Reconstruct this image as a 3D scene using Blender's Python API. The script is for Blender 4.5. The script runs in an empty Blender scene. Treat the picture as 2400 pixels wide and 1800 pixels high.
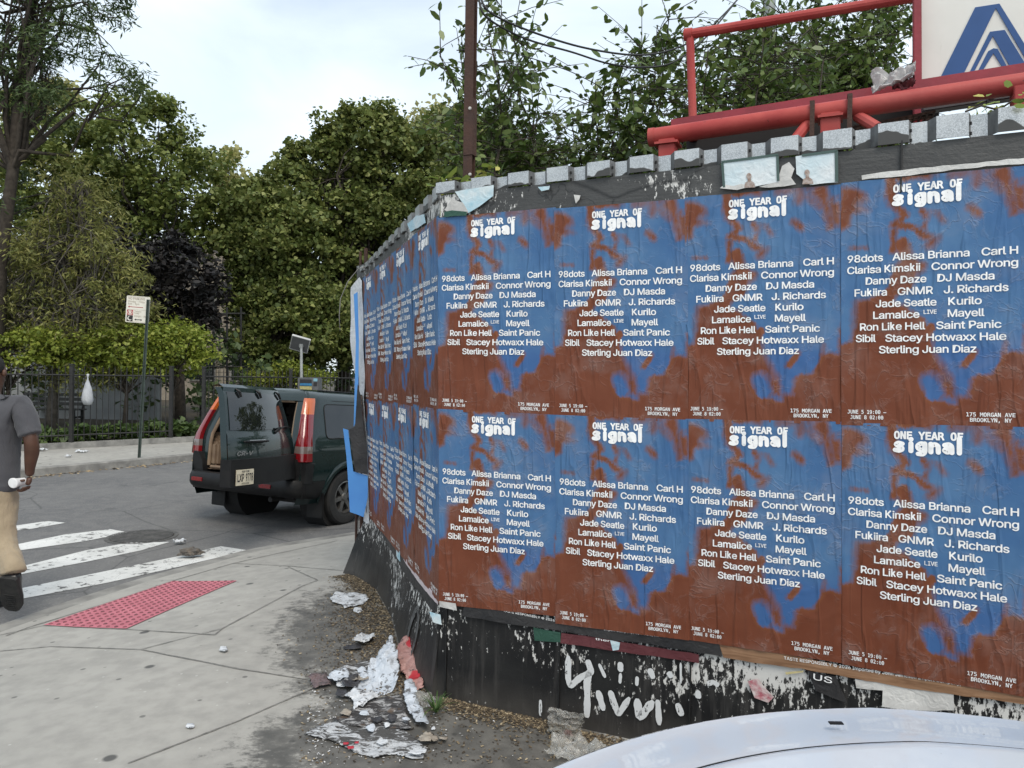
import bpy, bmesh, math, random, os, re
import numpy as np
from mathutils import Vector, Matrix, Euler, noise as mnoise
D = bpy.data; S = bpy.context.scene
COL = S.collection
random.seed(7); RNG = np.random.default_rng(11)
R = math.radians; PI = math.pi

# ---------------------------------------------------------------- camera
FPX = 1700.0; CZ = 1.62                       # focal length in photo pixels (2400 wide), eye height above the pavement
_p = math.atan(20.4/FPX); _r = R(1.03)
CF = np.array([0, math.cos(_p), -math.sin(_p)])
_R0 = np.array([1, 0, 0.]); _U0 = np.array([0, math.sin(_p), math.cos(_p)])
CR = _R0*math.cos(_r)+_U0*math.sin(_r); CU = -_R0*math.sin(_r)+_U0*math.cos(_r)
CC = np.array([0, 0, CZ])
cam = D.objects.new("camera", D.cameras.new("camera")); COL.objects.link(cam)
cam.data.sensor_width = 36; cam.data.lens = 36*FPX/2400
cam.data.clip_start = 0.02; cam.data.clip_end = 2000
M = Matrix.Identity(4)
for i in range(3):
    M[i][0] = CR[i]; M[i][1] = CU[i]; M[i][2] = -CF[i]; M[i][3] = CC[i]
cam.matrix_world = M
S.camera = cam

# ---------------------------------------------------------------- world, sun, exposure
SUN_EL, SUN_AZ = 56, 160                      # azimuth clockwise from +Y: behind the camera, a little to the right
w = D.worlds.new("World"); S.world = w; w.use_nodes = True
nt = w.node_tree; nt.nodes.clear()
out = nt.nodes.new('ShaderNodeOutputWorld'); bg = nt.nodes.new('ShaderNodeBackground')
sky = nt.nodes.new('ShaderNodeTexSky'); sky.sky_type = 'NISHITA'; sky.sun_disc = False
sky.sun_elevation = R(SUN_EL); sky.sun_rotation = R(SUN_AZ); sky.air_density = 1.0; sky.dust_density = 2.5; sky.ozone_density = 1.0
tc = nt.nodes.new('ShaderNodeTexCoord'); mp = nt.nodes.new('ShaderNodeMapping'); mp.inputs['Scale'].default_value = (1.0, 1.0, 2.6)
n1 = nt.nodes.new('ShaderNodeTexNoise'); n1.inputs['Scale'].default_value = 1.7; n1.inputs['Detail'].default_value = 7; n1.inputs['Roughness'].default_value = 0.5; n1.inputs['Distortion'].default_value = 0.6
rp = nt.nodes.new('ShaderNodeValToRGB'); rp.color_ramp.elements[0].position = 0.3; rp.color_ramp.elements[1].position = 0.72
rp.color_ramp.elements[0].color = (0.38, 0.38, 0.38, 1); rp.color_ramp.elements[1].color = (0.78, 0.78, 0.78, 1)
mx = nt.nodes.new('ShaderNodeMix'); mx.data_type = 'RGBA'
mx.inputs[7].default_value = (7.9, 8.75, 9.15, 1)  # thin bright cloud
nt.links.new(tc.outputs['Generated'], mp.inputs['Vector']); nt.links.new(mp.outputs[0], n1.inputs['Vector'])
nt.links.new(n1.outputs['Fac'], rp.inputs[0]); nt.links.new(rp.outputs[0], mx.inputs[0]); nt.links.new(sky.outputs[0], mx.inputs[6])
nt.links.new(mx.outputs[2], bg.inputs[0]); bg.inputs[1].default_value = 0.15
nt.links.new(bg.outputs[0], out.inputs[0])
sl = D.lights.new("sun", 'SUN'); sl.energy = 1.7; sl.angle = R(28); sl.color = (1, 0.92, 0.80)
so = D.objects.new("sun", sl); COL.objects.link(so)
_sd = Vector((math.sin(R(SUN_AZ))*math.cos(R(SUN_EL)), math.cos(R(SUN_AZ))*math.cos(R(SUN_EL)), math.sin(R(SUN_EL))))
so.rotation_euler = _sd.to_track_quat('Z', 'Y').to_euler(); so.location = (0, -20, 30)
S.view_settings.view_transform = 'Standard'; S.view_settings.look = 'None'; S.view_settings.gamma = 1
S.view_settings.exposure = 0.18
S.render.engine = 'CYCLES'

# ---------------------------------------------------------------- helpers
def ray(px, py): return CF+CR*(px-1200)/FPX+CU*(900-py)/FPX
def at_z(px, py, z=0.0):
    d = ray(px, py); return CC+d*(z-CZ)/d[2]
def at_y(px, py, Y):
    d = ray(px, py); return CC+d*Y/d[1]
def on_plane(px, py, O, n):
    d = ray(px, py); return CC+d*(np.dot(O-CC, n)/np.dot(d, n))
def V(*a): return np.array(a, float)
def sstep(a, b, x):
    t = np.clip((x-a)/(b-a), 0, 1); return t*t*(3-2*t)
def fbm(p, o=4): return mnoise.fractal(Vector(p), 1.0, 2.0, o)

def setp(o, label=None, cat=None, group=None, kind=None):
    if label: o["label"] = label
    if cat: o["category"] = cat
    if group: o["group"] = group
    if kind or cat: o["kind"] = kind or 'thing'
    return o
def empty(name, loc, label, cat, group=None, rz=0):
    o = D.objects.new(name, None); COL.objects.link(o); o.location = tuple(loc); o.rotation_euler = (0, 0, rz); o.empty_display_size = .1
    return setp(o, label, cat, group)
def link_mesh(name, me, mats, parent=None, smooth=None):
    for m in (mats if isinstance(mats, (list, tuple)) else [mats]): me.materials.append(m)
    if smooth:
        me.shade_smooth()
        if smooth is not True: me.set_sharp_from_angle(angle=R(smooth))
    o = D.objects.new(name, me); COL.objects.link(o)
    if parent: o.parent = parent
    return o

class MB:
    """collects primitives, builds ONE mesh object"""
    def __init__(s): s.v = []; s.f = []; s.mi = []; s.m = 0
    def add(s, vs, fs):
        b = len(s.v); s.v += [tuple(map(float, x)) for x in vs]
        for f in fs: s.f.append(tuple(b+i for i in f)); s.mi.append(s.m)
        return s
    def box(s, c, d, rot=None, bev=0):
        c = V(*c); d = V(*d)/2
        A = np.array(rot) if rot is not None else np.eye(3)
        if bev <= 0:
            vs = [c+A@(V(x, y, z)*d) for x in (-1, 1) for y in (-1, 1) for z in (-1, 1)]
            return s.add(vs, [(0, 1, 3, 2), (4, 6, 7, 5), (0, 4, 5, 1), (2, 3, 7, 6), (0, 2, 6, 4), (1, 5, 7, 3)])
        bm = bmesh.new(); bmesh.ops.create_cube(bm, size=2)
        for q in bm.verts: q.co = Vector(V(*q.co)*d)
        bmesh.ops.bevel(bm, geom=bm.edges[:], offset=bev, segments=2, affect='EDGES')
        bm.verts.ensure_lookup_table()
        vs = [c+A@V(*q.co) for q in bm.verts]; fs = [[q.index for q in f.verts] for f in bm.faces]
        bm.free(); return s.add(vs, fs)
    def tube(s, pts, r, n=8, cap=True):
        pts = [V(*p) for p in pts]; rs = r if hasattr(r, '__len__') else [r]*len(pts)
        vs = []; fs = []; up = None
        for i, p in enumerate(pts):
            t = pts[min(i+1, len(pts)-1)]-pts[max(i-1, 0)]; t = t/(np.linalg.norm(t)+1e-9)
            if up is None: up = V(0, 0, 1) if abs(t[2]) < .9 else V(1, 0, 0)
            a = np.cross(t, up); a /= np.linalg.norm(a)+1e-9; b = np.cross(a, t); up = b
            for k in range(n):
                th = 2*PI*k/n; vs.append(p+rs[i]*(a*math.cos(th)+b*math.sin(th)))
        for i in range(len(pts)-1):
            for k in range(n):
                fs.append((i*n+k, (i+1)*n+k, (i+1)*n+(k+1) % n, i*n+(k+1) % n))
        if cap: fs.append(tuple(range(n))); fs.append(tuple(range(len(pts)*n-1, (len(pts)-1)*n-1, -1)))
        return s.add(vs, fs)
    def lathe(s, prof, c=(0, 0, 0), n=24, rot=None, cap=True):
        A = np.array(rot) if rot is not None else np.eye(3); c = V(*c); vs = []; fs = []
        for (r, z) in prof:
            for k in range(n):
                th = 2*PI*k/n; vs.append(c+A@V(r*math.cos(th), r*math.sin(th), z))
        for i in range(len(prof)-1):
            for k in range(n): fs.append((i*n+k, i*n+(k+1) % n, (i+1)*n+(k+1) % n, (i+1)*n+k))
        if cap: fs.append(tuple(range(n-1, -1, -1))); fs.append(tuple(range((len(prof)-1)*n, len(prof)*n)))
        return s.add(vs, fs)
    def prism(s, poly, fn, d0, d1):
        """poly: 2-D outline; fn(a,b,d)->3-D; extruded from d0 to d1"""
        n = len(poly); vs = [fn(a, b, d0) for a, b in poly]+[fn(a, b, d1) for a, b in poly]
        fs = [tuple(range(n)), tuple(range(2*n-1, n-1, -1))]+[(i, i+n, (i+1) % n+n, (i+1) % n) for i in range(n)]
        return s.add(vs, fs)
    def grid(s, fn, us, vs_):
        n, m = len(us), len(vs_); vv = [fn(a, b) for a in us for b in vs_]
        return s.add(vv, [(i*m+j, (i+1)*m+j, (i+1)*m+j+1, i*m+j+1) for i in range(n-1) for j in range(m-1)])
    def build(s, name, mats, parent=None, smooth=None, fix=True):
        me = D.meshes.new(name); me.from_pydata(s.v, [], s.f); me.update()
        me.polygons.foreach_set('material_index', s.mi)
        if fix:
            bm = bmesh.new(); bm.from_mesh(me); bmesh.ops.recalc_face_normals(bm, faces=bm.faces); bm.to_mesh(me); bm.free()
        return link_mesh(name, me, mats, parent, smooth)

def np_mesh(name, verts, loops, nper):
    """fast mesh: verts (N,3), all faces with nper corners; loops flat index array"""
    me = D.meshes.new(name); nv = len(verts); nf = len(loops)//nper
    me.vertices.add(nv); me.vertices.foreach_set('co', np.asarray(verts, np.float32).ravel())
    me.loops.add(len(loops)); me.loops.foreach_set('vertex_index', np.asarray(loops, np.int32))
    me.polygons.add(nf); me.polygons.foreach_set('loop_start', np.arange(0, nf*nper, nper, dtype=np.int32))
    me.update(calc_edges=True); me.validate(); return me

# ---------------------------------------------------------------- materials
class G:
    def __init__(s, name):
        s.m = D.materials.new(name); s.m.use_nodes = True; s.t = s.m.node_tree; s.n = s.t.nodes
        s.b = s.n['Principled BSDF']; s.out = s.n['Material Output']
    def new(s, t): return s.n.new('ShaderNode'+t)
    def L(s, a, b): s.t.links.new(a, b)
    def put(s, sock, v):
        if hasattr(v, 'is_linked') or hasattr(v, 'links'): s.L(v, sock)
        elif isinstance(v, (tuple, list)) and len(v) == 3 and len(sock.default_value) == 4: sock.default_value = (*v, 1)
        else: sock.default_value = v
    def co(s, kind='Object', scale=(1, 1, 1), loc=(0, 0, 0), rot=(0, 0, 0)):
        if kind == 'World': c = s.new('NewGeometry').outputs['Position']
        else: c = s.new('TexCoord').outputs[kind]
        m = s.lm = s.new('Mapping'); m.inputs['Scale'].default_value = scale; m.inputs['Location'].default_value = loc; m.inputs['Rotation'].default_value = rot
        s.L(c, m.inputs['Vector']); return m.outputs[0]
    def noise(s, vec, scale, detail=4, rough=.55, dist=0):
        n = s.new('TexNoise'); s.L(vec, n.inputs['Vector']); n.inputs['Scale'].default_value = scale; n.inputs['Detail'].default_value = detail
        n.inputs['Roughness'].default_value = rough; n.inputs['Distortion'].default_value = dist; return n.outputs['Fac']
    def vor(s, vec, scale, out='Distance', feature='F1', rnd=1):
        n = s.new('TexVoronoi'); s.L(vec, n.inputs['Vector']); n.inputs['Scale'].default_value = scale; n.feature = feature; n.inputs['Randomness'].default_value = rnd; return n.outputs[out]
    def ramp(s, fac, stops, interp='LINEAR'):
        n = s.new('ValToRGB'); s.put(n.inputs[0], fac); e = n.color_ramp.elements; n.color_ramp.interpolation = interp
        while len(e) < len(stops): e.new(.5)
        for q, (p, c) in zip(e, stops):
            q.position = p; q.color = (c, c, c, 1) if not hasattr(c, '__len__') else (*c, 1)
        return n.outputs[0]
    def mix(s, f, a, b, mode='MIX'):
        n = s.new('Mix'); n.data_type = 'RGBA'; n.blend_type = mode; n.clamp_factor = True
        s.put(n.inputs[0], f); s.put(n.inputs[6], a); s.put(n.inputs[7], b); return n.outputs[2]
    def math(s, op, a, b=0.0, c=None):
        n = s.new('Math'); n.operation = op; s.put(n.inputs[0], a); s.put(n.inputs[1], b)
        if c is not None: s.put(n.inputs[2], c)
        return n.outputs[0]
    def xyz(s, vec):
        n = s.new('SeparateXYZ'); s.L(vec, n.inputs[0]); return n.outputs
    def attr(s, name):
        n = s.new('Attribute'); n.attribute_name = name; return n.outputs['Fac']
    def bump(s, h, strength=.3, dist=.01):
        n = s.new('Bump'); n.inputs['Strength'].default_value = strength; n.inputs['Distance'].default_value = dist; s.L(h, n.inputs['Height']); s.L(n.outputs[0], s.b.inputs['Normal']); return n
    def set(s, col=None, rough=None, metal=None, **k):
        if col is not None: s.put(s.b.inputs['Base Color'], col)
        if rough is not None: s.put(s.b.inputs['Roughness'], rough)
        if metal is not None: s.put(s.b.inputs['Metallic'], metal)
        for a, v in k.items(): s.put(s.b.inputs[a.replace('_', ' ')], v)
        return s
def pm(name, c1, c2=None, scale=8, rough=.6, metal=0, bump=0, bscale=None, detail=5, kind='Object', **k):
    """plain procedural material: two tones by noise, roughness variation, optional bump"""
    g = G(name); c2 = c2 or tuple(x*.75 for x in c1)
    v = g.co(kind); n = g.noise(v, scale, detail)
    g.set(g.mix(g.ramp(n, [(.35, 0), (.65, 1)]), c1, c2), g.ramp(n, [(.3, max(0, rough-.08)), (.7, min(1, rough+.08))]), metal, **k)
    if bump: g.bump(g.noise(v, bscale or scale*6, 5), bump, .01)
    return g.m

# ---------------------------------------------------------------- lettering
_fd = os.path.join(bpy.utils.resource_path('LOCAL'), 'datafiles', 'fonts')
def _font(n):
    try: return D.fonts.load(os.path.join(_fd, n))
    except Exception: return None
FONT_SANS = _font('Inter.woff2'); FONT_MONO = _font('DejaVuSansMono.woff2')
_tc = {}
def text2d(txt, font=None, bold=0.0, space=1.0, res=3):
    """lettering as triangles: x, y and a layer number (strokes are thickened by thin ribbons laid along the outlines)"""
    k = (txt, font.name if font else '', bold, space, res)
    if k in _tc: return _tc[k]
    cu = D.curves.new('t', 'FONT'); cu.body = txt; cu.size = 1
    if font: cu.font = font
    cu.space_character = space; cu.resolution_u = res; cu.fill_mode = 'FRONT'; cu.dimensions = '2D'
    o = D.objects.new('t', cu); COL.objects.link(o)
    me = o.evaluated_get(bpy.context.evaluated_depsgraph_get()).to_mesh()
    bm = bmesh.new(); bm.from_mesh(me); bmesh.ops.remove_doubles(bm, verts=bm.verts, dist=1e-5); bmesh.ops.triangulate(bm, faces=bm.faces); bm.verts.index_update()
    v = [(q.co.x, q.co.y, 0.0) for q in bm.verts]; t = [tuple(q.index for q in f.verts) for f in bm.faces]
    if bold > 0:
        for n_, e in enumerate([e for e in bm.edges if len(e.link_faces) == 1]):
            a, b_ = (np.array(q.co[:2]) for q in e.verts); d = b_-a; L = np.linalg.norm(d)
            if L < 1e-6: continue
            d /= L; nn = np.array([-d[1], d[0]])*bold; a = a-d*bold*.55; b_ = b_+d*bold*.55; lay = 1+n_ % 5; i0 = len(v)
            v += [(*(a+nn), lay), (*(a-nn), lay), (*(b_-nn), lay), (*(b_+nn), lay)]; t += [(i0, i0+1, i0+2), (i0, i0+2, i0+3)]
    bm.free(); o.to_mesh_clear(); D.objects.remove(o); D.curves.remove(cu)
    _tc[k] = (np.array(v, float), np.array(t, np.int32)); return _tc[k]
def quad_stroke(a, b_, w_, lay):
    a, b_ = np.array(a, float), np.array(b_, float); d = (b_-a)/np.linalg.norm(b_-a); nn = np.array([-d[1], d[0]])*w_/2
    return [(*(a+nn), lay), (*(a-nn), lay), (*(b_-nn), lay), (*(b_+nn), lay)]
def text_k(txt, font, bold, space):
    """the font's own K has crossing outlines, so K and k are drawn here as strokes in the room the font leaves for them"""
    if font is not FONT_SANS or not any(c in 'Kk' for c in txt): return text2d(txt, font, bold, space)
    adv = lambda p: text2d(p+'H', font, 0, space)[0][:, 0].max()-text2d('H', font, 0, space)[0][:, 0].max() if p else 0.0
    vs, ts, b0 = [], [], 0; st = .066+2*bold
    for m in re.finditer(r'[Kk]|[^Kk]+', txt):
        x = adv(txt[:m.start()]); q = m.group(0)
        if q in 'Kk':
            h, ax_, ay, lx = (.512, .365, .512, .385) if q == 'K' else (.545, .265, .385, .290)
            v = quad_stroke((x+.085, -bold), (x+.085, h+bold), st, 1)+quad_stroke((x+.085, .185 if q == 'K' else .135), (x+ax_, ay+bold), st*1.05, 2)+quad_stroke((x+.17, .27 if q == 'K' else .215), (x+lx, -bold), st*1.05, 3)
            v = np.array(v); t = np.array([(4*k_, 4*k_+1, 4*k_+2) for k_ in range(3)]+[(4*k_, 4*k_+2, 4*k_+3) for k_ in range(3)], np.int32)
            v[:, 1] = np.clip(v[:, 1], -bold, None)
        else:
            if not q.strip(): continue
            v, t = text2d(q.lstrip(), font, bold, space); v = v.copy(); v[:, 0] += x+adv(q[:len(q)-len(q.lstrip())])
        vs.append(v); ts.append(t+b0); b0 += len(v)
    return np.concatenate(vs), np.concatenate(ts)
def fit_text(txt, x0, x1, base, cap, font=None, bold=0.0, shear=0.0, space=1.0, capref=.512):
    """lettering between x0 and x1 on a baseline; returns verts (x, y, layer), tris"""
    v, t = text_k(txt, font, bold, space); v = v.copy()
    lo, hi = v[:, 0].min(), v[:, 0].max()
    v[:, 0] = x0+(v[:, 0]-lo)/(hi-lo)*(x1-x0); v[:, 1] = base+v[:, 1]*cap/capref
    if shear: v[:, 0] += (v[:, 1]-base)*shear
    return v, t
def letters(name, items, fn, mat, parent, step=.00006):
    """items: [(verts, tris)], fn maps (N,2)->(N,3) on the surface that carries them; layers are lifted by a hair"""
    vs = []; ts = []; b = 0
    for v, t in items: vs.append(v); ts.append(t+b); b += len(v)
    q = np.concatenate(vs); v = fn(q[:, :2]); t = np.concatenate(ts); lo = q[:, :2].min(0); ee = (q[:, :2].max(0)-lo)
    p = fn(np.array([lo, lo+ee*[1, 0], lo+ee*[0, 1]])); nn = np.cross(p[1]-p[0], p[2]-p[0]); nn /= np.linalg.norm(nn)
    v = v+nn*q[:, 2:3]*step
    return link_mesh(name, np_mesh(name, v, t.ravel(), 3), mat, parent)
# ================================================================ materials of the ground
ROADZ = -0.20
def m_asphalt():
    g = G('asphalt'); v = g.co('World')
    big = g.noise(v, .5, 5); mid = g.noise(v, 6, 5); fine = g.vor(v, 130)
    c = g.mix(g.ramp(big, [(.35, 0), (.65, 1)]), (.098, .098, .100), (.145, .143, .140))
    c = g.mix(g.ramp(mid, [(.45, 0), (.62, .45)]), c, (.17, .167, .16))
    agg = g.vor(v, 75, 'Color'); c = g.mix(g.math('MULTIPLY', g.ramp(agg, [(.62, 0), (.95, 1)]), .35), c, (.3, .29, .28))
    crack = g.vor(g.mix(.06, v, g.noise(v, 1.2, 5)), .5, 'Distance', 'DISTANCE_TO_EDGE')
    c = g.mix(g.ramp(crack, [(.0, .55), (.006, 0)]), c, (.03, .03, .03))
    oil = g.noise(v, 1.1, 3, .5, 1.5); c = g.mix(g.ramp(oil, [(.62, 0), (.75, .55)]), c, (.045, .045, .047))
    g.set(c, .9); g.bump(g.mix(.5, fine, g.noise(v, 220, 3)), .55, .006); return g.m
def m_concrete(name='concrete', dirt=True):
    g = G(name); v = g.co('World')
    big = g.noise(v, .7, 6, .6); mid = g.noise(v, 9, 6); fine = g.noise(v, 180, 3)
    c = g.mix(g.ramp(big, [(.3, 0), (.7, 1)]), (.29, .28, .255), (.375, .362, .33))
    c = g.mix(g.ramp(mid, [(.35, .45), (.6, 0)]), c, (.21, .203, .188))
    c = g.mix(g.ramp(fine, [(.55, 0), (.8, .35)]), c, (.36, .35, .32))
    # chewing gum and tar spots
    d1 = g.vor(v, 2.6); c = g.mix(g.ramp(d1, [(.06, .85), (.09, 0)]), c, (.05, .05, .05))
    d2 = g.vor(g.co('World', loc=(3.3, 1.7, 0)), 6.1); c = g.mix(g.ramp(d2, [(.06, .7), (.1, 0)]), c, (.07, .068, .065))
    d3 = g.vor(g.co('World', loc=(7.3, 2.1, 0)), 11.); c = g.mix(g.ramp(d3, [(.05, .6), (.09, 0)]), c, (.5, .49, .46))
    if dirt:      # wet dirty patch by the corner of the wall
        def spot(x, y, sx, sy, a, b, rot=0):
            q = g.co('World'); m = g.lm
            m.vector_type = 'TEXTURE'; m.inputs['Location'].default_value = (x, y, 0); m.inputs['Rotation'].default_value = (0, 0, R(rot)); m.inputs['Scale'].default_value = (sx, sy, 50)
            ln = g.new('VectorMath'); ln.operation = 'LENGTH'; g.L(q, ln.inputs[0])
            wob = g.math('MULTIPLY_ADD', g.noise(v, 4.5, 7, .7), 1.1, -.55)
            return g.ramp(g.math('ADD', ln.outputs['Value'], wob), [(a, 1), (b, 0)])
        st = g.math('MAXIMUM', spot(-.3, 3.15, 1.1, .8, .55, 1.2), spot(-.95, 4.4, .62, 1.5, .45, 1.25, 20))
        st = g.math('MAXIMUM', st, spot(1.0, 2.5, 1.3, .55, .6, 1.1, -24))
        st = g.ramp(g.math('ADD', g.math('MULTIPLY', st, .75), g.math('MULTIPLY_ADD', g.noise(g.co('World', scale=(1, 1.7, 1)), 19, 9, .78), 1.5, -.75)), [(.34, 0), (.62, 1)])
        c = g.mix(g.math('MULTIPLY', st, .82), c, g.mix(g.ramp(mid, [(.4, 0), (.6, 1)]), (.04, .038, .034), (.095, .09, .08)))
        drops = g.vor(g.co('World', loc=(1.1, .4, 0)), 15, 'Distance')
        c = g.mix(g.math('MULTIPLY', g.ramp(drops, [(.16, .8), (.26, 0)]), g.math('MULTIPLY', st, g.ramp(big, [(.5, 0), (.6, 1)]))), c, (.022, .021, .02))
        g.set(c, g.mix(st, (.85,)*3, (.55,)*3))
    else: g.set(c, .88)
    g.bump(g.mix(.4, fine, mid), .25, .006); return g.m
M_ASPH = m_asphalt(); M_CONC = m_concrete(); M_CONC2 = m_concrete('far_concrete', False)
M_KERB = pm('kerb_stone', (.28, .272, .25), (.16, .155, .145), 5, .9, bump=.3, kind='World')
M_JOINT = pm('joint_dirt', (.15, .145, .135), (.27, .26, .24), 26, .95, kind='World')
M_SOIL = pm('soil', (.035, .03, .02), (.07, .055, .035), 3, .95, bump=.5, kind='World')

# road: one sheet to the horizon
# (the lane falls away gently beyond the rear wheels of the parked suv)
CAR_O = V(-3.11, 8.36, ROADZ-.005); car_right = V(.899, -.438, 0); car_fwd = V(.438, .899, 0); DIP = .060
def road_z(x, y):
    p = V(x, y, 0)-CAR_O; d = p@car_fwd; e = -(p@car_right)
    k = float(sstep(3.9, 1.4, e))*float(sstep(-2.6, -1.2, e)) if e > 0 else float(sstep(-2.6, -1.2, e))
    return ROADZ-DIP*min(max(0, d-.8), 4.6)*k*float(sstep(11, 6.5, d))
mb = MB(); xs_ = [-400, -60, -14]+list(np.linspace(-10, 3, 46))+[10, 60, 400]; ys_ = [-300, -40, 4]+list(np.linspace(7, 21, 46))+[30, 100, 600]
mb.grid(lambda x, y: V(x, y, road_z(x, y)), xs_, ys_)
setp(mb.build('road', M_ASPH, smooth=True), kind='structure')

# near pavement: dropped-kerb corner, falls gently from the wall to the road
KB = [at_z(x, y, ROADZ) for x, y in ((-500, 1640), (-200, 1545), (0, 1474), (157, 1418), (331, 1362), (437, 1334), (546, 1303), (620, 1286), (797, 1258))]
KB.append(KB[-1]+(KB[-1]-KB[-2])*6)
KB[0] = KB[1]+(KB[1]-KB[2])*4
KB = np.array(KB)[:, :2]
def kerb_pts(n=110):
    seg = np.linalg.norm(np.diff(KB, axis=0), axis=1); cum = np.concatenate([[0], np.cumsum(seg)])
    t = np.linspace(0, cum[-1], n); return np.stack([np.interp(t, cum, KB[:, i]) for i in (0, 1)], 1)
KP = kerb_pts()
_k = np.array([.25, .5, .25])
for _ in range(3):
    q = KP.copy(); q[1:-1] = .25*KP[:-2]+.5*KP[1:-1]+.25*KP[2:]; KP = q
_tn = np.gradient(KP, axis=0); _tn /= np.linalg.norm(_tn, axis=1)[:, None]
KN = np.stack([_tn[:, 1], -_tn[:, 0]], 1)          # to the right of travel: towards the wall
def dist_kerb(x, y):
    d = (KP[:, 0]-x)**2+(KP[:, 1]-y)**2; i = int(d.argmin())
    return float(np.dot(np.array([x, y])-KP[i], KN[i]))
def pave_z(x, y):
    d = dist_kerb(x, y); return float(ROADZ+.03+(-.03-ROADZ)*sstep(-.1, 2.3, d))
def gnd(px, py):
    z = 0.0
    for _ in range(12):
        p = at_z(px, py, z); z = pave_z(p[0], p[1])
    return V(p[0], p[1], z)
ds = [0, .006, .15, .155, .3, .6, .9, 1.2, 1.6, 2.0, 2.4, 3.2, 5, 12]
def pv(i, j):
    d = ds[j]; p = KP[i]+KN[i]*d
    zz = ROADZ+.03+(-.03-ROADZ)*float(sstep(-.1, 2.3, d))
    if j == 0: zz = ROADZ-.05
    return (p[0], p[1], zz)
mb = MB(); mb.grid(lambda i, j: pv(i, j), list(range(len(KP))), list(range(2, len(ds))))
# drop wild far cells (concave side crossing) : keep it simple, they lie flat at z=-0.00
setp(mb.build('pavement', M_CONC, smooth=True), kind='structure')
mb = MB(); mb.grid(lambda i, j: pv(i, j), list(range(len(KP))), [0, 1, 2])
setp(mb.build('kerb', M_KERB, smooth=30), kind='structure')
mb = MB(); mb.add([(-14, -60, -.034), (80, -60, -.034), (80, 3.4, -.034), (-2, 3.4, -.034), (-14, -6, -.034)], [(0, 1, 2, 3, 4)])
setp(mb.build('forecourt_ground', M_CONC), kind='structure')
# lot behind the wall
mb = MB(); mb.add([(-.6, 3.9, -.02), (4, 2.2, -.02), (30, -3, -.02), (40, 40, -.02), (2, 14, -.02), (-1.0, 6.2, -.02)], [tuple(range(6))])
setp(mb.build('lot_ground', M_SOIL), kind='structure')

# paving joints
def strip_on(fn, pts, wdt, mb, dz=.004, n=14):
    P = []
    for a, b in zip(pts[:-1], pts[1:]):
        for k in range(n): P.append((a[0]+(b[0]-a[0])*k/n, a[1]+(b[1]-a[1])*k/n))
    P.append(pts[-1]); W = np.array([fn(*p) for p in P]); t = np.gradient(W[:, :2], axis=0); t /= np.linalg.norm(t, axis=1)[:, None]+1e-9
    nn = np.stack([-t[:, 1], t[:, 0]], 1)*wdt/2
    vs = []; fs = []
    for i in range(len(W)):
        k = .7+.6*random.random()
        a = W[i, :2]+nn[i]*k; b = W[i, :2]-nn[i]*k
        vs += [(a[0], a[1], pave_z(*a)+dz), (b[0], b[1], pave_z(*b)+dz)]
        if i: fs.append((2*i-2, 2*i-1, 2*i+1, 2*i))
    mb.add(vs, fs)
mb = MB()
for pl in ([(14, 1491), (67, 1471), (238, 1418), (404, 1362), (546, 1321), (640, 1300), (790, 1268)],):
    strip_on(gnd, pl, .012, mb)
for pl in ([(317, 1477), (504, 1488), (521, 1473), (620, 1421), (708, 1374), (745, 1360), (675, 1329)],
           [(545, 1321), (675, 1327), (806, 1338)],
           [(0, 1489), (102, 1467), (317, 1477)],
           [(0, 1527), (120, 1516), (330, 1523), (560, 1568), (760, 1600)],
           [(330, 1523), (521, 1473)],
           [(300, 1790), (560, 1690), (720, 1620), (830, 1560)]):
    strip_on(gnd, pl, .009, mb)
setp(mb.build('pavement_joints', M_JOINT), kind='structure')

# tactile pad with domes
c4 = [gnd(102, 1466), gnd(405, 1363), gnd(556, 1362), gnd(296, 1475)]
def pad(a, b, h=0.0):
    p = (c4[0]*(1-a)+c4[1]*a)*(1-b)+(c4[3]*(1-a)+c4[2]*a)*b
    return V(p[0], p[1], pave_z(p[0], p[1])+.006+h)
mb = MB(); mb.grid(lambda a, b: pad(a, b), np.linspace(0, 1, 20), np.linspace(0, 1, 8))
g = G('tactile_red'); v = g.co('World'); n = g.noise(v, 7, 5)
c = g.mix(g.ramp(n, [(.35, 0), (.65, 1)]), (.50, .16, .195), (.40, .12, .15)); c = g.mix(g.ramp(g.vor(v, 23), [(.08, .8), (.14, 0)]), c, (.09, .03, .035))
c = g.mix(g.ramp(g.noise(v, 60, 3), [(.62, 0), (.75, .5)]), c, (.55, .32, .32)); g.set(c, .75)
tp = mb.build('tactile_paving', g.m); setp(tp, 'worn red tactile pad with raised domes in the dropped kerb', 'tactile pad')
mb = MB()
for i in range(24):
    for j in range(10):
        p = pad((i+.5)/24, (j+.5)/10); mb.lathe([(.0135, -.002), (.0125, .003), (.009, .0055), (.003, .006)], p, 10)
g = G('dome_red'); v = g.co('World'); g.set(g.mix(g.ramp(g.noise(v, 30, 3), [(.4, 0), (.6, 1)]), (.24, .065, .082), (.13, .04, .05)), .7)
setp(mb.build('domes', g.m, tp, smooth=True), kind='stuff')

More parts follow.
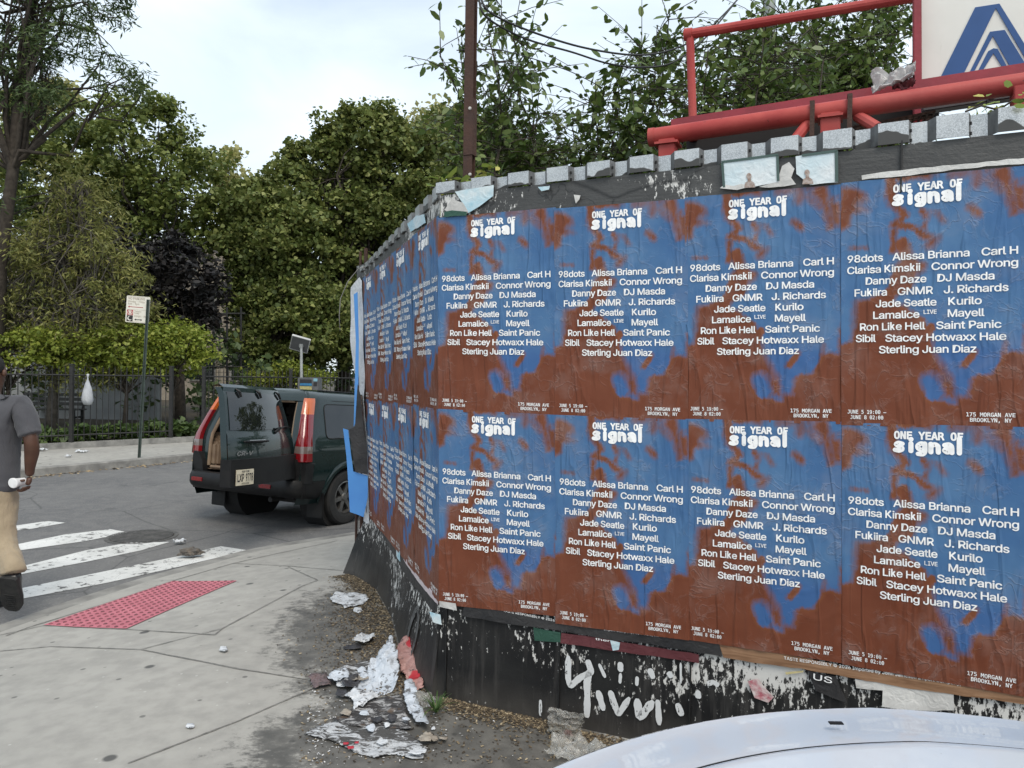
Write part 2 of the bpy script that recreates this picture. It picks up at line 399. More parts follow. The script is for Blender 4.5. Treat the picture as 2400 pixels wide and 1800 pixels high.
# zebra stripes
g = G('road_paint'); v = g.co('World'); n = g.noise(v, 14, 6, .65); n2 = g.noise(v, 3, 4)
wear = g.ramp(g.math('ADD', n, g.math('MULTIPLY_ADD', n2, .35, -.17)), [(.59, 0), (.63, 1)])
cr = g.ramp(g.vor(v, 9, 'Distance', 'DISTANCE_TO_EDGE'), [(0, .7), (.012, 0)])
c = g.mix(g.ramp(n2, [(.3, 0), (.7, 1)]), (.66, .66, .64), (.50, .50, .48)); c = g.mix(g.math('MAXIMUM', wear, cr), c, (.12, .118, .115))
g.set(c, .8); g.bump(n, .2, .004); M_PAINT = g.m
_rz = lambda x, y: ROADZ
for pl in ([(-420, 1480), (-200, 1430), (45, 1382), (45, 1408), (-200, 1462), (-420, 1515)], ):
    pass
stripes = [[(-260, 1455), (52, 1378), (230, 1342), (420, 1303), (517, 1280), (577, 1289), (500, 1309), (420, 1328), (250, 1366), (52, 1403), (-260, 1490)],
           [(-300, 1400), (48, 1328), (200, 1290), (300, 1272), (398, 1270), (330, 1290), (200, 1317), (48, 1346), (-300, 1424)],
           [(-300, 1330), (38, 1276), (150, 1253), (258, 1240), (303, 1248), (200, 1268), (38, 1291), (-300, 1350)],
           [(-260, 1270), (29, 1233), (110, 1221), (155, 1225), (70, 1240), (29, 1244), (-260, 1286)],
           [(-320, 1232), (-60, 1204), (-40, 1208), (-320, 1246)]]
for k, pl in enumerate(stripes):
    mb = MB(); mb.add([at_z(x, y, ROADZ+.004) for x, y in pl], [tuple(range(len(pl)))])
    setp(mb.build('crosswalk_stripe', M_PAINT), kind='structure')

# far pavement, kerb, fence plinth, park soil
FZ = -.07
fk0, fk1 = at_z(77, 1117, ROADZ)[:2], at_z(443, 1081, ROADZ)[:2]
fd = (fk1-fk0)/np.linalg.norm(fk1-fk0); fn_ = np.array([-fd[1], fd[0]])
def fkp(t, o=0.0): return fk0+fd*t+fn_*o
FA = at_z(81, 1042, .05)[:2]; FB = at_z(450, 1024, .05)[:2]; fdir = (FB-FA)/np.linalg.norm(FB-FA); fnorm = np.array([-fdir[1], fdir[0]])
def fen(t, o=0.0): return FA+fdir*t+fnorm*o
mb = MB()
mb.add([(*fkp(-14, .15), FZ), (*fkp(40, .15), FZ), (*fen(45, 0), FZ), (*fen(-16, 0), FZ)], [(0, 1, 2, 3)])
setp(mb.build('far_pavement', M_CONC2), kind='structure')
mb = MB()
rs = np.linspace(-14, 40, 60)
def fkerb(i, j):
    t = rs[i]; o, z = [(0, ROADZ-.03), (.012, FZ-.012), (.03, FZ+.006), (.15, FZ+.006), (.152, FZ-.03)][j]
    wob = .012*math.sin(t*3.1)+.01*math.sin(t*7.7)
    p = fkp(t, o+wob); return (p[0], p[1], z)
mb.grid(fkerb, list(range(60)), list(range(5)))
setp(mb.build('far_kerb', M_KERB, smooth=40), kind='structure')
mb = MB()
a0, a1 = fen(-16), fen(45); q = np.array([*fnorm])*.18
mb.prism([(a0[0], a0[1]), (a1[0], a1[1]), (a1[0]+q[0], a1[1]+q[1]), (a0[0]+q[0], a0[1]+q[1])], lambda a, b, d: (a, b, d), FZ-.05, .05)
setp(mb.build('kerb_strip', M_KERB), kind='structure')
mb = MB(); b0, b1 = fen(-40, .17), fen(70, .17)
mb.add([(*b0, 0.0), (*b1, 0.0), (*(b1+fnorm*120), 0.0), (*(b0+fnorm*120), 0.0)], [(0, 1, 2, 3)])
setp(mb.build('park_ground', M_SOIL), kind='structure')
# gutter grit along the far kerb
def flakes(name, pts, size, mats, kind='stuff', label=None, cat=None, flat=.35):
    pts = np.asarray(pts); n = len(pts); th = RNG.random(n)*2*PI; sz = size*(.5+RNG.random(n)); tilt = (RNG.random((n, 2))-.5)*2*flat
    base = np.array([[-1, -.5], [.9, -.6], [1.1, .5], [-.8, .6]])
    vs = np.zeros((n, 4, 3))
    for k in range(4):
        x = base[k, 0]*(.7+.6*RNG.random(n)); y = base[k, 1]*(.7+.6*RNG.random(n))
        X = (x*np.cos(th)-y*np.sin(th))*sz; Y = (x*np.sin(th)+y*np.cos(th))*sz
        vs[:, k, 0] = pts[:, 0]+X; vs[:, k, 1] = pts[:, 1]+Y; vs[:, k, 2] = pts[:, 2]+(tilt[:, 0]*x+tilt[:, 1]*y)*sz+sz*.35+.002
    me = np_mesh(name, vs.reshape(-1, 3), np.arange(n*4), 4)
    o = link_mesh(name, me, mats); return setp(o, label, cat, kind=kind)
def m_flakes(name, stops):
    g = G(name); n = g.new('NewGeometry'); g.set(g.ramp(n.outputs['Random Per Island'], stops), .85); return g.m
M_FLK = m_flakes('dry_flakes', [(0, (.10, .07, .04)), (.35, (.22, .16, .09)), (.7, (.36, .27, .15)), (1, (.52, .42, .27))])
pts = []
for _ in range(1500):
    t = RNG.random()*26-10; p = fkp(t, -.02-abs(RNG.normal())*.09); pts.append((*p, ROADZ))
flakes('gutter_leaves', pts, .022, M_FLK)
# ================================================================ the postered wall
O0 = at_z(1025, 1632); _d = -ray(-2665, 810)[:2]; _d = _d/np.linalg.norm(_d)
UF = V(_d[0], _d[1], 0); NF = V(UF[1], -UF[0], 0)            # front wall: direction to the right, normal to the street
ZV = V(0, 0, 1)
def SH(z): return (1.45-z)*.0225
def front(s, z, off=0.0): return O0+UF*(s+SH(z))+ZV*z+NF*off
def fpx(px, py):
    P = on_plane(px, py, O0, NF); z = P[2]; return float((P-O0)@UF-SH(z)), float(z)
SL = 2.424
def side(s, z, off=0.0):
    a = O0+UF*SH(z); b = V(-1.125-.085*(z-.45)/1.95, 5.9, 0)
    d = b-a; L = np.linalg.norm(d[:2]); nn = V(-d[1], d[0], 0)/L
    p = a+d*(s/SL); return V(p[0], p[1], z)+nn*(off+.24*max(0, s-2.425))
GL = np.array([(-.385, 3.63), (-.50, 3.86), (-.618, 4.173), (-.763, 4.768), (-.997, 5.423), (-1.22, 5.78), (-1.36, 5.93)])
GT = np.array([0, .09, .23, .48, .77, .97, 1.06])*SL
def side_low(s, z):
    """below the posters the skirt flares out to the measured ground line"""
    k = float(np.clip((.47-z)/.50, 0, 1)); a = side(s, .47); g_ = V(np.interp(s, GT, GL[:, 0]), np.interp(s, GT, GL[:, 1]), 0)
    k2 = k**1.15; p = a*(1-k2)+g_*k2; return V(p[0], p[1], z)

def flecks(g, c, v, amt_sock, white=(.62, .61, .58), fs=1.0):
    """flaking white residue over black paint, streaked downwards"""
    st = g.noise(g.co('World', scale=(9*fs, 9*fs, 3.2*fs)), 2.6, 9, .74); blob = g.noise(v, 2.1, 4)
    fine = g.noise(g.co('World', scale=(1, 1, .5)), 46, 5, .7)
    s = g.math('ADD', g.math('MULTIPLY_ADD', st, .50, g.math('MULTIPLY', fine, .54)), g.math('MULTIPLY_ADD', blob, .42, -.14))
    s = g.math('ADD', s, amt_sock)
    return g.mix(g.ramp(s, [(.66, 0), (.685, 1)]), c, white), s
def m_black_wall():
    g = G('black_paint_wall'); v = g.co('World'); z = g.xyz(v)['Z']
    n = g.noise(v, 3.2, 5); brush = g.noise(g.co('World', scale=(1, 1, 9)), 5, 5)
    c = g.mix(g.ramp(n, [(.35, 0), (.65, 1)]), (.009, .009, .010), (.020, .020, .020))
    c = g.mix(g.ramp(g.noise(g.co('World', scale=(14, 14, 1.4)), 1.6, 6, .65), [(.5, 0), (.72, .55)]), c, (.085, .08, .076))     # grey streaks
    low = g.ramp(z, [(-.05, .75), (.16, 0)]); c = g.mix(g.math('MULTIPLY', low, g.ramp(n, [(.3, .4), (.6, 1)])), c, (.085, .078, .07))   # splash dust
    zz = g.math('MULTIPLY', z, 1.0)
    am = g.ramp(zz, [(0, .0), (.18, .03), (.34, .10), (.46, .13), (.56, .10), (.68, .015)])
    am = g.math('ADD', g.math('MULTIPLY', am, 1.0), -.055)
    c, s = flecks(g, c, v, am, fs=1.5)
    g.set(c, g.ramp(s, [(.6, .5), (.72, .85)]), Specular_IOR_Level=.22); g.bump(g.mix(.6, g.noise(v, 55, 5), s), .35, .006); return g.m
def m_grey_band():
    g = G('grey_paint_band'); v = g.co('World')
    n = g.noise(g.co('World', scale=(1, 1, 3)), 4, 5); brush = g.noise(g.co('World', scale=(.6, .6, 7)), 11, 6)
    c = g.mix(g.ramp(n, [(.35, 0), (.65, 1)]), (.038, .038, .037), (.056, .056, .054))
    pz = g.noise(v, 1.3, 3); am = g.ramp(pz, [(.42, .0), (.60, .15)])
    c, s = flecks(g, c, v, g.math('ADD', am, -.108), fs=2.2)
    ck = g.vor(g.mix(.45, v, g.noise(v, 2.2, 5)), 1.3, 'Distance', 'DISTANCE_TO_EDGE'); c = g.mix(g.ramp(ck, [(0, .9), (.008, 0)]), c, (.008, .008, .008))
    g.set(c, .5); g.bump(g.mix(.5, brush, g.noise(v, 70, 4)), .6, .008); return g.m
M_BLK = m_black_wall(); M_GREY = m_grey_band()
wall = empty('street_wall', O0, 'long black painted street wall pasted with posters, corrugated metal along its top', 'wall')
def wb(mb, name, mats, smooth=None, parent=wall):
    mb2 = mb; mb2.v = [tuple(V(*p)-O0) for p in mb.v]; return mb2.build(name, mats, parent, smooth)
ztop = lambda s: 2.510+.013*max(-1, s)
FE = 6.5
mb = MB()      # front: lower board then the part behind the posters
ss = np.concatenate([np.linspace(-.035, 2.7, 60), np.linspace(2.8, FE, 16)])
SLE = lambda s, z: s if s > 0 else s*float(sstep(.62, .40, z))
mb.grid(lambda s, z: front(SLE(s, z), z, .004*fbm((s*1.3, z*2.5, 1))), ss, np.linspace(-.12, 2.0, 30))
mb.m = 1; mb.grid(lambda s, z: front(max(s, 0), 2.0+z*(ztop(s)-2.0), .010+.004*fbm((s*1.3, z*2.5, 1))), ss, np.linspace(0, 1, 8))
mb.m = 0; mb.grid(lambda s, z: front(s, -.1+z*(ztop(s)+.1), -.09), [-.035, FE], [0, 1])
wb(mb, 'front_panel', [M_BLK, M_GREY], 50)
mb = MB()
sg = np.linspace(-.0, SL*1.06, 50)
mb.grid(lambda s, z: side_low(s, z), sg, np.linspace(-.12, .47, 14))
mb.grid(lambda s, z: side(s, z, -.0), sg, np.linspace(.47, 2.0, 12))
mb.m = 1; mb.grid(lambda s, z: side(s, z, .008+.004*fbm((s*1.3+9, z*2.5, 1))), sg, np.linspace(2.0, 2.50, 8))
mb.m = 0
# corner strip joining both panels, and the end that turns away from the street
mb.grid(lambda a, z: (front(SLE(-.035, z), z, 0)*(1-a)+(side_low(0, z) if z < .47 else side(0.0, z, 0))*a), [0, 1], np.linspace(-.12, 2.5, 24))
E_ = lambda z: (side_low(SL*1.06, z) if z < .47 else side(SL*1.06, z, 0))
mb.grid(lambda a, z: E_(z)+V(.95, .31, 0)*a, [0, .1, 4], np.linspace(-.12, 2.5, 24))
wb(mb, 'side_panel', [M_BLK, M_GREY], 50)
# board joints on the lower wall
M_JB = pm('joint_black', (.006, .006, .006), None, 20)
for s in (.02, .62, 1.22, 2.44):
    mb = MB(); mb.box(front(s, .2, .004)-0, (.006, .010, .55), np.stack([UF, NF, ZV], 1)); wb(mb, 'board_joint', M_JB)
for s in (2.03,):
    mb = MB(); mb.box(front(s, 2.45, .016), (.006, .010, .2), np.stack([UF, NF, ZV], 1))
wb(mb, 'board_joint', M_JB)
# corrugated galvanised sheet along the top
g = G('galvanised'); v = g.co('World'); sp = g.vor(v, 330, 'Color')
c = g.mix(g.ramp(sp, [(.2, 0), (.8, 1)]), (.32, .33, .33), (.54, .55, .55))
c = g.mix(g.ramp(g.noise(v, 9, 5), [(.5, 0), (.7, .5)]), c, (.60, .60, .58))
# grey paint slapped unevenly over the lower edge of the sheet
pa = g.noise(g.co('World', scale=(1, 1, .6)), 4.3, 3); zz = g.attr('sheet_h')
pm_ = g.ramp(g.math('SUBTRACT', g.math('MULTIPLY', pa, 2.6), g.math('ADD', zz, .78)), [(.30, 0), (.33, 1)])
c = g.mix(pm_, c, (.045, .045, .043)); g.set(c, g.mix(pm_, (.38,)*3, (.55,)*3), g.mix(pm_, (.75,)*3, (0,)*3))
M_GALV = g.m
M_GALVD = pm('shaded_galvanised', (.11, .113, .115), (.19, .195, .195), 30, .55, .4, kind='World')  # shade of the recessed flanks put into a darker metal colour
def corrug(fn, s0, s1, z0, z1, name, dep=.045):
    prof = [(0, 1), (.105, 1), (.118, 0), (.172, 0), (.185, 1)]; P = .197
    pts = []; s = s0
    while s < s1:
        for a, b in prof[:-1]: pts.append((s+a, b))
        s += P
    mb = MB(); zs = [0, .5, 1]
    f = lambda off: (lambda q, h: fn(q[0], z0(q[0])*(1-h)+z1(q[0])*h, q[1]*dep-.024+off))
    mb.grid(f(0), pts, zs); mb.grid(f(-.004), pts, zs)
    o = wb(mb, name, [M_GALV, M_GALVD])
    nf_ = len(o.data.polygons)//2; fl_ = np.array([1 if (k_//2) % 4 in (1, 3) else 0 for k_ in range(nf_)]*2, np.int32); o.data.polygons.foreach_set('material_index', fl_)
    a = o.data.attributes.new('sheet_h', 'FLOAT', 'POINT'); n = len(pts)
    a.data.foreach_set('value', np.tile(np.array(zs, np.float32), 2*n)); return o
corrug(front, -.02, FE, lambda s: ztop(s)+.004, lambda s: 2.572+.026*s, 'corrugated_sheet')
mb = MB()    # punched slots on the flanks
for k in range(int(FE/.197)):
    s = -.02+k*.197+.1115
    for q in (.30, .62):
        z = (ztop(s)-.02)*(1-q)+(2.578+.026*s)*q
        mb.box(front(s, z, .004), (.007, .011, .011), np.stack([UF*.42+NF*-.9, NF*.42+UF*.9, ZV], 1))
setp(wb(mb, 'slots', pm('slot_dark', (.02, .02, .02))), kind='stuff')
zs0 = lambda s: 2.49-.02*s; zs1 = lambda s: 2.565-.035*s
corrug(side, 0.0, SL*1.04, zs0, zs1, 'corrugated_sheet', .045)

# white spray tag on the lower front wall
def stroke(mb, pts, w, fn, off=.006):
    P = []
    pts = [np.array(p, float) for p in pts]
    if len(pts) == 1: pts = [pts[0]-[0, .012], pts[0]+[0, .012]]
    # round chain of discs merged as ribbon
    n = 10; q = []
    for i in range(len(pts)-1):
        for k in range(n): q.append(pts[i]+(pts[i+1]-pts[i])*k/n)
    q.append(pts[-1]); q = np.array(q)
    for _ in range(4): q[1:-1] = (q[:-2]+2*q[1:-1]+q[2:])/4
    t = np.gradient(q, axis=0); t /= np.linalg.norm(t, axis=1)[:, None]+1e-9; nn = np.stack([-t[:, 1], t[:, 0]], 1)
    N = len(q); vs = []; fs = []
    cap = lambda i: min(1.0, math.sqrt(max(0, 1-((max(0, .45-min(i, N-1-i)/6.0))/.5)**2)))
    for i in range(N):
        ww = w/2*(.9+.2*fbm((q[i][0]*30, q[i][1]*30, 3)))*max(.25, cap(i))
        for sgn in (1, -1):
            p = q[i]+nn[i]*ww*sgn; vs.append(fn(p[0], p[1], off))
        if i: fs.append((2*i-2, 2*i-1, 2*i+1, 2*i))
    mb.add(vs, fs)
g = G('spray_white'); v = g.co('World')
h = g.ramp(g.noise(g.co('World', scale=(1.5, 1.5, .6)), 26, 6, .7), [(.60, 0), (.63, 1)])
g.set(g.mix(h, (.62, .63, .63), (.02, .02, .02)), .55); M_SPRAY = g.m
mb = MB(); K = 3.687
ST = [([(490, 500), (488, 700), (508, 765), (590, 690), (690, 640), (655, 535)], 15),
      ([(672, 640), (650, 740), (655, 850), (650, 1035)], 16), ([(755, 570), (810, 690)], 9), ([(745, 800), (795, 975)], 15),
      ([(850, 800), (890, 930), (922, 1010), (1020, 860)], 14), ([(940, 555), (940, 640)], 13), ([(942, 650), (935, 740)], 7),
      ([(1085, 870), (1100, 1045), (1225, 890)], 17), ([(1190, 610), (1225, 700)], 13), ([(1085, 680), (1080, 760)], 8), ([(1262, 880), (1275, 1100)], 14),
      ([(1430, 910), (1470, 1020)], 14), ([(1610, 800), (1612, 870)], 13), ([(1690, 745), (1740, 725), (1790, 760)], 11), ([(1350, 640), (1385, 690)], 12), ([(250, 880), (250, 1020)], 8), ([(1460, 560), (1462, 740)], 5)]
for pl, w in ST: stroke(mb, [fpx(1200+x/K, 1400+y/K) for x, y in pl], w/K*4.7/FPX*2.9, front)
wb(mb, 'graffiti', M_SPRAY)
# round scrawl on the side wall skirt
mb = MB()
c0 = (.42, .16)
stroke(mb, [(c0[0]+.10*math.cos(t*.55)*(1-.012*t), c0[1]+.17*math.sin(t*.55)*(1-.012*t)) for t in range(26)], .018, lambda a, b, o: side_low(a, b)+V(-.008, -.004, 0))
g = G('faint_spray'); v = g.co('World'); g.set(g.mix(g.ramp(g.noise(v, 18, 5), [(.4, 0), (.65, 1)]), (.10, .10, .10), (.03, .03, .03)), .7)
wb(mb, 'scrawl', g.m)

# ---------------------------------------------------------------- posters
# printed pattern as a signed field on the sheet (poster coordinates 0..1, v downwards), traced from the sheet
def cp(x, y):
    u = (x-35)/1050; yt = 125-85*u; yb = 1605+20*u; return (u, (y-yt)/(yb-yt))
def poly_sd(P, poly):
    poly = np.array(poly); d = np.full(len(P), 1e9); ins = np.zeros(len(P), bool)
    for i in range(len(poly)):
        a = poly[i]; b = poly[(i+1) % len(poly)]; e = b-a; w_ = P-a
        t = np.clip((w_@e)/(e@e+1e-12), 0, 1); d = np.minimum(d, np.linalg.norm(w_-t[:, None]*e, axis=1))
        c1 = (a[1] > P[:, 1]) != (b[1] > P[:, 1])
        xi = a[0]+(P[:, 1]-a[1])/((b[1]-a[1]) if abs(b[1]-a[1]) > 1e-12 else 1e-12)*(b[0]-a[0]); ins ^= c1 & (P[:, 0] < xi)
    return np.where(ins, d, -d)
def cap_sd(P, pts, r):
    pts = np.array(pts); d = np.full(len(P), 1e9)
    for a, b in zip(pts[:-1], pts[1:]):
        e = b-a; w_ = P-a; t = np.clip((w_@e)/(e@e+1e-12), 0, 1); d = np.minimum(d, np.linalg.norm(w_-t[:, None]*e, axis=1))
    return r-d
NU, NV = 61, 91
AS = np.array([.606, .975])
gu, gv = np.meshgrid(np.linspace(0, 1, NU), np.linspace(0, 1, NV), indexing='ij')
PG = np.stack([gu.ravel(), gv.ravel()], 1)*AS
def PL(l): return [np.array(cp(x, y))*AS for x, y in l]
def print_field():
    f = poly_sd(PG, PL([(0, 60), (1120, 0), (1120, 940), (1078, 1000), (1075, 1155), (985, 1155), (978, 1100), (945, 1210), (905, 1285), (800, 1300), (770, 1425), (700, 1420), (690, 1340), (645, 1240), (585, 1150), (560, 1010), (525, 950), (440, 880), (340, 835), (210, 835), (120, 850), (105, 1000), (98, 1090), (0, 1120)]))
    br = []
    br.append(poly_sd(PG, PL([(25, 150), (130, 155), (185, 190), (190, 230), (140, 262), (200, 292), (105, 322), (85, 385), (20, 425)])))
    for l, r in [([(330, 95), (345, 250)], 26), ([(400, 85), (560, 80)], 34), ([(345, 250), (420, 330), (350, 385)], 20), ([(350, 385), (470, 400), (540, 460)], 22),
                 ([(520, 300), (545, 320), (530, 420)], 18), ([(535, 455), (590, 470), (560, 510)], 26), ([(600, 310), (640, 370)], 10),
                 ([(352, 420), (350, 540)], 22), ([(400, 500), (430, 600), (500, 640)], 40), ([(430, 660), (400, 740)], 75), ([(360, 760), (330, 830), (250, 850)], 40), ([(100, 528), (190, 520)], 10),
                 ([(830, 70), (820, 150)], 22), ([(690, 80), (760, 75)], 24), ([(870, 120), (960, 190)], 14), ([(560, 1010), (500, 1100)], 30)]:
        br.append(cap_sd(PG, PL(l), r/1050*.606))
    br.append(poly_sd(PG, PL([(860, 50), (1000, 30), (1010, 150), (1055, 300), (1090, 320), (1000, 345), (985, 260), (960, 170)])))
    br.append(cap_sd(PG, PL([(1040, 160), (1060, 280)]), .02)); br.append(cap_sd(PG, PL([(795, 285), (830, 320)]), .012))
    for b in br: f = np.minimum(f, -b)
    for l, r in [([(1050, 70), (1060, 140)], 24), ([(530, 360), (470, 360)], 14), ([(560, 1340), (590, 1410)], 52), ([(640, 1440), (690, 1460)], 18), ([(60, 930), (70, 1080)], 30), ([(600, 90), (570, 130)], 16), ([(900, 60), (880, 110)], 10)]:
        f = np.maximum(f, cap_sd(PG, PL(l), r/1050*.606))
    for l, r in [([(755, 1235), (815, 1160)], 20), ([(520, 1265), (600, 1290), (680, 1375)], 24)]: f = np.minimum(f, -cap_sd(PG, PL(l), r/1050*.606))
    return np.clip(f, -.2, .2)
FIELD = print_field().astype(np.float32)
def m_poster(shift=0.0):
    g = G('poster_print'); v = g.co('UV', scale=(.606, .975, 1)); f = g.attr('paint')
    oi = g.new('ObjectInfo'); rnd = oi.outputs['Random']
    nb = g.noise(g.co('UV', scale=(.606*2.2, .975*.9, 1)), 26, 8, .74); n2 = g.noise(v, 7, 3)
    d = g.math('ADD', f, g.math('ADD', g.math('MULTIPLY_ADD', nb, .042, -.021), g.math('MULTIPLY_ADD', n2, .03, -.015)))
    soft = g.ramp(g.noise(v, 3.3, 2), [(.36, .005), (.64, .042)])
    t = g.math('ADD', g.math('DIVIDE', d, soft), .5)
    t = g.ramp(t, [(0, 0), (1, 1)])
    brown = g.mix(g.ramp(g.noise(v, 5, 4), [(.35, 0), (.65, 1)]), (.148, .046, .025), (.176, .060, .034))
    brown = g.mix(g.ramp(g.math('ABSOLUTE', d), [(0, .55), (.022, 0)]), brown, (.235, .092, .04))          # ochre rim of the print
    blue = g.mix(g.ramp(g.noise(v, 4.2, 4), [(.35, 0), (.65, 1)]), (.056, .134, .282), (.084, .178, .325))
    blue = g.mix(g.ramp(g.xyz(g.co('UV'))['Y'], [(.28, .75), (.40, 0)]), blue, (.048, .114, .285))
    c = g.mix(t, brown, blue)
    # scuffs and paste haze differ from sheet to sheet
    w4 = g.new('TexNoise'); w4.noise_dimensions = '4D'; g.L(v, w4.inputs['Vector']); g.L(g.math('MULTIPLY', rnd, 40), w4.inputs['W']); w4.inputs['Scale'].default_value = 6; w4.inputs['Detail'].default_value = 6; w4.inputs['Roughness'].default_value = .6
    c = g.mix(g.ramp(w4.outputs['Fac'], [(.5, 0), (.72, .16)]), c, (.42, .38, .36))
    # creases: long thin, mostly vertical ridges, different on each sheet
    vm = g.co('UV', scale=(.606, .975*.16, 1)); wr = g.new('TexNoise'); wr.noise_dimensions = '4D'; g.L(vm, wr.inputs['Vector']); g.L(g.math('MULTIPLY', rnd, 60), wr.inputs['W']); wr.inputs['Scale'].default_value = 8.5; wr.inputs['Detail'].default_value = 3; wr.inputs['Distortion'].default_value = .4
    rid = g.ramp(g.math('ABSOLUTE', g.math('SUBTRACT', wr.outputs['Fac'], .5)), [(0, 1), (.045, 0)])
    w5 = g.new('TexNoise'); w5.noise_dimensions = '4D'; g.L(v, w5.inputs['Vector']); g.L(g.math('MULTIPLY', rnd, 90), w5.inputs['W']); w5.inputs['Scale'].default_value = 9; w5.inputs['Detail'].default_value = 5; w5.inputs['Distortion'].default_value = 1.4
    rid2 = g.ramp(g.math('ABSOLUTE', g.math('SUBTRACT', w5.outputs['Fac'], .5)), [(0, 1), (.03, 0)])
    msk = g.ramp(w4.outputs['Fac'], [(.42, 0), (.58, 1)])
    c = g.mix(g.math('MULTIPLY', g.math('MULTIPLY', rid2, msk), .10), c, (.5, .44, .42))
    g.set(c, g.ramp(w4.outputs['Fac'], [(.35, .36), (.65, .52)])); g.b.inputs['Specular IOR Level'].default_value = .12
    hgt = g.math('ADD', g.math('MULTIPLY', rid, .9), g.math('ADD', g.math('MULTIPLY', g.math('MULTIPLY', rid2, msk), .35), g.math('MULTIPLY', g.noise(v, 20, 3), .12)))
    g.bump(hgt, .8, .0055); return g.m
M_POST = m_poster()
g = G('poster_ink_white'); v = g.co('World'); g.set(g.mix(g.ramp(g.noise(v, 30, 4), [(.4, 0), (.7, 1)]), (.90, .90, .89), (.80, .79, .78)), .6, Specular_IOR_Level=.1); M_INK = g.m

PW, PH = .606, .975
def poster_text():
    it = []
    def a(txt, x0, x1, line, font=FONT_SANS, off=.0140, cap=.0288, dv=0.0, sp=.95):
        b = 1-(.3315+.04665*(line-1))+dv
        it.append(fit_text(txt, x0, x1, b, cap, font, off, 0, sp))
    rows = [[("98dots", .038, .243), ("Alissa Brianna", .295, .712), ("Carl H", .774, .96)],
            [("Clarisa Kimskii", .036, .450), ("Connor Wrong", .51, .96)], [("Danny Daze", .143, .483), ("DJ Masda", .541, .841)],
            [("Fukiira", .079, .265), ("GNMR", .324, .519), ("J. Richards", .576, .912)], [("Jade Seatle", .2, .538), ("Kurilo", .6, .776)],
            [("Lamalice", .186, .445), ("Mayell", .597, .79)], [("Ron Like Hell", .11, .476), ("Saint Panic", .535, .876)],
            [("Sibil", .086, .202), ("Stacey Hotwaxx Hale", .255, .9)], [("Sterling Juan Diaz", .219, .748)]]
    for i, r_ in enumerate(rows):
        for t, x0, x1 in r_: a(t, x0, x1, i+1)
    a("LIVE", .467, .538, 6, FONT_MONO, .012, .0155, .014)
    M_ = FONT_MONO
    for t, x0, x1, v_, cap, off in [("ONE YEAR OF", .300, .675, .058, .0275, .034), ("JUNE 5 19:00 –", .038, .26, .951, .0145, .014), ("JUNE 8 02:00", .054, .243, .973, .0145, .014),
                               ("175 MORGAN AVE", .695, .945, .953, .0145, .014), ("BROOKLYN, NY", .714, .927, .974, .0145, .014)]:
        it.append(fit_text(t, x0, x1, 1-v_, cap, M_, off))
    return it
PTXT = poster_text()
def ribbon2(pts, w):
    q = []; pts = [np.array(p, float) for p in pts]
    for a, b in zip(pts[:-1], pts[1:]):
        for k in range(6): q.append(a+(b-a)*k/6)
    q.append(pts[-1]); q = np.array(q)
    for _ in range(3): q[1:-1] = (q[:-2]+2*q[1:-1]+q[2:])/4
    t = np.gradient(q, axis=0); t /= np.linalg.norm(t, axis=1)[:, None]+1e-9; nn = np.stack([-t[:, 1], t[:, 0]], 1)*w/2
    vs = np.stack([q+nn, q-nn], 1).reshape(-1, 2); n = len(q)
    i = np.arange(n-1)*2; ts = np.concatenate([np.stack([i, i+1, i+3], 1), np.stack([i, i+3, i+2], 1)])
    return vs, ts
def disc2(c, r, n=12):
    th = np.arange(n)*2*PI/n; vs = np.concatenate([[c], np.stack([c[0]+r*np.cos(th), c[1]+r*np.sin(th)], 1)])
    return vs, np.array([(0, k+1, (k+1) % n+1) for k in range(n)])
LET = {'s': [[(.72, .84), (.38, .95), (.16, .76), (.42, .54), (.70, .40), (.70, .16), (.42, .04), (.10, .12)]], 'i': [[(.35, .05), (.35, .92)], [(.35, 1.36), (.36, 1.42)]],
       'g': [[(.75, .88), (.42, .97), (.16, .72), (.16, .42), (.42, .2), (.75, .3)], [(.76, .95), (.78, .0), (.60, -.28), (.2, -.24)]], 'n': [[(.15, .02), (.15, .95)], [(.15, .66), (.45, .95), (.76, .76), (.78, .02)]],
       'a': [[(.2, .86), (.55, .97), (.78, .76), (.8, .03)], [(.78, .52), (.38, .52), (.15, .27), (.4, .05), (.75, .22)]], 'l': [[(.3, .02), (.3, 1.62)]]}
POFF = [0.0022]*len(PTXT)
xx = 0; STK = []
for ch in 'signal':
    for st in LET[ch]: STK.append([(p[0]+xx, p[1]) for p in st])
    xx += {'i': .78, 'l': .62}.get(ch, 1.12)
def t2(p): return (p[0]/xx*.375+.300, 1-.1075+p[1]*.0345)
asp = (.375/xx)/.0345*.606/.975
for k_, st in enumerate(STK):
    # ribbon in sheet metres so that its width is even, then back to sheet fractions
    q = [np.array(t2(p))*AS for p in st]; w_ = .0150
    for pc in [ribbon2(q, w_*1.15), disc2(q[0], w_*.575), disc2(q[-1], w_*.575)]:
        PTXT.append((np.concatenate([pc[0]/np.array([.606, .975]), np.zeros((len(pc[0]), 1))], 1), pc[1])); POFF.append(.0022+.00003*(len(POFF)-20))
_pv = np.concatenate([v for v, t in PTXT]); _pt = []; _b = 0
_po = np.concatenate([np.full(len(v), o_) for (v, t), o_ in zip(PTXT, POFF)])
for v_, t_ in PTXT: _pt.append(t_+_b); _b += len(v_)
_pt = np.concatenate(_pt)
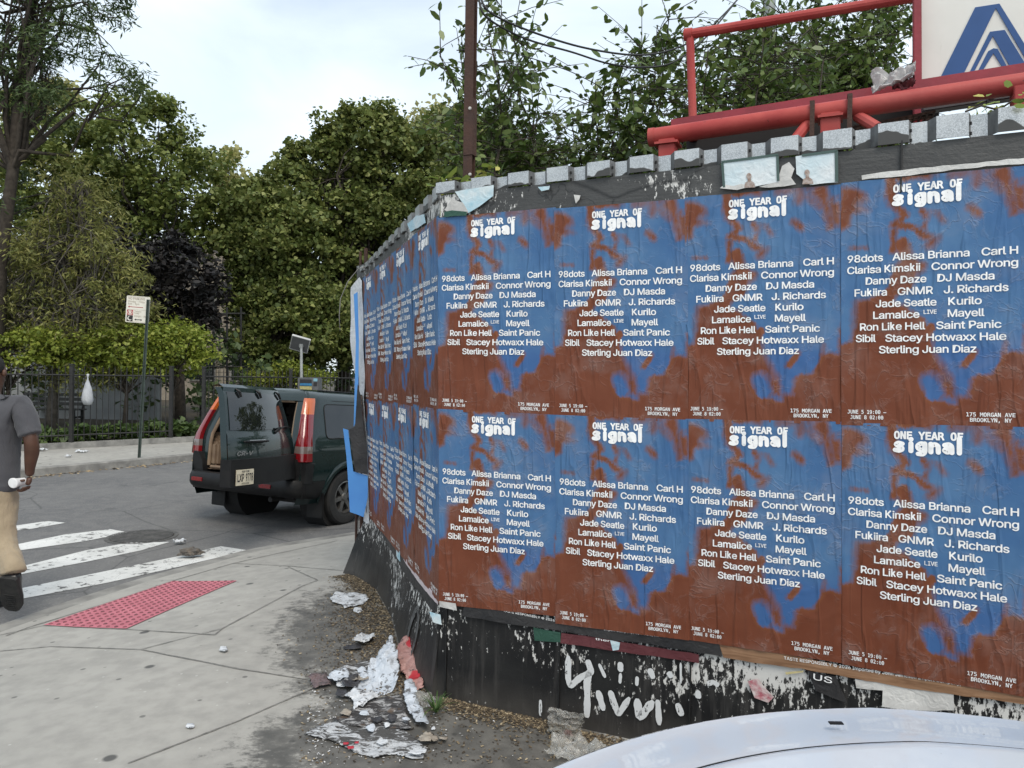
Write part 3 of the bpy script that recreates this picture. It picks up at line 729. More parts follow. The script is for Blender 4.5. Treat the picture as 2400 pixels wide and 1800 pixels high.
# paste a sheet: fn(s,z,off) is the wall surface
def wrinkle(s, z, seed):
    a = abs(fbm((s*7+seed, z*1.1, seed*3.1), 3)); r1 = max(0, .16-a)*.022
    b = abs(fbm((s*3.1+z*2.7, z*4.5-s*2+seed, 5.5), 3)); r2 = max(0, .07-b)*.03*max(0, fbm((s*1.7, z*1.7, seed+9), 2)+.25)
    return r1+r2+.0012*fbm((s*12, z*6, seed), 2)
def poster(fn, s0, zt, zb, label, group, seed, lift=0.0, wd=PW):
    zt = zt if isinstance(zt, tuple) else (zt, zt); zb = zb if isinstance(zb, tuple) else (zb, zb)     # heights of the left and right corners
    def P(u, v_, off=0.0):
        s = s0+u*wd; t_ = zt[0]*(1-u)+zt[1]*u; b_ = zb[0]*(1-u)+zb[1]*u; z = b_+(t_-b_)*v_; return fn(s, z, .017+lift+off+wrinkle(s, z, seed))
    us = np.linspace(0, 1, NU); vv = np.linspace(0, 1, NV)     # v from top (0) to bottom (1)
    pts = np.array([P(u, 1-v_) for u in us for v_ in vv]); org = P(.5, 0)
    i, j = np.meshgrid(np.arange(NU-1), np.arange(NV-1), indexing='ij'); a = (i*NV+j).ravel()
    lp = np.stack([a, a+NV, a+NV+1, a+1], 1)[:, ::-1].ravel()
    me = np_mesh('poster', pts-org, lp, 4)
    at = me.attributes.new('paint', 'FLOAT', 'POINT'); at.data.foreach_set('value', FIELD)
    uv = me.uv_layers.new(name='UVMap'); li = np.zeros(len(me.loops), np.int32); me.loops.foreach_get('vertex_index', li)
    uvd = np.stack([gu.ravel()[li], 1-gv.ravel()[li]], 1).astype(np.float32); uv.data.foreach_set('uv', uvd.ravel())
    o = link_mesh('poster', me, M_POST, None, True); o.location = tuple(org)
    setp(o, label, 'poster', group)
    tv = np.array([P(x, y, o_) for (x, y, l_), o_ in zip(_pv, _po+_pv[:, 2]*.00006)])-org
    link_mesh('lettering', np_mesh('lettering', tv, _pt.ravel(), 3), M_INK, o)
    return o
GF = 'blue and brown lineup posters on the front wall'; GS = 'blue and brown lineup posters on the side wall'
ordn = ['first', 'second', 'third', 'fourth']
zof = lambda l: [tuple(fpx(*p)[1] for p in pr) for pr in l]
TOPZ = zof([((1048, 511), (1312, 487)), ((1313, 490), (1608, 468)), ((1612, 465), (1979, 434)), ((1980, 431), (2400, 391))])
MIDZ = zof([((1040, 958), (1310, 972)), ((1312, 972), (1608, 983)), ((1607, 981), (1979, 988)), ((1980, 990), (2400, 1000))])
BOTZ = zof([((1035, 1414), (1303, 1441)), ((1304, 1458), (1607, 1496)), ((1608, 1495), (1978, 1551)), ((1978, 1553), (2400, 1629))])
XS = [-.012, .606, 1.205, 1.818]
where = ['just right of the corner', 'second from the corner', 'third from the corner', 'cut off at the right edge']
k = 0
for i in range(4):
    poster(front, XS[i], TOPZ[i], tuple(q-.01 for q in MIDZ[i]), 'upper row lineup poster on front wall, '+where[i], GF, 3.1+k*7.3, .0008*(i % 2), .612+.013*(i == 0)); k += 1
    poster(front, XS[i]+.002, MIDZ[i], BOTZ[i], 'lower row lineup poster on the front wall, '+where[i], GF, 3.1+k*7.3, .0016+.0008*(i % 2), .612+.011*(i == 0)); k += 1
wh = ['nearest the corner', 'second from the corner', 'third from the corner', 'farthest from the corner']
for i in range(4):     # the side sheets run the other way: reading direction is towards the corner
    fn = lambda s, z, off, i=i: side(SL-s, z, off)
    s0 = SL-(i+1)*.606
    poster(fn, s0, 2.41-.008*i, 1.435-.012*i, 'upper row lineup poster on the side wall, '+wh[i], GS, 80+k*5.7, .0008*(i % 2), .612); k += 1
    poster(fn, s0, 1.443-.012*i, .475-.008*i, 'lower row lineup poster on the side wall, '+wh[i], GS, 80+k*5.7, .0016+.0008*(i % 2), .612); k += 1
# ================================================================ dark green SUV with its tailgate open
g = G('green_car_paint'); v = g.co('Object'); n = g.noise(v, 3, 4)
dz = g.ramp(g.noise(v, 14, 5), [(.55, 0), (.85, .10)])
g.set(g.mix(dz, g.mix(g.ramp(n, [(.35, 0), (.65, 1)]), (.005, .016, .016), (.008, .020, .020)), (.05, .054, .053)), g.ramp(n, [(.3, .22), (.7, .34)]), .0, Specular_IOR_Level=.15, Coat_Weight=.8, Coat_Roughness=.03); M_GREEN = g.m
M_CLAD = pm('dark_plastic', (.008, .008, .009), (.015, .015, .015), 10, .5, bump=.1, Specular_IOR_Level=.25)
M_TYRE = pm('tyre_rubber', (.012, .012, .012), (.025, .024, .023), 18, .85, bump=.4)
M_ALLOY = pm('dusty_alloy', (.20, .195, .185), (.11, .105, .10), 12, .45, .7)
M_BEIGE = pm('beige_trim', (.22, .155, .10), (.15, .10, .065), 6, .8, bump=.15)
M_DARKIN = pm('dark_interior', (.010, .010, .011), (.018, .017, .016), 4, .9)
M_CHROME = pm('satin_chrome', (.55, .55, .54), (.42, .42, .42), 12, .28, .9)
g = G('tinted_glass'); v = g.co('Object'); g.set(g.mix(g.ramp(g.noise(v, 5, 3), [(.3, 0), (.7, 1)]), (.006, .008, .009), (.014, .016, .017)), .02, IOR=1.55, Specular_IOR_Level=.6); M_TINT = g.m
def m_lens(name, c1, c2, e=0):
    g = G(name); v = g.co('Object'); st = g.new('TexWave'); g.L(g.co('Object', scale=(1, 1, 1)), st.inputs['Vector']); st.bands_direction = 'Z'; st.inputs['Scale'].default_value = 34
    g.set(g.mix(st.outputs['Fac'], c1, c2), .12, Coat_Weight=1.0, Coat_Roughness=.03); return g.m
M_RED = m_lens('red_lens', (.25, .006, .010), (.11, .003, .006)); M_AMB = m_lens('amber_lens', (.62, .14, .02), (.40, .07, .01)); M_CLR = m_lens('clear_lens', (.30, .29, .27), (.16, .155, .15))
M_CLRD = m_lens('dull_clear_lens', (.20, .17, .155), (.10, .06, .055))
M_PLATE = pm('plate_cream', (.68, .62, .48), (.60, .55, .43), 9, .5); M_PLTXT = pm('plate_ink', (.02, .02, .03)); M_SILV = pm('badge_silver', (.30, .30, .30), None, 9, .35, .6)

suv = empty('parked_suv', CAR_O+V(0, 0, .8*DIP-.004), 'dark green boxy suv with its tailgate swung open, parked in the street', 'suv', rz=math.atan2(-.371, .928))
suv.rotation_euler = (-math.atan(DIP), 0, math.atan2(-.438, .899)); suv.scale = (1, 1, .972)         # nose down the slope
# local axes: x right, y forward, z up
hwz = [.30, .42, .55, .75, .95, 1.03, 1.10, 1.48, 1.56, 1.62, 1.645, 1.655]; hwx = [.80, .855, .872, .885, .878, .862, .845, .735, .70, .62, .45, .0]
def hw(z): return float(np.interp(z, hwz, hwx))
rz_ = [.30, .50, .62, .95, 1.05, 1.30, 1.50, 1.58, 1.64, 1.66]; ry_ = [.02, .01, .0, .015, .035, .125, .215, .25, .33, .5]
def ry(z): return float(np.interp(z, rz_, ry_))
fz_ = [.30, .55, .75, .88, .96, 1.02, 1.06, 1.3, 1.52, 1.6, 1.655]; fy_ = [4.4, 4.46, 4.42, 4.25, 3.75, 3.35, 3.22, 2.9, 2.55, 2.35, 1.6]
def fy(z): return float(np.interp(z, fz_, fy_))
AX = [.80, 3.42]; WR = .335; AR = .405
def body_side(sx):
    mb = MB(); zs = [.30, .36, .42, .48, .54, .60, .66, .72, .78, .84, .90, .95, 1.0, 1.03, 1.06, 1.10, 1.2, 1.3, 1.4, 1.48, 1.52, 1.56, 1.59, 1.62, 1.635, 1.645, 1.652, 1.655]
    ts = np.linspace(0, 1, 90); bm = bmesh.new(); vv = []
    for z in zs:
        y0, y1 = ry(z), fy(z); row = []
        for t in ts:
            y = y0+(y1-y0)*t; x = hw(z)
            if z < 1.06: x -= .16*float(sstep(3.75, 4.46, y))**1.5
            if z < 1.7: x -= .035*float(sstep(.22, 0, y-y0))**2
            row.append([x*sx, y, z])
        vv.append(row)
    ids = {}
    for i, row in enumerate(vv):
        for j, p in enumerate(row):
            for a in AX:
                d = math.hypot(p[1]-a, p[2]-WR)
                if d < AR+.03 and p[2] < WR+AR+.03 and d > AR-.06:
                    k = AR/d; p[1] = a+(p[1]-a)*k; p[2] = max(.28, WR+(p[2]-WR)*k)
            ids[i, j] = bm.verts.new(p)
    for i in range(len(zs)-1):
        for j in range(len(ts)-1):
            q = [ids[i, j], ids[i, j+1], ids[i+1, j+1], ids[i+1, j]]; c = sum((x.co for x in q), Vector())/4
            if any(math.hypot(c[1]-a, c[2]-WR) < AR-.004 for a in AX): continue
            # rear quarter stays solid; side glass is set on the skin
            bm.faces.new(q)
    vs = [tuple(x.co) for x in bm.verts]; bm.verts.index_update(); fs = [tuple(x.index for x in f.verts) for f in bm.faces]; bm.free()
    return vs, fs
mb = MB()
for sx in (1, -1): mb.add(*body_side(sx))
# nose closing strip: fill between the sides across the front below the bonnet
mb.grid(lambda u, z: V(u*(hw(z)-.16*1.0), fy(z)+.05*(1-u*u), z), np.linspace(-1, 1, 9), [.30, .45, .6, .75, .88])
mb.grid(lambda u, z: V(u*(hw(z)-.16*float(sstep(3.75, 4.46, fy(z)))**1.5), fy(z), z), np.linspace(-1, 1, 9), [.88, .96, 1.02, 1.06])
# rear header and the two D-pillars that frame the opening
OPH = .64; OPT = 1.50; OPB = .64
def rear_p(x, z, d=0.0): return V(x, ry(z)+d+.03*(x/.8)**2*(1 if z < 1.6 else .5), z)
zz = [.50, .60, .64, .75, .9, 1.0, 1.1, 1.2, 1.3, 1.4, 1.5]
opx = lambda z: OPH if z < 1.05 else OPH-.10*(z-1.05)/.45
for sx in (1, -1):
    mb.grid(lambda a, z: rear_p(sx*(opx(z)*(1-a)+hw(z)*a), z, .035*(1-(a-0))*.4 if a < 1 else .0), np.linspace(0, 1, 5), zz)
mb.grid(lambda u, z: rear_p(u*hw(z), z), np.linspace(-1, 1, 15), [1.5, 1.54, 1.58, 1.61, 1.64, 1.655])
bdy = mb.build('body', M_GREEN, suv, 40)
# interior: beige box open to the rear, dark seats
mb = MB()
IH = .66
mb.grid(lambda y, z: V(-(min(hw(z)-.06, IH+.05)), y, z), np.linspace(.09, 1.5, 5), [.62, .8, 1.0, 1.06])
mb.grid(lambda y, z: V((min(hw(z)-.06, IH+.05)), y, z), np.linspace(.09, 1.5, 5), [.62, .8, 1.0, 1.06])
mb.grid(lambda x, y: V(x, y, .62), [-.75, 0, .75], [.03, .8, 1.6])
mb.m = 1
mb.grid(lambda x, z: V(x, 1.6, z), [-.8, 0, .8], [.6, 1.1, 1.6]); mb.grid(lambda x, y: V(x, y, 1.585), [-.6, 0, .6], [.33, .8, 1.6])
for sx in (1, -1): mb.grid(lambda y, z: V(sx*(hw(z)-.035), y, z), np.linspace(.32, 1.6, 4), [1.05, 1.3, 1.56])
mb.m = 0
for sx in (1, -1):      # trim ring of the opening
    mb.tube([V(sx*(opx(z)-.01), ry(z)+.055, z) for z in (.66, .8, .95, 1.05, 1.2, 1.35, 1.48)], .022, 8)
    mb.box((sx*.60, .16, .80), (.13, .16, .30), None, .03); mb.box((sx*.66, .5, .93), (.10, .7, .18), None, .03)
mb.tube([V(x, ry(1.49)+.05, 1.495) for x in (-.49, 0, .49)], .022, 8)
mb.tube([V(x, .05, .645) for x in (-.58, 0, .58)], .02, 8)
mb.m = 1
for x in (-.36, .36): mb.box((x, 1.15, .98), (.55, .16, .62), None, .06); mb.box((x, 1.17, 1.37), (.26, .10, .18), None, .04)
mb.build('interior', [M_BEIGE, M_DARKIN], suv, 40)
# bumper
mb = MB()
def bump_p(u, k):
    prof = [(.54, .02), (.595, -.035), (.585, -.09), (.54, -.115), (.46, -.115), (.42, -.09), (.38, -.03), (.36, .12)]
    z, d = prof[k]; x = u*.885; wrap = max(0, abs(u)-.80)/.20
    return V(x*(1 if abs(u) < .99 else .995), d+.16*wrap**2.2+.015*u*u, z)
us = np.linspace(-1, 1, 33)
mb.grid(bump_p, us, list(range(8)))
for sx in (1, -1):      # bumper returns along the sides, corner upstands beside the lamps
    mb.grid(lambda y, z: V(sx*(hw(z)+.006), y, z), [.03, .15, .3, .395], [.37, .43, .5, .57])
    mb.prism([(.62, .55), (.885, .55), (.892, .78), (.80, .83), (.70, .82), (.64, .70)], lambda a, b, d, sx=sx: V(sx*a, d+.10*max(0, (a-.78)/.1)**2*.6, b), -.03, .10)
bp = mb.build('rear_bumper', M_CLAD, suv, 40)
mb = MB()
for x in (-.62, .45): 
    mb = MB(); mb.box((x, -.113, .50), (.18, .012, .05), None, .005); mb.build('reflector', M_RED, bp)
# sill cladding, arch flares, wheel wells
for sx in (1, -1):
    mb = MB(); mb.grid(lambda y, z: V(sx*(hw(z)+.012), y, z), np.linspace(AX[0]+AR, AX[1]-AR, 6), [.27, .32, .40, .44]); mb.build('sill_trim', M_CLAD, suv, 40)
    for a in AX:
        mb = MB(); th = np.linspace(-.12, PI+.12, 28)
        mb.grid(lambda t, r: V(sx*(hw(min(1.0, WR+AR*math.sin(t)))+(.016 if r > 0 else .010)-(.0 if r < .05 else .012)), a+(AR+r-.012)*math.cos(t), WR+(AR+r-.012)*math.sin(t)), th, [-.012, .0, .045, .062])
        mb.build('wheel_arch', M_GREEN, suv, 50)
        mb = MB(); mb.lathe([(.40, 0), (.40, .30), (.02, .30)], (sx*.50 if sx > 0 else -.80, a, WR), 24, [[0, 0, 1], [1, 0, 0], [0, 1, 0]], False); mb.build('wheel_well', M_DARKIN, suv)
def wheel(x, y, sx):
    A = [[0, 0, sx], [1, 0, 0], [0, 1, 0]]
    mb = MB(); c = (x, y, WR)
    mb.lathe([(.205, -.10), (.24, -.115), (.31, -.108), (.33, -.09), (.335, -.06), (.335, .06), (.33, .09), (.31, .108), (.24, .115), (.205, .10)], c, 40, A, False)
    for r in (-.05, -.017, .017, .05): pass
    ty = mb.build('wheel', M_TYRE, suv, 35)
    mb = MB(); mb.lathe([(.21, -.10), (.205, .095), (.19, .10), (.185, .07), (.175, -.02), (.06, -.02)], c, 40, A, False)
    mb.lathe([(.055, .0), (.055, .07), (.04, .085), (.0, .086)], c, 20, A, False)
    for k in range(6):
        th = 2*PI*k/6+.2; dr = V(0, math.cos(th), math.sin(th)); tn = V(0, -math.sin(th), math.cos(th)); ax = V(sx, 0, 0)
        q = [(.045, .030), (.12, .024), (.188, .034)]
        vs = []
        for r, w_ in q:
            for s_ in (1, -1):
                for d in (.072, .03): vs.append(V(*c)+dr*r+tn*w_*s_+ax*d)
        mb.add(vs, [(0, 2, 6, 4), (4, 6, 10, 8), (0, 4, 5, 1), (4, 8, 9, 5), (2, 3, 7, 6), (6, 7, 11, 10)])
    mb.build('rim', M_ALLOY, ty, 35)
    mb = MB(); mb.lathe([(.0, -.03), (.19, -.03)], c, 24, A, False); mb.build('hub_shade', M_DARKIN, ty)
for y in AX:
    for sx in (1, -1): wheel(sx*.765, y, sx)
for sx in (1, -1):
    mb = MB(); mb.box((sx*.77, AX[0]-.43, .27), (.24, .02, .30), None, .008); mb.build('mud_flap', M_CLAD, suv)
mb = MB(); mb.box((0, 2.2, .36), (1.3, 3.6, .12)); mb.box((0, .45, .44), (1.2, .5, .16)); mb.tube([(.45, -.02, .34), (.45, .9, .36)], .03, 12); mb.tube([(.25, .25, .37), (.62, .25, .37)], .08, 14); mb.build('underbody', M_DARKIN, suv)
# side glass with thin frames
def rounded(poly, r=.05, n=5):
    o = []
    N = len(poly)
    for i in range(N):
        a, b, c = (np.array(poly[(i-1) % N], float), np.array(poly[i], float), np.array(poly[(i+1) % N], float))
        d1 = (a-b)/np.linalg.norm(a-b); d2 = (c-b)/np.linalg.norm(c-b); rr = min(r, np.linalg.norm(a-b)*.45, np.linalg.norm(c-b)*.45)
        for k in range(n+1):
            t = k/n; p = (b+d1*rr)*(1-t)**2+2*b*t*(1-t)+(b+d2*rr)*t*t; o.append(tuple(p))
    return o
for sx in (1, -1):
    for poly in ([(.45, 1.47), (1.12, 1.475), (1.05, 1.07), (.40, 1.06)], [(1.27, 1.475), (2.0, 1.475), (2.05, 1.07), (1.24, 1.07)], [(2.10, 1.475), (2.50, 1.46), (2.95, 1.08), (2.13, 1.07)]):
        pr = rounded(poly, .07)
        mb = MB(); mb.prism(pr, lambda a, b, d: V(sx*(hw(b)+d), a, b), -.004, .004); wn = mb.build('side_window', M_TINT, suv)
        cx = sum(p[0] for p in pr)/len(pr); cz = sum(p[1] for p in pr)/len(pr); mb = MB()
        mb.tube([V(sx*(hw(b)+.003), a, b) for a, b in pr+[pr[0]]], .006, 6, False); mb.build('window_seal', M_CLAD, wn)
    mb = MB()
    for y0, y1 in ((1.20, 1.18), (2.06, 2.09), (3.02, 3.0)): mb.tube([V(sx*(hw(z)+.001), y0+(y1-y0)*(z-.5), z) for z in (.50, .7, .9, 1.03, 1.2, 1.35, 1.50)], .004, 5)
    mb.tube([V(sx*(hw(1.515)), y, 1.515) for y in np.linspace(.62, 2.4, 8)], .004, 5); mb.build('door_seams', M_CLAD, suv)
    mb = MB(); mb.box((sx*(hw(.97)+.02), 1.45, .97), (.03, .18, .035), None, .01); mb.build('door_handle', M_GREEN, suv)
mb = MB(); mb.grid(lambda u, z: V(u*(hw(z)-.07), fy(z)+.012, z), np.linspace(-1, 1, 7), [1.08, 1.2, 1.35, 1.5]); mb.build('windscreen', M_TINT, suv, True)
# roof rails' black strips and aerial
mb = MB()
for sx in (1, -1): mb.tube([V(sx*.60, y, 1.635) for y in np.linspace(.5, 2.3, 9)], .010, 6)
mb.build('roof_strip', M_CLAD, suv)
# tail lamps: long bars up the D-pillars: amber over red with clear reversing lens
LH = [(.80, .895, M_RED, 'l'), (.895, .975, M_CLRD, 'c'), (.975, 1.345, M_RED, 'r'), (1.345, 1.535, M_AMB, 'a')]
for sx in (1, -1):
    tl = None
    for (za, zb, m, q) in [LH[2], LH[0], LH[1], LH[3]]:
        mb = MB(); zs = np.linspace(za, zb, 6)
        def lp(z, k):
            xi = np.interp(z, [.80, 1.0, 1.1, 1.53], [.735, .745, .745, .645]); xo = hw(z)+.012; y = ry(z)
            return [V(sx*xi, y+.03, z), V(sx*(xi+.01), y-.016, z), V(sx*(xi*.45+xo*.55), y-.022, z), V(sx*(xo-.02), y+.0, z), V(sx*xo, y+.05, z), V(sx*(xo-.004), y+.115-.05*(z-1.15), z)][k]
        mb.grid(lp, zs, list(range(6)))
        for e in (za, zb): mb.add([lp(e, k) for k in range(6)], [tuple(range(6))])
        ob = mb.build('tail_lamp' if tl is None else {'l': 'lower_lens', 'c': 'reversing_lens', 'a': 'indicator_lens'}[q], m, suv if tl is None else tl, 45)
        if tl is None: tl = ob
# the open tailgate: hinged on the right, swung about 105 degrees
TH = R(104.5); HX, HY = .70, .02
def gx(a, d, z, lean=True):
    """a: 0 at hinge .. 1.30 at the free edge; d: outwards from the closed outer face"""
    y = -d+.62*ry(z); x = -a
    c, s_ = math.cos(TH), math.sin(TH)
    # closed frame (x along -right, y fwd) rotated about the hinge
    return V(HX+x*c-y*s_, HY+x*s_+y*c, z-.045)
GW = 1.27
gxl = lambda z: (.00 if z < 1.05 else .085*(z-1.05)/.5)          # hinge side leans in with the pillar
gxr = lambda z: GW-(.0 if z < 1.05 else .105*(z-1.05)/.5)
def skin(t, z, d):
    a = gxl(z)*(1-t)+gxr(z)*t; bow = .045*(1-(2*t-1)**2)
    return gx(a, d+bow, z)
mb = MB(); tz = [.66, .70, .75, .80, .86, .94, 1.02, 1.10, 1.16, 1.19, 1.22, 1.35, 1.48, 1.56, 1.60, 1.64]
tt = np.linspace(0, 1, 13)
mb.grid(lambda t, z: skin(t, z, .03 if z < 1.17 else .02), tt, tz)
mb.m = 1; mb.grid(lambda t, z: skin(t, z, -.045), tt, tz); mb.m = 0
for t in (0, 1): mb.grid(lambda d, z: skin(t, z, d), [-.045, .0, .02], tz)
mb.grid(lambda t, d: skin(t, 1.64, d), tt, [-.045, .02]); mb.grid(lambda t, d: skin(t, .66, d), tt, [-.045, .03])
# spoiler lip on top
mb.grid(lambda t, k: skin(t, [1.60, 1.645, 1.675, 1.65][k], [.02, .07, .10, -.03][k]), tt, [0, 1, 2, 3])
gate = mb.build('tailgate', [M_GREEN, M_BEIGE], suv, 40)
mb = MB(); pr = rounded([(.09, 1.07), (.12, 1.525), (.88, 1.525), (.92, 1.07)], .05)
def tgrid(u0, u1, z0, z1, d, n=9, m=6): return (lambda a, b: skin(u0+(u1-u0)*a, z0+(z1-z0)*b, d)), np.linspace(0, 1, n), np.linspace(0, 1, m)
mb.grid(*tgrid(.03, .965, 1.215, 1.60, .026)); mb.grid(*tgrid(.03, .965, 1.215, 1.60, .020)); gw = mb.build('rear_window', M_TINT, gate, True)
mb = MB(); mb.tube([skin(.28, 1.225, .06), skin(.16, 1.245, .055), skin(.02, 1.23, .045)], [.012, .009, .006], 6); mb.tube([skin(.34, 1.18, .03), skin(.27, 1.235, .065)], .016, 8); mb.build('wiper', M_CLAD, gate)
for t in (.82, .50, .08):
    mb = MB(); mb.tube([skin(t+.015, 1.63, .04), skin(t-.005, 1.605, .05), skin(t-.02, 1.55, .038)], [.006, .016, .012], 8)
    mb.build('glass_hinge', M_CLAD, gate)
mb = MB(); mb.grid(*tgrid(-.01, 1.01, .66, .93, .075, 11, 4)); mb.grid(lambda t, d: skin(t, .93, d), np.linspace(-.01, 1.01, 11), [.0, .05, .075]); mb.grid(lambda t, d: skin(t, .66, d), np.linspace(-.01, 1.01, 11), [-.04, .075])
for t in (-.01, 1.01): mb.grid(lambda d, z: skin(t, z, d), [-.04, .075], [.66, .93])
cl = mb.build('lower_cladding', M_CLAD, gate, 30)
mb = MB(); mb.tube([skin(t, 1.10, .055) for t in (.50, .54, .66, .80, .84)], [.008, .014, .014, .014, .008], 8); mb.build('gate_handle', M_CLAD, gate, True)
mb = MB(); mb.tube([skin(t, 1.113, .068) for t in (.56, .78)], .004, 6); mb.build('handle_strip', M_CHROME, gate)
# plate on the lower gate
PT0, PT1 = .755, .96
mb = MB(); mb.grid(*tgrid(PT1, PT0, .675, .83, .084, 5, 3)); mb.grid(*tgrid(PT1, PT0, .675, .83, .078, 5, 3)); pl = mb.build('licence_plate', M_PLATE, gate)
def plf(d): return lambda q: np.array([skin(PT1+(PT0-PT1)*x, .675+.155*y, d) for x, y in q])
letters('plate_lettering', [fit_text('LXP', .06, .42, .25, .48, FONT_SANS, .012), fit_text('9778', .52, .94, .25, .48, FONT_SANS, .012), fit_text('NEW YORK', .3, .72, .82, .11, FONT_SANS, .01), fit_text('EXCELSIOR', .3, .72, .06, .10, FONT_SANS, .01)], plf(.0865), M_PLTXT, pl)
letters('badge', [fit_text('CR-V', .0, 1.0, 0, 1.0, FONT_SANS, .025, .08)], lambda q: np.array([skin(.915-.19*x, .965+.040*y, .0385) for x, y in q]), M_SILV, gate)

# ================================================================ pale silver car in the foreground, nose to the wall
g = G('pale_blue_silver_paint'); v = g.co('Object'); n = g.noise(v, 2.5, 4); sp = g.vor(v, 16)
c = g.mix(g.ramp(n, [(.35, 0), (.65, 1)]), (.56, .60, .66), (.60, .635, .69)); c = g.mix(g.ramp(sp, [(.03, .7), (.045, 0)]), c, (.12, .11, .10)); c = g.mix(g.ramp(g.noise(v, 90, 3), [(.6, 0), (.8, .12)]), c, (.4, .38, .35))
g.set(c, .30, .15, Coat_Weight=1.0, Coat_Roughness=.05); M_PALE = g.m
CXC = .84
pc = empty('parked_car', (CXC, -.6, -.034), 'pale silver car parked nose first towards the poster wall, only its bonnet in view', 'car')
zc = lambda X, Y, Z: V(X, Y+.6, Z+.034)
HWID = .875
def yfront(x): return 1.665-.30*abs(x/HWID)**2.4-.06*abs(x/HWID)      # plan of the shoulder line
def hood(x, y):
    """height of the upper body: bonnet crowned, falling towards nose and wings"""
    d = yfront(x)-y; e = HWID-abs(x)
    z = .868+.020*float(sstep(0, .22, d))+.055*float(sstep(.2, 1.5, d))-.02*(x/HWID)**2
    z -= .10*max(0, 1-e/.10)**2
    return z
mb = MB()
xs = np.concatenate([-np.linspace(HWID, .6, 12), np.linspace(-.55, .55, 15), np.linspace(.6, HWID, 12)])
fr = np.concatenate([[0, .01, .02, .04, .06, .09, .12, .15, .18, .2], np.linspace(.22, 1.25, 16)])
mb.grid(lambda x, d: zc(x, yfront(x)-d, hood(x, yfront(x)-d)), xs, fr)
# nose: rolls over the shoulder and down to the bumper
nose = [(0, 0), (.025, -.012), (.06, -.045), (.085, -.10), (.10, -.18), (.13, -.30), (.15, -.34), (.16, -.50), (.12, -.62), (.0, -.66)]
mb.grid(lambda x, k: zc(x*(1+.0*k), yfront(x)+nose[k][0], hood(x, yfront(x))+nose[k][1]), xs, list(range(len(nose))))
yb = lambda x: yfront(x)-1.25
# flanks
for sx in (1, -1):
    mb.grid(lambda y, k: zc(sx*(HWID+[0, .02, .03, .03, .01, -.03][k]), y, [hood(HWID, min(y, yfront(HWID)-.01)) if y > yb(HWID) else .90, .74, .58, .42, .26, .16][k]), np.concatenate([np.linspace(-2.9, yfront(HWID), 40)]), list(range(6)))
# scuttle, cabin, tail
pr_ = [(.12, .93), (-.55, 1.33), (-1.0, 1.40), (-1.7, 1.36), (-2.35, 1.02), (-2.9, .95), (-2.95, .6), (-2.9, .2)]
def cab(x, k):
    y, z = pr_[k]; w_ = HWID if z < 1.05 else HWID-.26*(z-1.0)/.4
    return zc(x*w_, y-.05*x*x, z-.03*x*x)
mb.grid(cab, np.linspace(-1, 1, 13), list(range(8)))
for sx in (1, -1):
    mb.grid(lambda k, t: zc(sx*((HWID if t == 0 else (HWID-.26*max(0, pr_[k][1]-1.0)/.4))), pr_[k][0], .9+(pr_[k][1]-.9)*t), [0, 1, 2, 3, 4, 5], [0, .5, 1])
mb.grid(lambda x, t: zc(x, yfront(x)-1.25+(.12-yfront(x)+1.25)*t, hood(x, yfront(x)-1.25)*(1-t)+.93*t), xs, [0, 1])
cb = mb.build('body', M_PALE, pc, 40)
# raised bonnet edge: the shut line across the nose, lip bright
mb = MB(); xs2 = np.linspace(-.80, .80, 60)
lip = [(.205, .0), (.212, .009), (.222, .012), (.24, .011), (.30, .006), (.36, .002)]
ys2 = lambda x, d: yfront(x)-d-.04*abs(x/.8)**5
mb.grid(lambda x, k: zc(x, ys2(x, lip[k][0]), hood(x, ys2(x, lip[k][0]))+lip[k][1]), xs2, list(range(6)))
mb.build('bonnet_edge', M_PALE, pc, 50)
mb = MB(); mb.tube([zc(x, ys2(x, .2), hood(x, ys2(x, .2))+.001) for x in xs2], .0035, 6); mb.build('shut_line', M_CLAD, pc)
mb = MB()
for sx in (1, -1):
    mb = MB(); mb.grid(lambda a, b: zc(sx*(.40+.40*a), yfront(.40+.40*a)+.05+.05*b, .80-.13*b+.0*a), np.linspace(0, 1, 7), [0, .5, 1]); mb.build('headlight', M_CLR, pc, True)
mb = MB(); mb.grid(lambda a, b: zc(a, yfront(a)+.105+.04*b, .70-.14*b), np.linspace(-.36, .36, 9), [0, .5, 1]); mb.build('grille', M_CLAD, pc)
mb = MB(); mb.grid(lambda x, k: cab(x*.90, k)+V(0, .02, .012), np.linspace(-1, 1, 9), [0, 1]); mb.build('windscreen', M_TINT, pc, True)
for y in (.75, -1.9):
    for sx in (1, -1):
        A = [[0, 0, sx], [1, 0, 0], [0, 1, 0]]; c = zc(sx*(HWID-.08), y, .286)
        mb = MB(); mb.lathe([(.2, -.1), (.31, -.1), (.32, 0), (.31, .125), (.2, .12)], c, 28, A, False); wl = mb.build('wheel', M_TYRE, pc, 40)
        mb = MB(); mb.lathe([(.2, .12), (.17, .10), (.0, .11)], c, 28, A, False); mb.build('rim', M_ALLOY, wl, 40)
# bird droppings / dry leaf on the bonnet
mb = MB(); mb.box((0, 0, 0), (.03, .012, .003), None, .001); lf = mb.build('dry_leaf', M_CLAD); lf.location = (.70, 1.53, .895); setp(lf, 'small grey dry leaf lying on the pale bonnet', 'leaf')
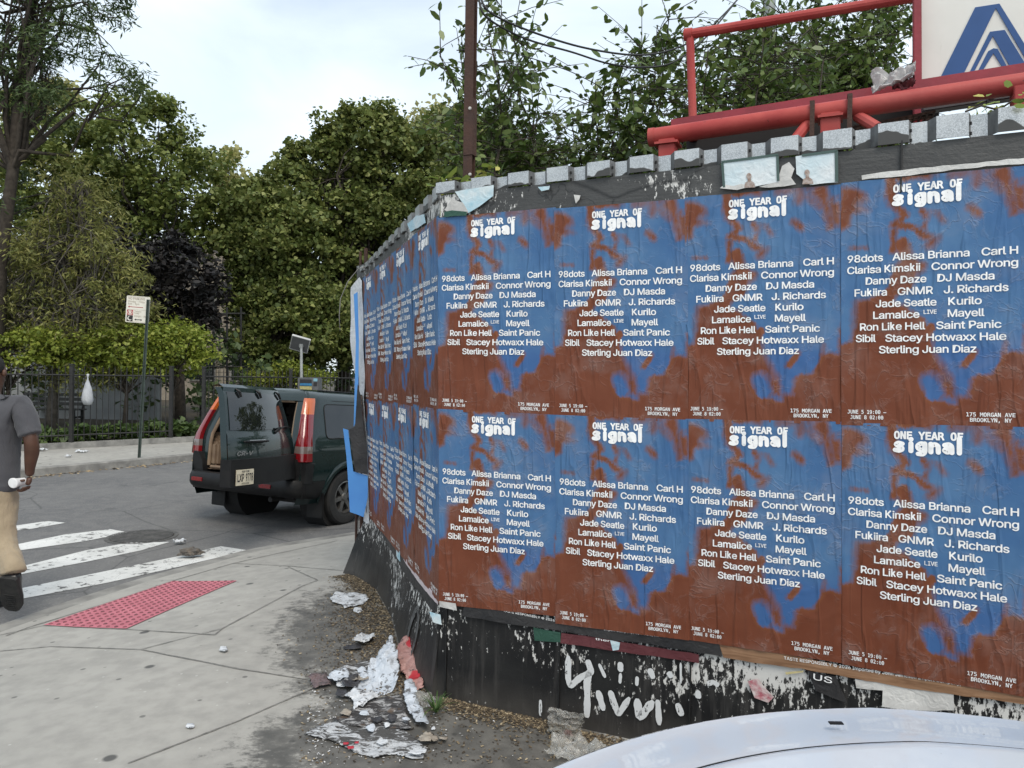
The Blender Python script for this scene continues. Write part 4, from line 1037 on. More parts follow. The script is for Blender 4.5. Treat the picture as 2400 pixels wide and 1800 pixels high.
# ================================================================ trees, shrubs, park
def m_leaf(name, stops, trans=.25, rough=.55):
    g = G(name); geo = g.new('NewGeometry'); v = g.co('World')
    c = g.ramp(geo.outputs['Random Per Island'], stops)
    c = g.mix(g.ramp(g.noise(v, .8, 3), [(.35, .0), (.65, .35)]), c, tuple(.55*x for x in stops[0][1]))
    g.set(c, rough, Specular_IOR_Level=.4)
    tr = g.new('BsdfTranslucent'); g.L(c, tr.inputs['Color'])
    ms = g.new('MixShader'); ms.inputs[0].default_value = trans; g.L(g.b.outputs[0], ms.inputs[1]); g.L(tr.outputs[0], ms.inputs[2]); g.L(ms.outputs[0], g.out.inputs[0]); return g.m
L_GREEN = m_leaf('leaf_green', [(0, (0.094, 0.136, 0.035)), (.5, (0.172, 0.215, 0.051)), (1, (0.266, 0.293, 0.075))])
L_DARK = m_leaf('leaf_dark', [(0, (0.049, 0.084, 0.032)), (.5, (0.087, 0.132, 0.043)), (1, (0.140, 0.188, 0.060))])
L_OLIVE = m_leaf('leaf_olive', [(0, (0.137, 0.159, 0.043)), (.5, (0.239, 0.244, 0.070)), (1, (0.353, 0.329, 0.109))], .3)
L_PLUM = m_leaf('leaf_plum', [(0, (.008, .0075, .008)), (.5, (.015, .013, .013)), (1, (.028, .023, .021))], .1)
L_SHRUB = m_leaf('leaf_shrub', [(0, (0.137, 0.188, 0.025)), (.5, (0.250, 0.309, 0.043)), (1, (0.398, 0.422, 0.079))], .3)
L_PLANE = m_leaf('leaf_plane', [(0, (0.091, 0.128, 0.032)), (.5, (0.170, 0.208, 0.054)), (1, (0.282, 0.294, 0.090))], .25)
L_SUNLIT = m_leaf('leaf_sunlit', [(0, (.25, .26, .09)), (.5, (.40, .39, .15)), (1, (.56, .53, .25))], .4)  # low sun on the far crowns mixed into the leaf colour
L_SAP = m_leaf('leaf_sapling', [(0, (0.063, 0.110, 0.025)), (.5, (0.114, 0.173, 0.039)), (1, (0.193, 0.244, 0.070))], .22, .38)
L_IVY = m_leaf('leaf_ivy', [(0, (0.036, 0.067, 0.018)), (.5, (0.073, 0.121, 0.028)), (1, (0.137, 0.188, 0.053))], .2)
L_VINE = m_leaf('leaf_vine', [(0, (0.182, 0.263, 0.053)), (.6, (0.341, 0.413, 0.089)), (1, (0.557, 0.506, 0.140))], .3)
M_BARK = pm('bark', (.060, .048, .036), (.028, .022, .017), 9, .95, bump=.6, kind='World'); M_BARKG = pm('grey_bark', (.12, .108, .09), (.06, .052, .042), 9, .95, bump=.5, kind='World')

LEAF = {'oval': (np.array([(0, 0), (.30, .22), (.70, .20), (1, 0), (.70, -.20), (.30, -.22)]), 6),
        'slim': (np.array([(0, 0), (.5, .11), (1, 0), (.5, -.11)]), 4), 'quad': (np.array([(0, 0), (.5, .34), (1, 0), (.5, -.34)]), 4),
        'lobed': (np.array([(0, 0), (.15, .40), (.55, .38), (1, 0), (.55, -.38), (.15, -.40)]), 6)}
def leaf_cloud(pos, size, shape='quad', axis=None, droop=.3, jit=.55):
    """one leaf per position; returns verts, loops, corners"""
    pos = np.asarray(pos); n = len(pos); P, k = LEAF[shape]
    d = RNG.normal(size=(n, 3)); d[:, 2] = d[:, 2]*.6-droop
    if axis is not None: d = d*.8+axis*1.2
    d /= np.linalg.norm(d, axis=1)[:, None]+1e-9
    nrm = RNG.normal(size=(n, 3))*.8+np.array([0, 0, .9]); b = np.cross(nrm, d); b /= np.linalg.norm(b, axis=1)[:, None]+1e-9
    nz = np.cross(d, b); sz = size*(1-jit+2*jit*RNG.random(n))
    vs = np.zeros((n, k, 3))
    for i in range(k):
        lift = .22*abs(P[i, 1])-.12*P[i, 0]**2
        vs[:, i] = pos+sz[:, None]*(d*P[i, 0]+b*P[i, 1]+nz*lift)
    return vs.reshape(-1, 3), k
def crown_points(blobs, n, clumps=90, spread=.55, hollow=.45):
    """leaf positions clumped near the shells of the ellipsoids, with gaps in between"""
    vol = np.array([b[3]*b[4]*b[5] for b in blobs])**.67; vol /= vol.sum(); out_ = []; cl = []
    for b, w_ in zip(blobs, vol):
        m = max(4, int(clumps*w_)); dirs = RNG.normal(size=(m, 3)); dirs /= np.linalg.norm(dirs, axis=1)[:, None]
        rr = hollow+(1-hollow)*RNG.random(m)**.6
        cen = np.array(b[:3])+dirs*rr[:, None]*np.array(b[3:6]); cl.append(cen)
        k = RNG.integers(0, m, int(n*w_)); s = spread*(.5+RNG.random(m))
        q = RNG.normal(size=(len(k), 3)); q /= np.linalg.norm(q, axis=1)[:, None]; q *= (RNG.random(len(k))**.45)[:, None]
        q[:, 2] *= .7
        out_.append(cen[k]+q*s[k][:, None])
    return np.concatenate(out_), np.concatenate(cl)
def limb(a, b, n=5, wob=.12, sag=0):
    a, b = V(*a), V(*b); L = np.linalg.norm(b-a); o = []
    for i in range(n+1):
        t = i/n; p = a+(b-a)*t+RNG.normal(size=3)*wob*L*.3*math.sin(PI*t); p[2] += sag*math.sin(PI*t); o.append(p)
    return o
def tree(name, label, base, trunk, blobs, n, leaf, size, shape='quad', r=.18, clumps=90, spread=.55, bark=None, group=None, cat='tree', limbs=26, hollow=.45, droop=.3, crown='crown'):
    base = V(*base); t = empty(name, base, label, cat, group); bark = bark or M_BARK
    mb = MB(); tp = [V(*p) for p in trunk]
    rs = [r*(1-.65*i/(len(tp)-1)) for i in range(len(tp))]; rs[0] *= 1.25; mb.tube(tp, rs, 10)
    pts, cl = crown_points(blobs, n, clumps, spread, hollow)
    for c in cl[RNG.permutation(len(cl))[:limbs]]:
        k = RNG.integers(max(1, len(tp)//3), len(tp)); a = tp[k]; pl = limb(a, c, 5, .25, .1)
        r0 = rs[k]*.5; mb.tube(pl, list(np.linspace(r0, .008, len(pl))), 5, False)
        for _ in range(2):
            e = c+RNG.normal(size=3)*spread*.4; q = limb(pl[3], e, 3, .3); mb.tube(q, list(np.linspace(r0*.3, .004, len(q))), 4, False)
    mb.v = [tuple(V(*p)-base) for p in mb.v]; mb.build('trunk', bark, t, True, False)
    vs, k = leaf_cloud(pts-base, size, shape, droop=droop)
    link_mesh(crown, np_mesh(crown, vs, np.arange(len(vs)), k), leaf, t); return t
GT_ = 'trees of the park beyond the fence'
def W(px, py, Y): return at_y(px, py, Y)
def blob(px, py, Y, rx, ry_=None, rz=None, dy=0):
    c = W(px, py, Y); c[1] += dy; s = Y/FPX; return (*c, rx*s, (ry_ or rx)*s, (rz or rx)*s)
# tall airy tree at the left edge
Y = 17
tree('park_tree', 'tall airy tree with a dark leaning trunk at the left edge', W(-15, 1000, Y)*V(1, 1, 0), [W(-15, 1010, Y), W(0, 620, Y), W(30, 400, Y), W(45, 200, Y), W(70, 20, Y), W(90, -180, Y)],
     [blob(40, 60, Y, 120), blob(170, 130, Y, 110, 110, 70), blob(270, 190, Y, 75, 80, 45), blob(-60, 180, Y, 150), blob(60, -120, Y, 160), blob(190, -40, Y, 120), blob(110, 250, Y, 110, 100, 45), blob(-60, 420, Y, 120, 100, 90)], 15000, L_DARK, .15, 'slim', .17, 330, .30, None, GT_, limbs=70)
# broad round tree
Y = 25
tree('park_tree', 'broad round green tree behind the purple leaved tree', W(330, 1000, Y)*V(1, 1, 0), [W(330, 1010, Y), W(335, 760, Y), W(330, 560, Y), W(320, 400, Y)],
     [blob(300, 360, Y, 150, 140, 130), blob(430, 430, Y, 115, 110, 130), blob(180, 400, Y, 150), blob(490, 500, Y, 70, 70, 90), blob(330, 290, Y, 110, 100, 70), blob(230, 550, Y, 160, 120, 140), blob(80, 480, Y, 150, 120, 200), blob(420, 560, Y, 90, 90, 70), blob(-120, 420, Y, 160, 120, 260)], 52000, L_GREEN, .15, 'quad', .22, 480, .52, None, GT_, limbs=60)
# dark purple leaved tree
Y = 20.5
tree('plum_tree', 'dense purple black leaved tree standing above the green shrubs', W(420, 1010, Y)*V(1, 1, 0), [W(420, 1010, Y), W(420, 860, Y), W(415, 740, Y), W(410, 640, Y)],
     [blob(415, 640, Y, 105, 90, 110), blob(340, 680, Y, 90, 80, 110), blob(470, 690, Y, 60, 60, 80), blob(250, 620, Y, 110, 90, 120), blob(400, 770, Y, 90, 80, 70), blob(160, 700, Y, 130, 80, 130)], 17000, L_PLUM, .15, 'oval', .16, 200, .45, None, GT_, limbs=40)
# olive, twiggy, drooping tree in front of it
Y = 17.6
tree('willow_tree', 'olive drooping tree with bare pale twigs hanging over the fence', W(120, 1010, Y)*V(1, 1, 0), [W(120, 1020, Y), W(130, 850, Y), W(160, 720, Y), W(190, 560, Y), W(190, 420, Y)],
     [blob(190, 480, Y, 95, 80, 110), blob(120, 600, Y, 130, 90, 110), blob(240, 600, Y, 90, 80, 90), blob(230, 720, Y, 110, 80, 90), blob(80, 740, Y, 130, 90, 90), blob(300, 690, Y, 60, 60, 60), blob(190, 840, Y, 120, 80, 80), blob(-60, 680, Y, 120, 90, 180)], 26000, L_OLIVE, .13, 'slim', .12, 300, .42, M_BARKG, GT_, limbs=120, hollow=.25, droop=.6)
# shrubs along the fence
gs = 'yellow green shrubs along the fence'
def shrub(label, blobs, n, leaf=L_SHRUB, size=.085, cl=90, sp=.28, name='shrub', group=gs, shape='quad'):
    c = np.mean([b[:2] for b in blobs], axis=0); base = (c[0], c[1], 0.0)
    top = np.mean([b[:3] for b in blobs], axis=0)
    tree(name, label, base, [V(*base), V(*base)*.5+top*.5+V(.05, 0, 0), top], blobs, n, leaf, size, shape, .06, cl, sp, M_BARK, group, 'shrub', 22, crown='foliage')
Y = 18
shrub('yellow green clipped shrub at the right end of the fence row', [blob(450, 820, Y, 50, 60, 50), blob(400, 800, Y, 60, 60, 48), blob(360, 830, Y, 60, 60, 40)], 7500)
Y = 17.6
shrub('yellow green shrub behind the parking sign post', [blob(300, 800, Y, 70, 60, 55), blob(240, 830, Y, 70, 60, 45), blob(340, 850, Y, 60, 50, 35)], 7000)
Y = 17.2
shrub('dark yellow green shrub at the left end of the fence row', [blob(150, 820, Y, 80, 60, 55), blob(60, 820, Y, 90, 60, 60), blob(-30, 800, Y, 80, 60, 60), blob(-120, 820, Y, 80, 60, 60)], 9000)
Y = 23.5
shrub('low yellow green shrub behind the far fence', [blob(620, 880, Y, 45, 40, 22), blob(680, 872, Y, 45, 40, 26), blob(730, 885, Y, 50, 40, 18)], 4200, size=.09)
# plane trees right of the gap
Y = 27
tree('park_tree', 'large plane tree with a jagged crown left of the brown pole', W(800, 990, Y)*V(1, 1, 0), [W(800, 1000, Y), W(810, 760, Y), W(830, 560, Y), W(860, 380, Y)],
     [blob(850, 330, Y, 105, 100, 75), blob(760, 380, Y, 90, 90, 70), blob(930, 420, Y, 110, 100, 90), blob(680, 470, Y, 100, 90, 80), blob(800, 500, Y, 130, 110, 100), blob(900, 560, Y, 120, 110, 100), blob(900, 270, Y, 40, 40, 30), blob(970, 330, Y, 60, 60, 60), blob(760, 640, Y, 130, 100, 110), blob(860, 700, Y, 120, 100, 120)], 78000, L_PLANE, .135, 'lobed', .26, 520, .50, None, GT_, limbs=70)
Y = 25
tree('park_tree', 'leafy tree beside the gap, reaching down behind the solar panel', W(640, 990, Y)*V(1, 1, 0), [W(640, 1000, Y), W(640, 800, Y), W(640, 640, Y), W(630, 520, Y)],
     [blob(610, 480, Y, 80, 80, 70), blob(590, 560, Y, 85, 80, 80), blob(680, 580, Y, 100, 90, 100), blob(600, 680, Y, 70, 70, 90), blob(700, 720, Y, 110, 90, 100), blob(640, 790, Y, 90, 80, 70), blob(790, 800, Y, 90, 80, 70)], 52000, L_PLANE, .13, 'lobed', .22, 380, .46, None, GT_, limbs=50)
Y = 31
tree('park_tree', 'pale green tree rising behind the brown pole', W(1080, 990, Y)*V(1, 1, 0), [W(1080, 1000, Y), W(1080, 700, Y), W(1090, 480, Y), W(1090, 360, Y)],
     [blob(1060, 330, Y, 80, 80, 70), blob(1130, 350, Y, 90, 80, 70), blob(1040, 430, Y, 100, 90, 70), blob(1200, 380, Y, 90, 80, 60), blob(1180, 450, Y, 120, 100, 80)], 26000, L_PLANE, .15, 'lobed', .2, 200, .55, None, GT_, limbs=30)
# far crowns, their sunlight put into the leaf colour
gg = 'golden lit trees far behind'  # the golden light is put into the leaf colour
Y = 46
tree('far_tree', 'pale golden tree far off in the gap between the dark trees', W(525, 960, Y)*V(1, 1, 0), [W(525, 970, Y), W(525, 600, Y), W(520, 420, Y)], [blob(525, 390, Y, 50, 50, 55), blob(560, 440, Y, 45, 45, 45), blob(600, 470, Y, 30, 40, 30)], 2300, L_SUNLIT, .30, 'quad', .2, 50, .75, None, gg, limbs=16)  # gold is low sun put into the leaf colour
tree('far_tree', 'pale golden tree top showing over the dark crown at left', W(130, 960, Y)*V(1, 1, 0), [W(130, 970, Y), W(130, 500, Y), W(135, 260, Y)], [blob(120, 225, Y, 60, 50, 50), blob(60, 250, Y, 60, 50, 40)], 2600, L_SUNLIT, .32, 'quad', .2, 40, .8, None, gg, limbs=14)  # gold is low sun put into the leaf colour
tree('far_tree', 'pale golden tree top beside the plane tree', W(985, 960, Y)*V(1, 1, 0), [W(985, 970, Y), W(985, 500, Y), W(990, 340, Y)], [blob(1010, 290, Y, 45, 45, 40), blob(680, 395, Y, 26, 40, 22)], 1500, L_SUNLIT, .32, 'quad', .2, 36, .8, None, gg, limbs=10)  # gold is low sun put into the leaf colour
# ivy under the fence, a carpet
pts = []
for _ in range(9000):
    t = RNG.random()*16-9; o = .3+abs(RNG.normal())*.7; p = fen(t, o); hgt = .22+.22*fbm((t*.9, o*1.3, 2), 3)+.12*fbm((t*4, o*4, 2), 2)
    pts.append((*p, max(.02, hgt*RNG.random()**.5)))
vs, k = leaf_cloud(np.array(pts), .11, 'lobed', droop=-.2)
setp(link_mesh('ivy', np_mesh('ivy', vs, np.arange(len(vs)), k), L_IVY), 'dark green ivy carpet growing behind the iron fence', 'ground cover', kind='stuff')
# undergrowth that closes the view under the trees
pts, _c = crown_points([(*(fen(t, 9+3*math.sin(t))), 1.5, 3.4, 1.4, 2.3+.7*math.sin(t*2.1)) for t in np.arange(-18, 34, 2.1)], 26000, 700, .6, .2)
vs, k = leaf_cloud(pts, .20, 'quad'); setp(link_mesh('undergrowth', np_mesh('undergrowth', vs, np.arange(len(vs)), k), L_DARK), 'dark mass of undergrowth deep under the park trees', 'undergrowth', kind='stuff')

# ---------------------------------------------------------------- saplings behind the wall: few long shoots with big leaves
gsap = 'leafy saplings behind the poster wall'
def sapling(label, base, shoots, leafsz, per, name='sapling', leaf=None):
    leafsz *= .66; per = int(per*2.5)
    base = V(*base); t = empty(name, base, label, 'sapling', gsap); mb = MB(); P = []; A = []
    for (tip, r) in shoots:
        q = limb(base+V(0, 0, 1.2)+RNG.normal(size=3)*.1, tip, 9, .22, .15); q = [base, ]+q if r > .018 else q
        mb.tube(q, list(np.linspace(r, .003, len(q))), 6, False)
        n = len(q)
        for i in range(2, n-1):
            m = int(per*(.5+RNG.random()))
            for _ in range(m):
                f = RNG.random(); p = q[i]*(1-f)+q[i+1]*f
                if RNG.random() < .45:           # side twig
                    e = p+RNG.normal(size=3)*V(.22, .22, .16); mb.tube([p, (p+e)/2+V(0, 0, .02), e], [.004, .003, .002], 4, False)
                    for s_ in np.linspace(.2, 1, 6): P.append(p+(e-p)*s_); A.append((e-p)/(np.linalg.norm(e-p)+1e-9)+RNG.normal(size=3)*.6)
                else: P.append(p); A.append((q[i+1]-q[i])/(np.linalg.norm(q[i+1]-q[i])+1e-9)*.5+RNG.normal(size=3)*.8)
    mb.v = [tuple(V(*p)-base) for p in mb.v]; mb.build('stem', M_BARK, t, True, False)
    A = np.array(A); A[:, 2] -= .25
    vs, k = leaf_cloud(np.array(P)-base, leafsz, 'oval', A, .2); link_mesh('foliage', np_mesh('foliage', vs, np.arange(len(vs)), k), leaf or L_SAP, t)
def tips(Y, l, r=.012): return [(W(x, y, Y+RNG.normal()*.25), r*(1.6 if i == 0 else 1)) for i, (x, y) in enumerate(l)]
Y = 5.6
sapling('sapling with long arching shoots crossing behind the brown pole', W(1250, 860, Y)*V(1, 1, 0), tips(Y, [(1140, 10), (1175, -40), (1030, 130), (1085, 60), (1190, 130), (1130, 200), (1250, 240), (1110, 330), (1200, 60), (1180, 260), (1290, 330), (1160, 400)]), .095, 9)
Y = 5.9
sapling('sapling with sparse upright shoots left of the red rail', W(1480, 820, Y)*V(1, 1, 0), tips(Y, [(1570, 20), (1540, 60), (1500, 90), (1600, 90), (1440, 160), (1480, 200), (1340, 250), (1400, 220), (1560, 200), (1450, 300), (1350, 370), (1300, 330), (1600, 240)]), .10, 9)
Y = 5.2
sapling('sapling whose shoots rise inside the red rail frame', W(1760, 760, Y)*V(1, 1, 0), tips(Y, [(1660, 110), (1700, 70), (1750, 40), (1790, 0), (1640, 170), (1830, 30), (1700, 200), (1760, 140), (1820, 120), (1640, 250), (1900, 60)]), .085, 10)
Y = 6.8
dense = [(1750, 120), (1830, 60), (1900, 20), (1980, 0), (2060, -30), (2110, 60), (1800, 200), (1880, 150), (1960, 100), (2040, 80), (2100, 160), (1720, 230), (1860, 240), (1960, 200), (2050, 180), (2000, 270), (2150, -60), (1900, -80), (2000, -120), (2120, 230), (1790, 40), (1930, 150), (2010, 150)]
sapling('dense dark green tree filling the red rail frame beside the sign', W(1930, 760, Y)*V(1, 1, 0), tips(Y, dense, .016), .10, 22, 'leafy_tree')
Y = 7.4
sapling('low bushy growth behind the wall under the cables', W(1400, 780, Y)*V(1, 1, 0), tips(Y, [(1150, 380), (1230, 360), (1320, 330), (1380, 300), (1450, 290), (1520, 270), (1260, 300), (1420, 370), (1540, 330), (1600, 310), (1680, 290), (1200, 400)]), .09, 17, 'bush')
# creeper on the wall top
def creeper(label, spots, size, n):
    P = []; mb = MB(); org = spots[0]
    mb.tube(spots, .004, 5, False)
    for a, b in zip(spots[:-1], spots[1:]):
        for _ in range(n): f = RNG.random(); P.append(a+(b-a)*f+RNG.normal(size=3)*V(.03, .03, .025))
    t = empty('creeper', org, label, 'creeper', 'creepers on the wall top'); mb.v = [tuple(V(*p)-org) for p in mb.v]; mb.build('stem', M_BARK, t, True, False)
    vs, k = leaf_cloud(np.array(P)-org, size, 'oval', droop=.5); link_mesh('foliage', np_mesh('foliage', vs, np.arange(len(vs)), k), L_VINE, t)
def wtop(px, py, off): return on_plane(px, py, O0+NF*off, NF)
creeper('yellow green creeper on the wall top at right below the sign', [wtop(2262, 262, -.05), wtop(2300, 248, -.05), wtop(2340, 258, -.04), wtop(2375, 235, -.05), wtop(2420, 232, -.05)], .036, 10)
creeper('green creeper on the wall top at the foot of the brown pole', [wtop(1110, 415, -.12), wtop(1140, 400, -.15), wtop(1175, 412, -.12), wtop(1050, 425, -.2), wtop(1010, 440, -.3)], .075, 8)
creeper('thin yellow creeper trailing along the side wall top', [side(.3, 2.58, -.1), side(.8, 2.60, -.15), side(1.2, 2.62, -.3), side(1.7, 2.50, -.2)], .05, 9)

# ---------------------------------------------------------------- fence, building, bench, bag
M_IRON = pm('black_iron', (.012, .012, .012), (.024, .023, .022), 14, .6, kind='World')
def fence(label, t0, t1, post_every, H0=1.50):
    base = V(*fen(t0, .09), .05); f = empty('iron_fence', base, label, 'fence', 'iron park fences')
    P = lambda t, z, o=.09: V(*fen(t, o), z)-base
    n = int((t1-t0)/post_every)
    for i in range(n+1):
        t = t0+(t1-t0)*i/n; mb = MB(); mb.box(P(t, .05+.80), (.07, .07, 1.62)); mb.box(P(t, 1.68), (.09, .09, .03)); mb.build('post', M_IRON, f)
        if i < n:
            ta, tb = t, t0+(t1-t0)*(i+1)/n; mb = MB(); m = max(2, int((tb-ta)/.115))
            for k in range(1, m):
                q = ta+(tb-ta)*k/m; mb.tube([P(q, .10), P(q, 1.60), P(q, 1.66)], [.0095, .0095, .002], 5)
            for z in (.20, 1.46): mb.tube([P(ta, z), P(tb, z)], .016, 4)
            mb.build('picket_panel', M_IRON, f, None, False)
fence('black iron picket fence behind the parking sign', -15.5, 2.70, 2.0)
fence('black iron picket fence farther off behind the suv', 3.45, 17, 2.0)
# taller ball court fence behind
mb = MB(); cf = empty('mesh_fence', W(520, 1000, 24)*V(1, 1, 0), 'tall dark mesh fence in the gap between the park trees', 'fence')
M_MESH = pm('dark_mesh', (.02, .02, .02)); o_ = W(520, 1000, 24)*V(1, 1, 0)
for x in (470, 500, 532, 565): mb.tube([W(x, 1000, 24)*V(1, 1, 0)-o_, W(x, 720, 24)-o_], .035, 6)
for y in (735, 800, 860): mb.tube([W(460, y, 24)-o_, W(575, y, 24)-o_], .03, 6)
mb.build('frame', M_MESH, cf)
mb = MB()
for y in np.arange(738, 990, 9): mb.tube([W(462, y, 24.05)-o_, W(573, y, 24.05)-o_], .006, 3)
for x in np.arange(462, 575, 9): mb.tube([W(x, 735, 24.05)-o_, W(x, 990, 24.05)-o_], .006, 3)
mb.build('mesh_panel', M_MESH, cf, None, False)
# building behind the trees
g = G('tan_masonry'); v = g.co('World'); br = g.new('TexBrick'); g.L(g.co('World', scale=(1, 1, 1), rot=(R(90), 0, 0)), br.inputs['Vector']); br.inputs['Scale'].default_value = 3
br.inputs['Color1'].default_value = (.26, .22, .17, 1); br.inputs['Color2'].default_value = (.31, .27, .21, 1); br.inputs['Mortar'].default_value = (.22, .2, .17, 1)
g.set(g.mix(g.ramp(g.noise(v, .6, 4), [(.4, 0), (.7, .4)]), br.outputs['Color'], (.2, .17, .13)), .9); M_TAN = g.m
BY = 38; ba = W(-260, 1000, BY); bb_ = W(640, 1000, BY); tz_ = W(500, 575, BY)[2]
bo = V((ba[0]+bb_[0])/2, BY, 0); bl = empty('park_building', bo, 'pale tan low building half hidden behind the park trees', 'building')
wd = bb_[0]-ba[0]; mb = MB(); mb.box((0, 3, tz_/2), (wd, 6, tz_)); mb.build('wall', M_TAN, bl)
mb = MB(); mb.box((0, 3, tz_+.15), (wd+.4, 6.4, .3)); mb.build('roof', M_KERB, bl)
mb0 = None
for i in range(9):
    for j in range(2):
        x = -wd/2+1.6+i*(wd-3.2)/8; z = 1.9+j*3.2
        if z > tz_-1: continue
        mb = MB(); mb.box((x, -.03, z), (1.35, .10, 1.75)); wf = mb.build('window', M_KERB, bl); mb = MB(); mb.box((x, -.09, z), (1.15, .03, 1.55)); mb.build('pane', M_TINT, wf)
# light wall close behind the bench
lw = W(40, 1000, 23)*V(1, 1, 0); g = G('pale_render'); v = g.co('World'); g.set(g.mix(g.ramp(g.noise(v, 1.2, 5), [(.4, 0), (.65, 1)]), (.36, .37, .37), (.26, .27, .27)), .9)
mb = MB(); mb.box((0, 0, .95), (9, .3, 1.9)); mb.box((0, 0, 1.94), (9.2, .42, .08)); ob = mb.build('low_wall', g.m); ob.location = tuple(lw); setp(ob, 'pale grey low wall seen through the fence behind the bench', 'wall')
# bench
bn = W(120, 1000, 20.5)*V(1, 1, 0); be = empty('park_bench', bn, 'dark slatted park bench behind the iron fence', 'bench'); M_SLAT = pm('bench_slat', (.06, .06, .058), (.10, .10, .095), 12, .7)
for i, z in enumerate((.42, .42, .42, .42)): pass
mb = MB()
for k in range(4): mb.box((0, -.30+.12*k, .44), (1.9, .09, .035), None, .008)
mb.build('seat', M_SLAT, be)
mb = MB()
for k in range(3): mb.box((0, .16+.03*k, .58+.13*k), (1.9, .03, .09), None, .008)
mb.build('backrest', M_SLAT, be)
for x in (-.8, .8):
    mb = MB(); mb.box((x, -.1, .22), (.06, .45, .05)); mb.box((x, -.28, .21), (.06, .05, .42)); mb.box((x, .12, .21), (.06, .05, .42)); mb.tube([(x, .13, .4), (x, .24, .92)], .025, 6); mb.build('leg', M_IRON, be)
# hanging white plastic bag
g = G('white_plastic'); v = g.co('Object'); g.set(g.mix(g.ramp(g.noise(v, 9, 4), [(.35, 0), (.7, 1)]), (.62, .64, .66), (.45, .47, .50)), .3, Transmission_Weight=.25); g.bump(g.noise(g.co('Object', scale=(1, 1, .35)), 26, 4), .8, .02); M_BAG = g.m
bgp = on_plane(205, 950, V(*fen(0, -.02), 0), V(*fnorm, 0)); kz = 74/FPX*bgp[1]
mb = MB(); prof = [(.001, 0), (.085, .02), (.115, .12), (.105, .24), (.075, .36), (.045, .47), (.014, .56), (.012, .60), (.03, .66), (.01, .67)]
mb.lathe([(r*kz/.67, z*kz/.67) for r, z in prof], (0, 0, 0), 28)
mb.v = [(x*(1+.25*fbm((x*9, y*9, z*4))), y*.8*(1+.25*fbm((x*9+5, y*9, z*4))), z) for x, y, z in mb.v]
ob = mb.build('plastic_bag', M_BAG, None, True); ob.location = tuple(bgp); setp(ob, 'white knotted plastic bag hanging on the iron fence', 'bag')

# trees across the lot, seen over the wall only in the car windows
for x, y, lab in ((15, 24, 'green tree across the lot behind the wall, the nearer one'), (25, 20, 'green tree across the lot behind the wall, the farther one')):
    tree('lot_tree', lab, (x, y, 0), [V(x, y, 0), V(x, y, 3), V(x+.3, y, 6)], [(x, y, 5, 3.2, 3.2, 3.2), (x+1.5, y-1, 3.6, 2.5, 2.5, 2.2), (x-1.5, y+1, 6.5, 2.2, 2.2, 1.8)], 6000, L_GREEN, .30, 'quad', .2, 120, .8, None, 'trees across the lot', limbs=16)
# ================================================================ parking sign, meter, manhole
M_POLE = pm('green_grey_post', (.075, .10, .088), (.05, .065, .056), 14, .55, .4, kind='World')
sb = at_z(327, 1073, FZ); sd_top = at_y(346, 740, sb[1]-.05)
ps = empty('parking_sign', sb, 'white parking sign with red and black squares on a leaning green post', 'sign')
lean = (sd_top-sb); lean = lean/lean[2]
toS = lambda p: V(*p)
HT = W(346, 715, sb[1])[2]-sb[2]
mb = MB()
ch = [(-.030, .016), (-.018, .016), (-.012, -.004), (.012, -.004), (.018, .016), (.030, .016), (.030, .013), (.020, .013), (.015, -.010), (-.015, -.010), (-.020, .013), (-.030, .013)]
n_ = len(ch); vs = [V(a, -b, 0)+lean*z for z in (0, HT+.10) for a, b in ch]; mb.add(vs, [tuple(range(n_)), tuple(range(2*n_-1, n_-1, -1))]+[(i, (i+1) % n_, (i+1) % n_+n_, i+n_) for i in range(n_)])
post = mb.build('post', M_POLE, ps)
SY = sb[1]-.03
tl_, br_ = at_y(298, 694, SY), at_y(349, 757, SY); SW = br_[0]-tl_[0]; SHH = tl_[2]-br_[2]
yaw = .10
def sg(x, y, d):      # x,y 0..1 on the plate, y up
    z = br_[2]+SHH*y-sb[2]; xx_ = tl_[0]-sb[0]+SW*x+lean[0]*(y-.5)*SHH*1.0; return V(xx_, -.035-d+(x-.5)*.05, z-(x-.5)*.022)
M_SIGN = pm('sign_cream', (.76, .73, .64), (.70, .67, .58), 6, .45); M_SRED = pm('sign_red', (.33, .03, .04), (.42, .06, .06), 9, .5); M_SBLK = pm('sign_black', (.02, .018, .02)); M_SINK = pm('sign_faded_ink', (.30, .24, .18), (.42, .35, .27), 20, .6); M_SGRY = pm('sign_back', (.3, .3, .3), None, 9, .5, .5)
mb = MB(); pr = rounded([(0, 0), (1, 0), (1, 1), (0, 1)], .05); mb.prism(pr, sg, 0, .004); plate = mb.build('sign_plate', M_SIGN, ps)
q_ = lambda d: (lambda a: np.array([sg(x, y, d) for x, y in a]))
mb = MB(); mb.prism([(.05, .27), (.31, .27), (.31, .47), (.05, .47)], sg, .0045, .006); mb.build('red_square', M_SRED, plate)
mb = MB(); mb.prism([(.05, .04), (.31, .04), (.31, .26), (.05, .26)], sg, .0045, .006); mb.build('black_square', M_SBLK, plate)
letters('sign_lettering', [fit_text('NO PARKING', .08, .78, .86, .085, FONT_SANS, .012), fit_text('Monday - Friday', .07, .78, .755, .07, FONT_SANS, .006), fit_text('8am - 5pm', .07, .55, .665, .07, FONT_SANS, .006),
        fit_text('Tuesday', .36, .66, .40, .06, FONT_SANS, .006), fit_text('Friday', .36, .58, .33, .06, FONT_SANS, .006), fit_text('Midnight - 3am', .36, .90, .22, .06, FONT_SANS, .006)], q_(.0052), M_SINK, plate)
mb = MB(); mb.prism([(.08, .585), (.14, .625), (.14, .597), (.72, .597), (.72, .573), (.14, .573), (.14, .545)], sg, .0045, .0055); mb.build('arrow', M_SRED, plate)
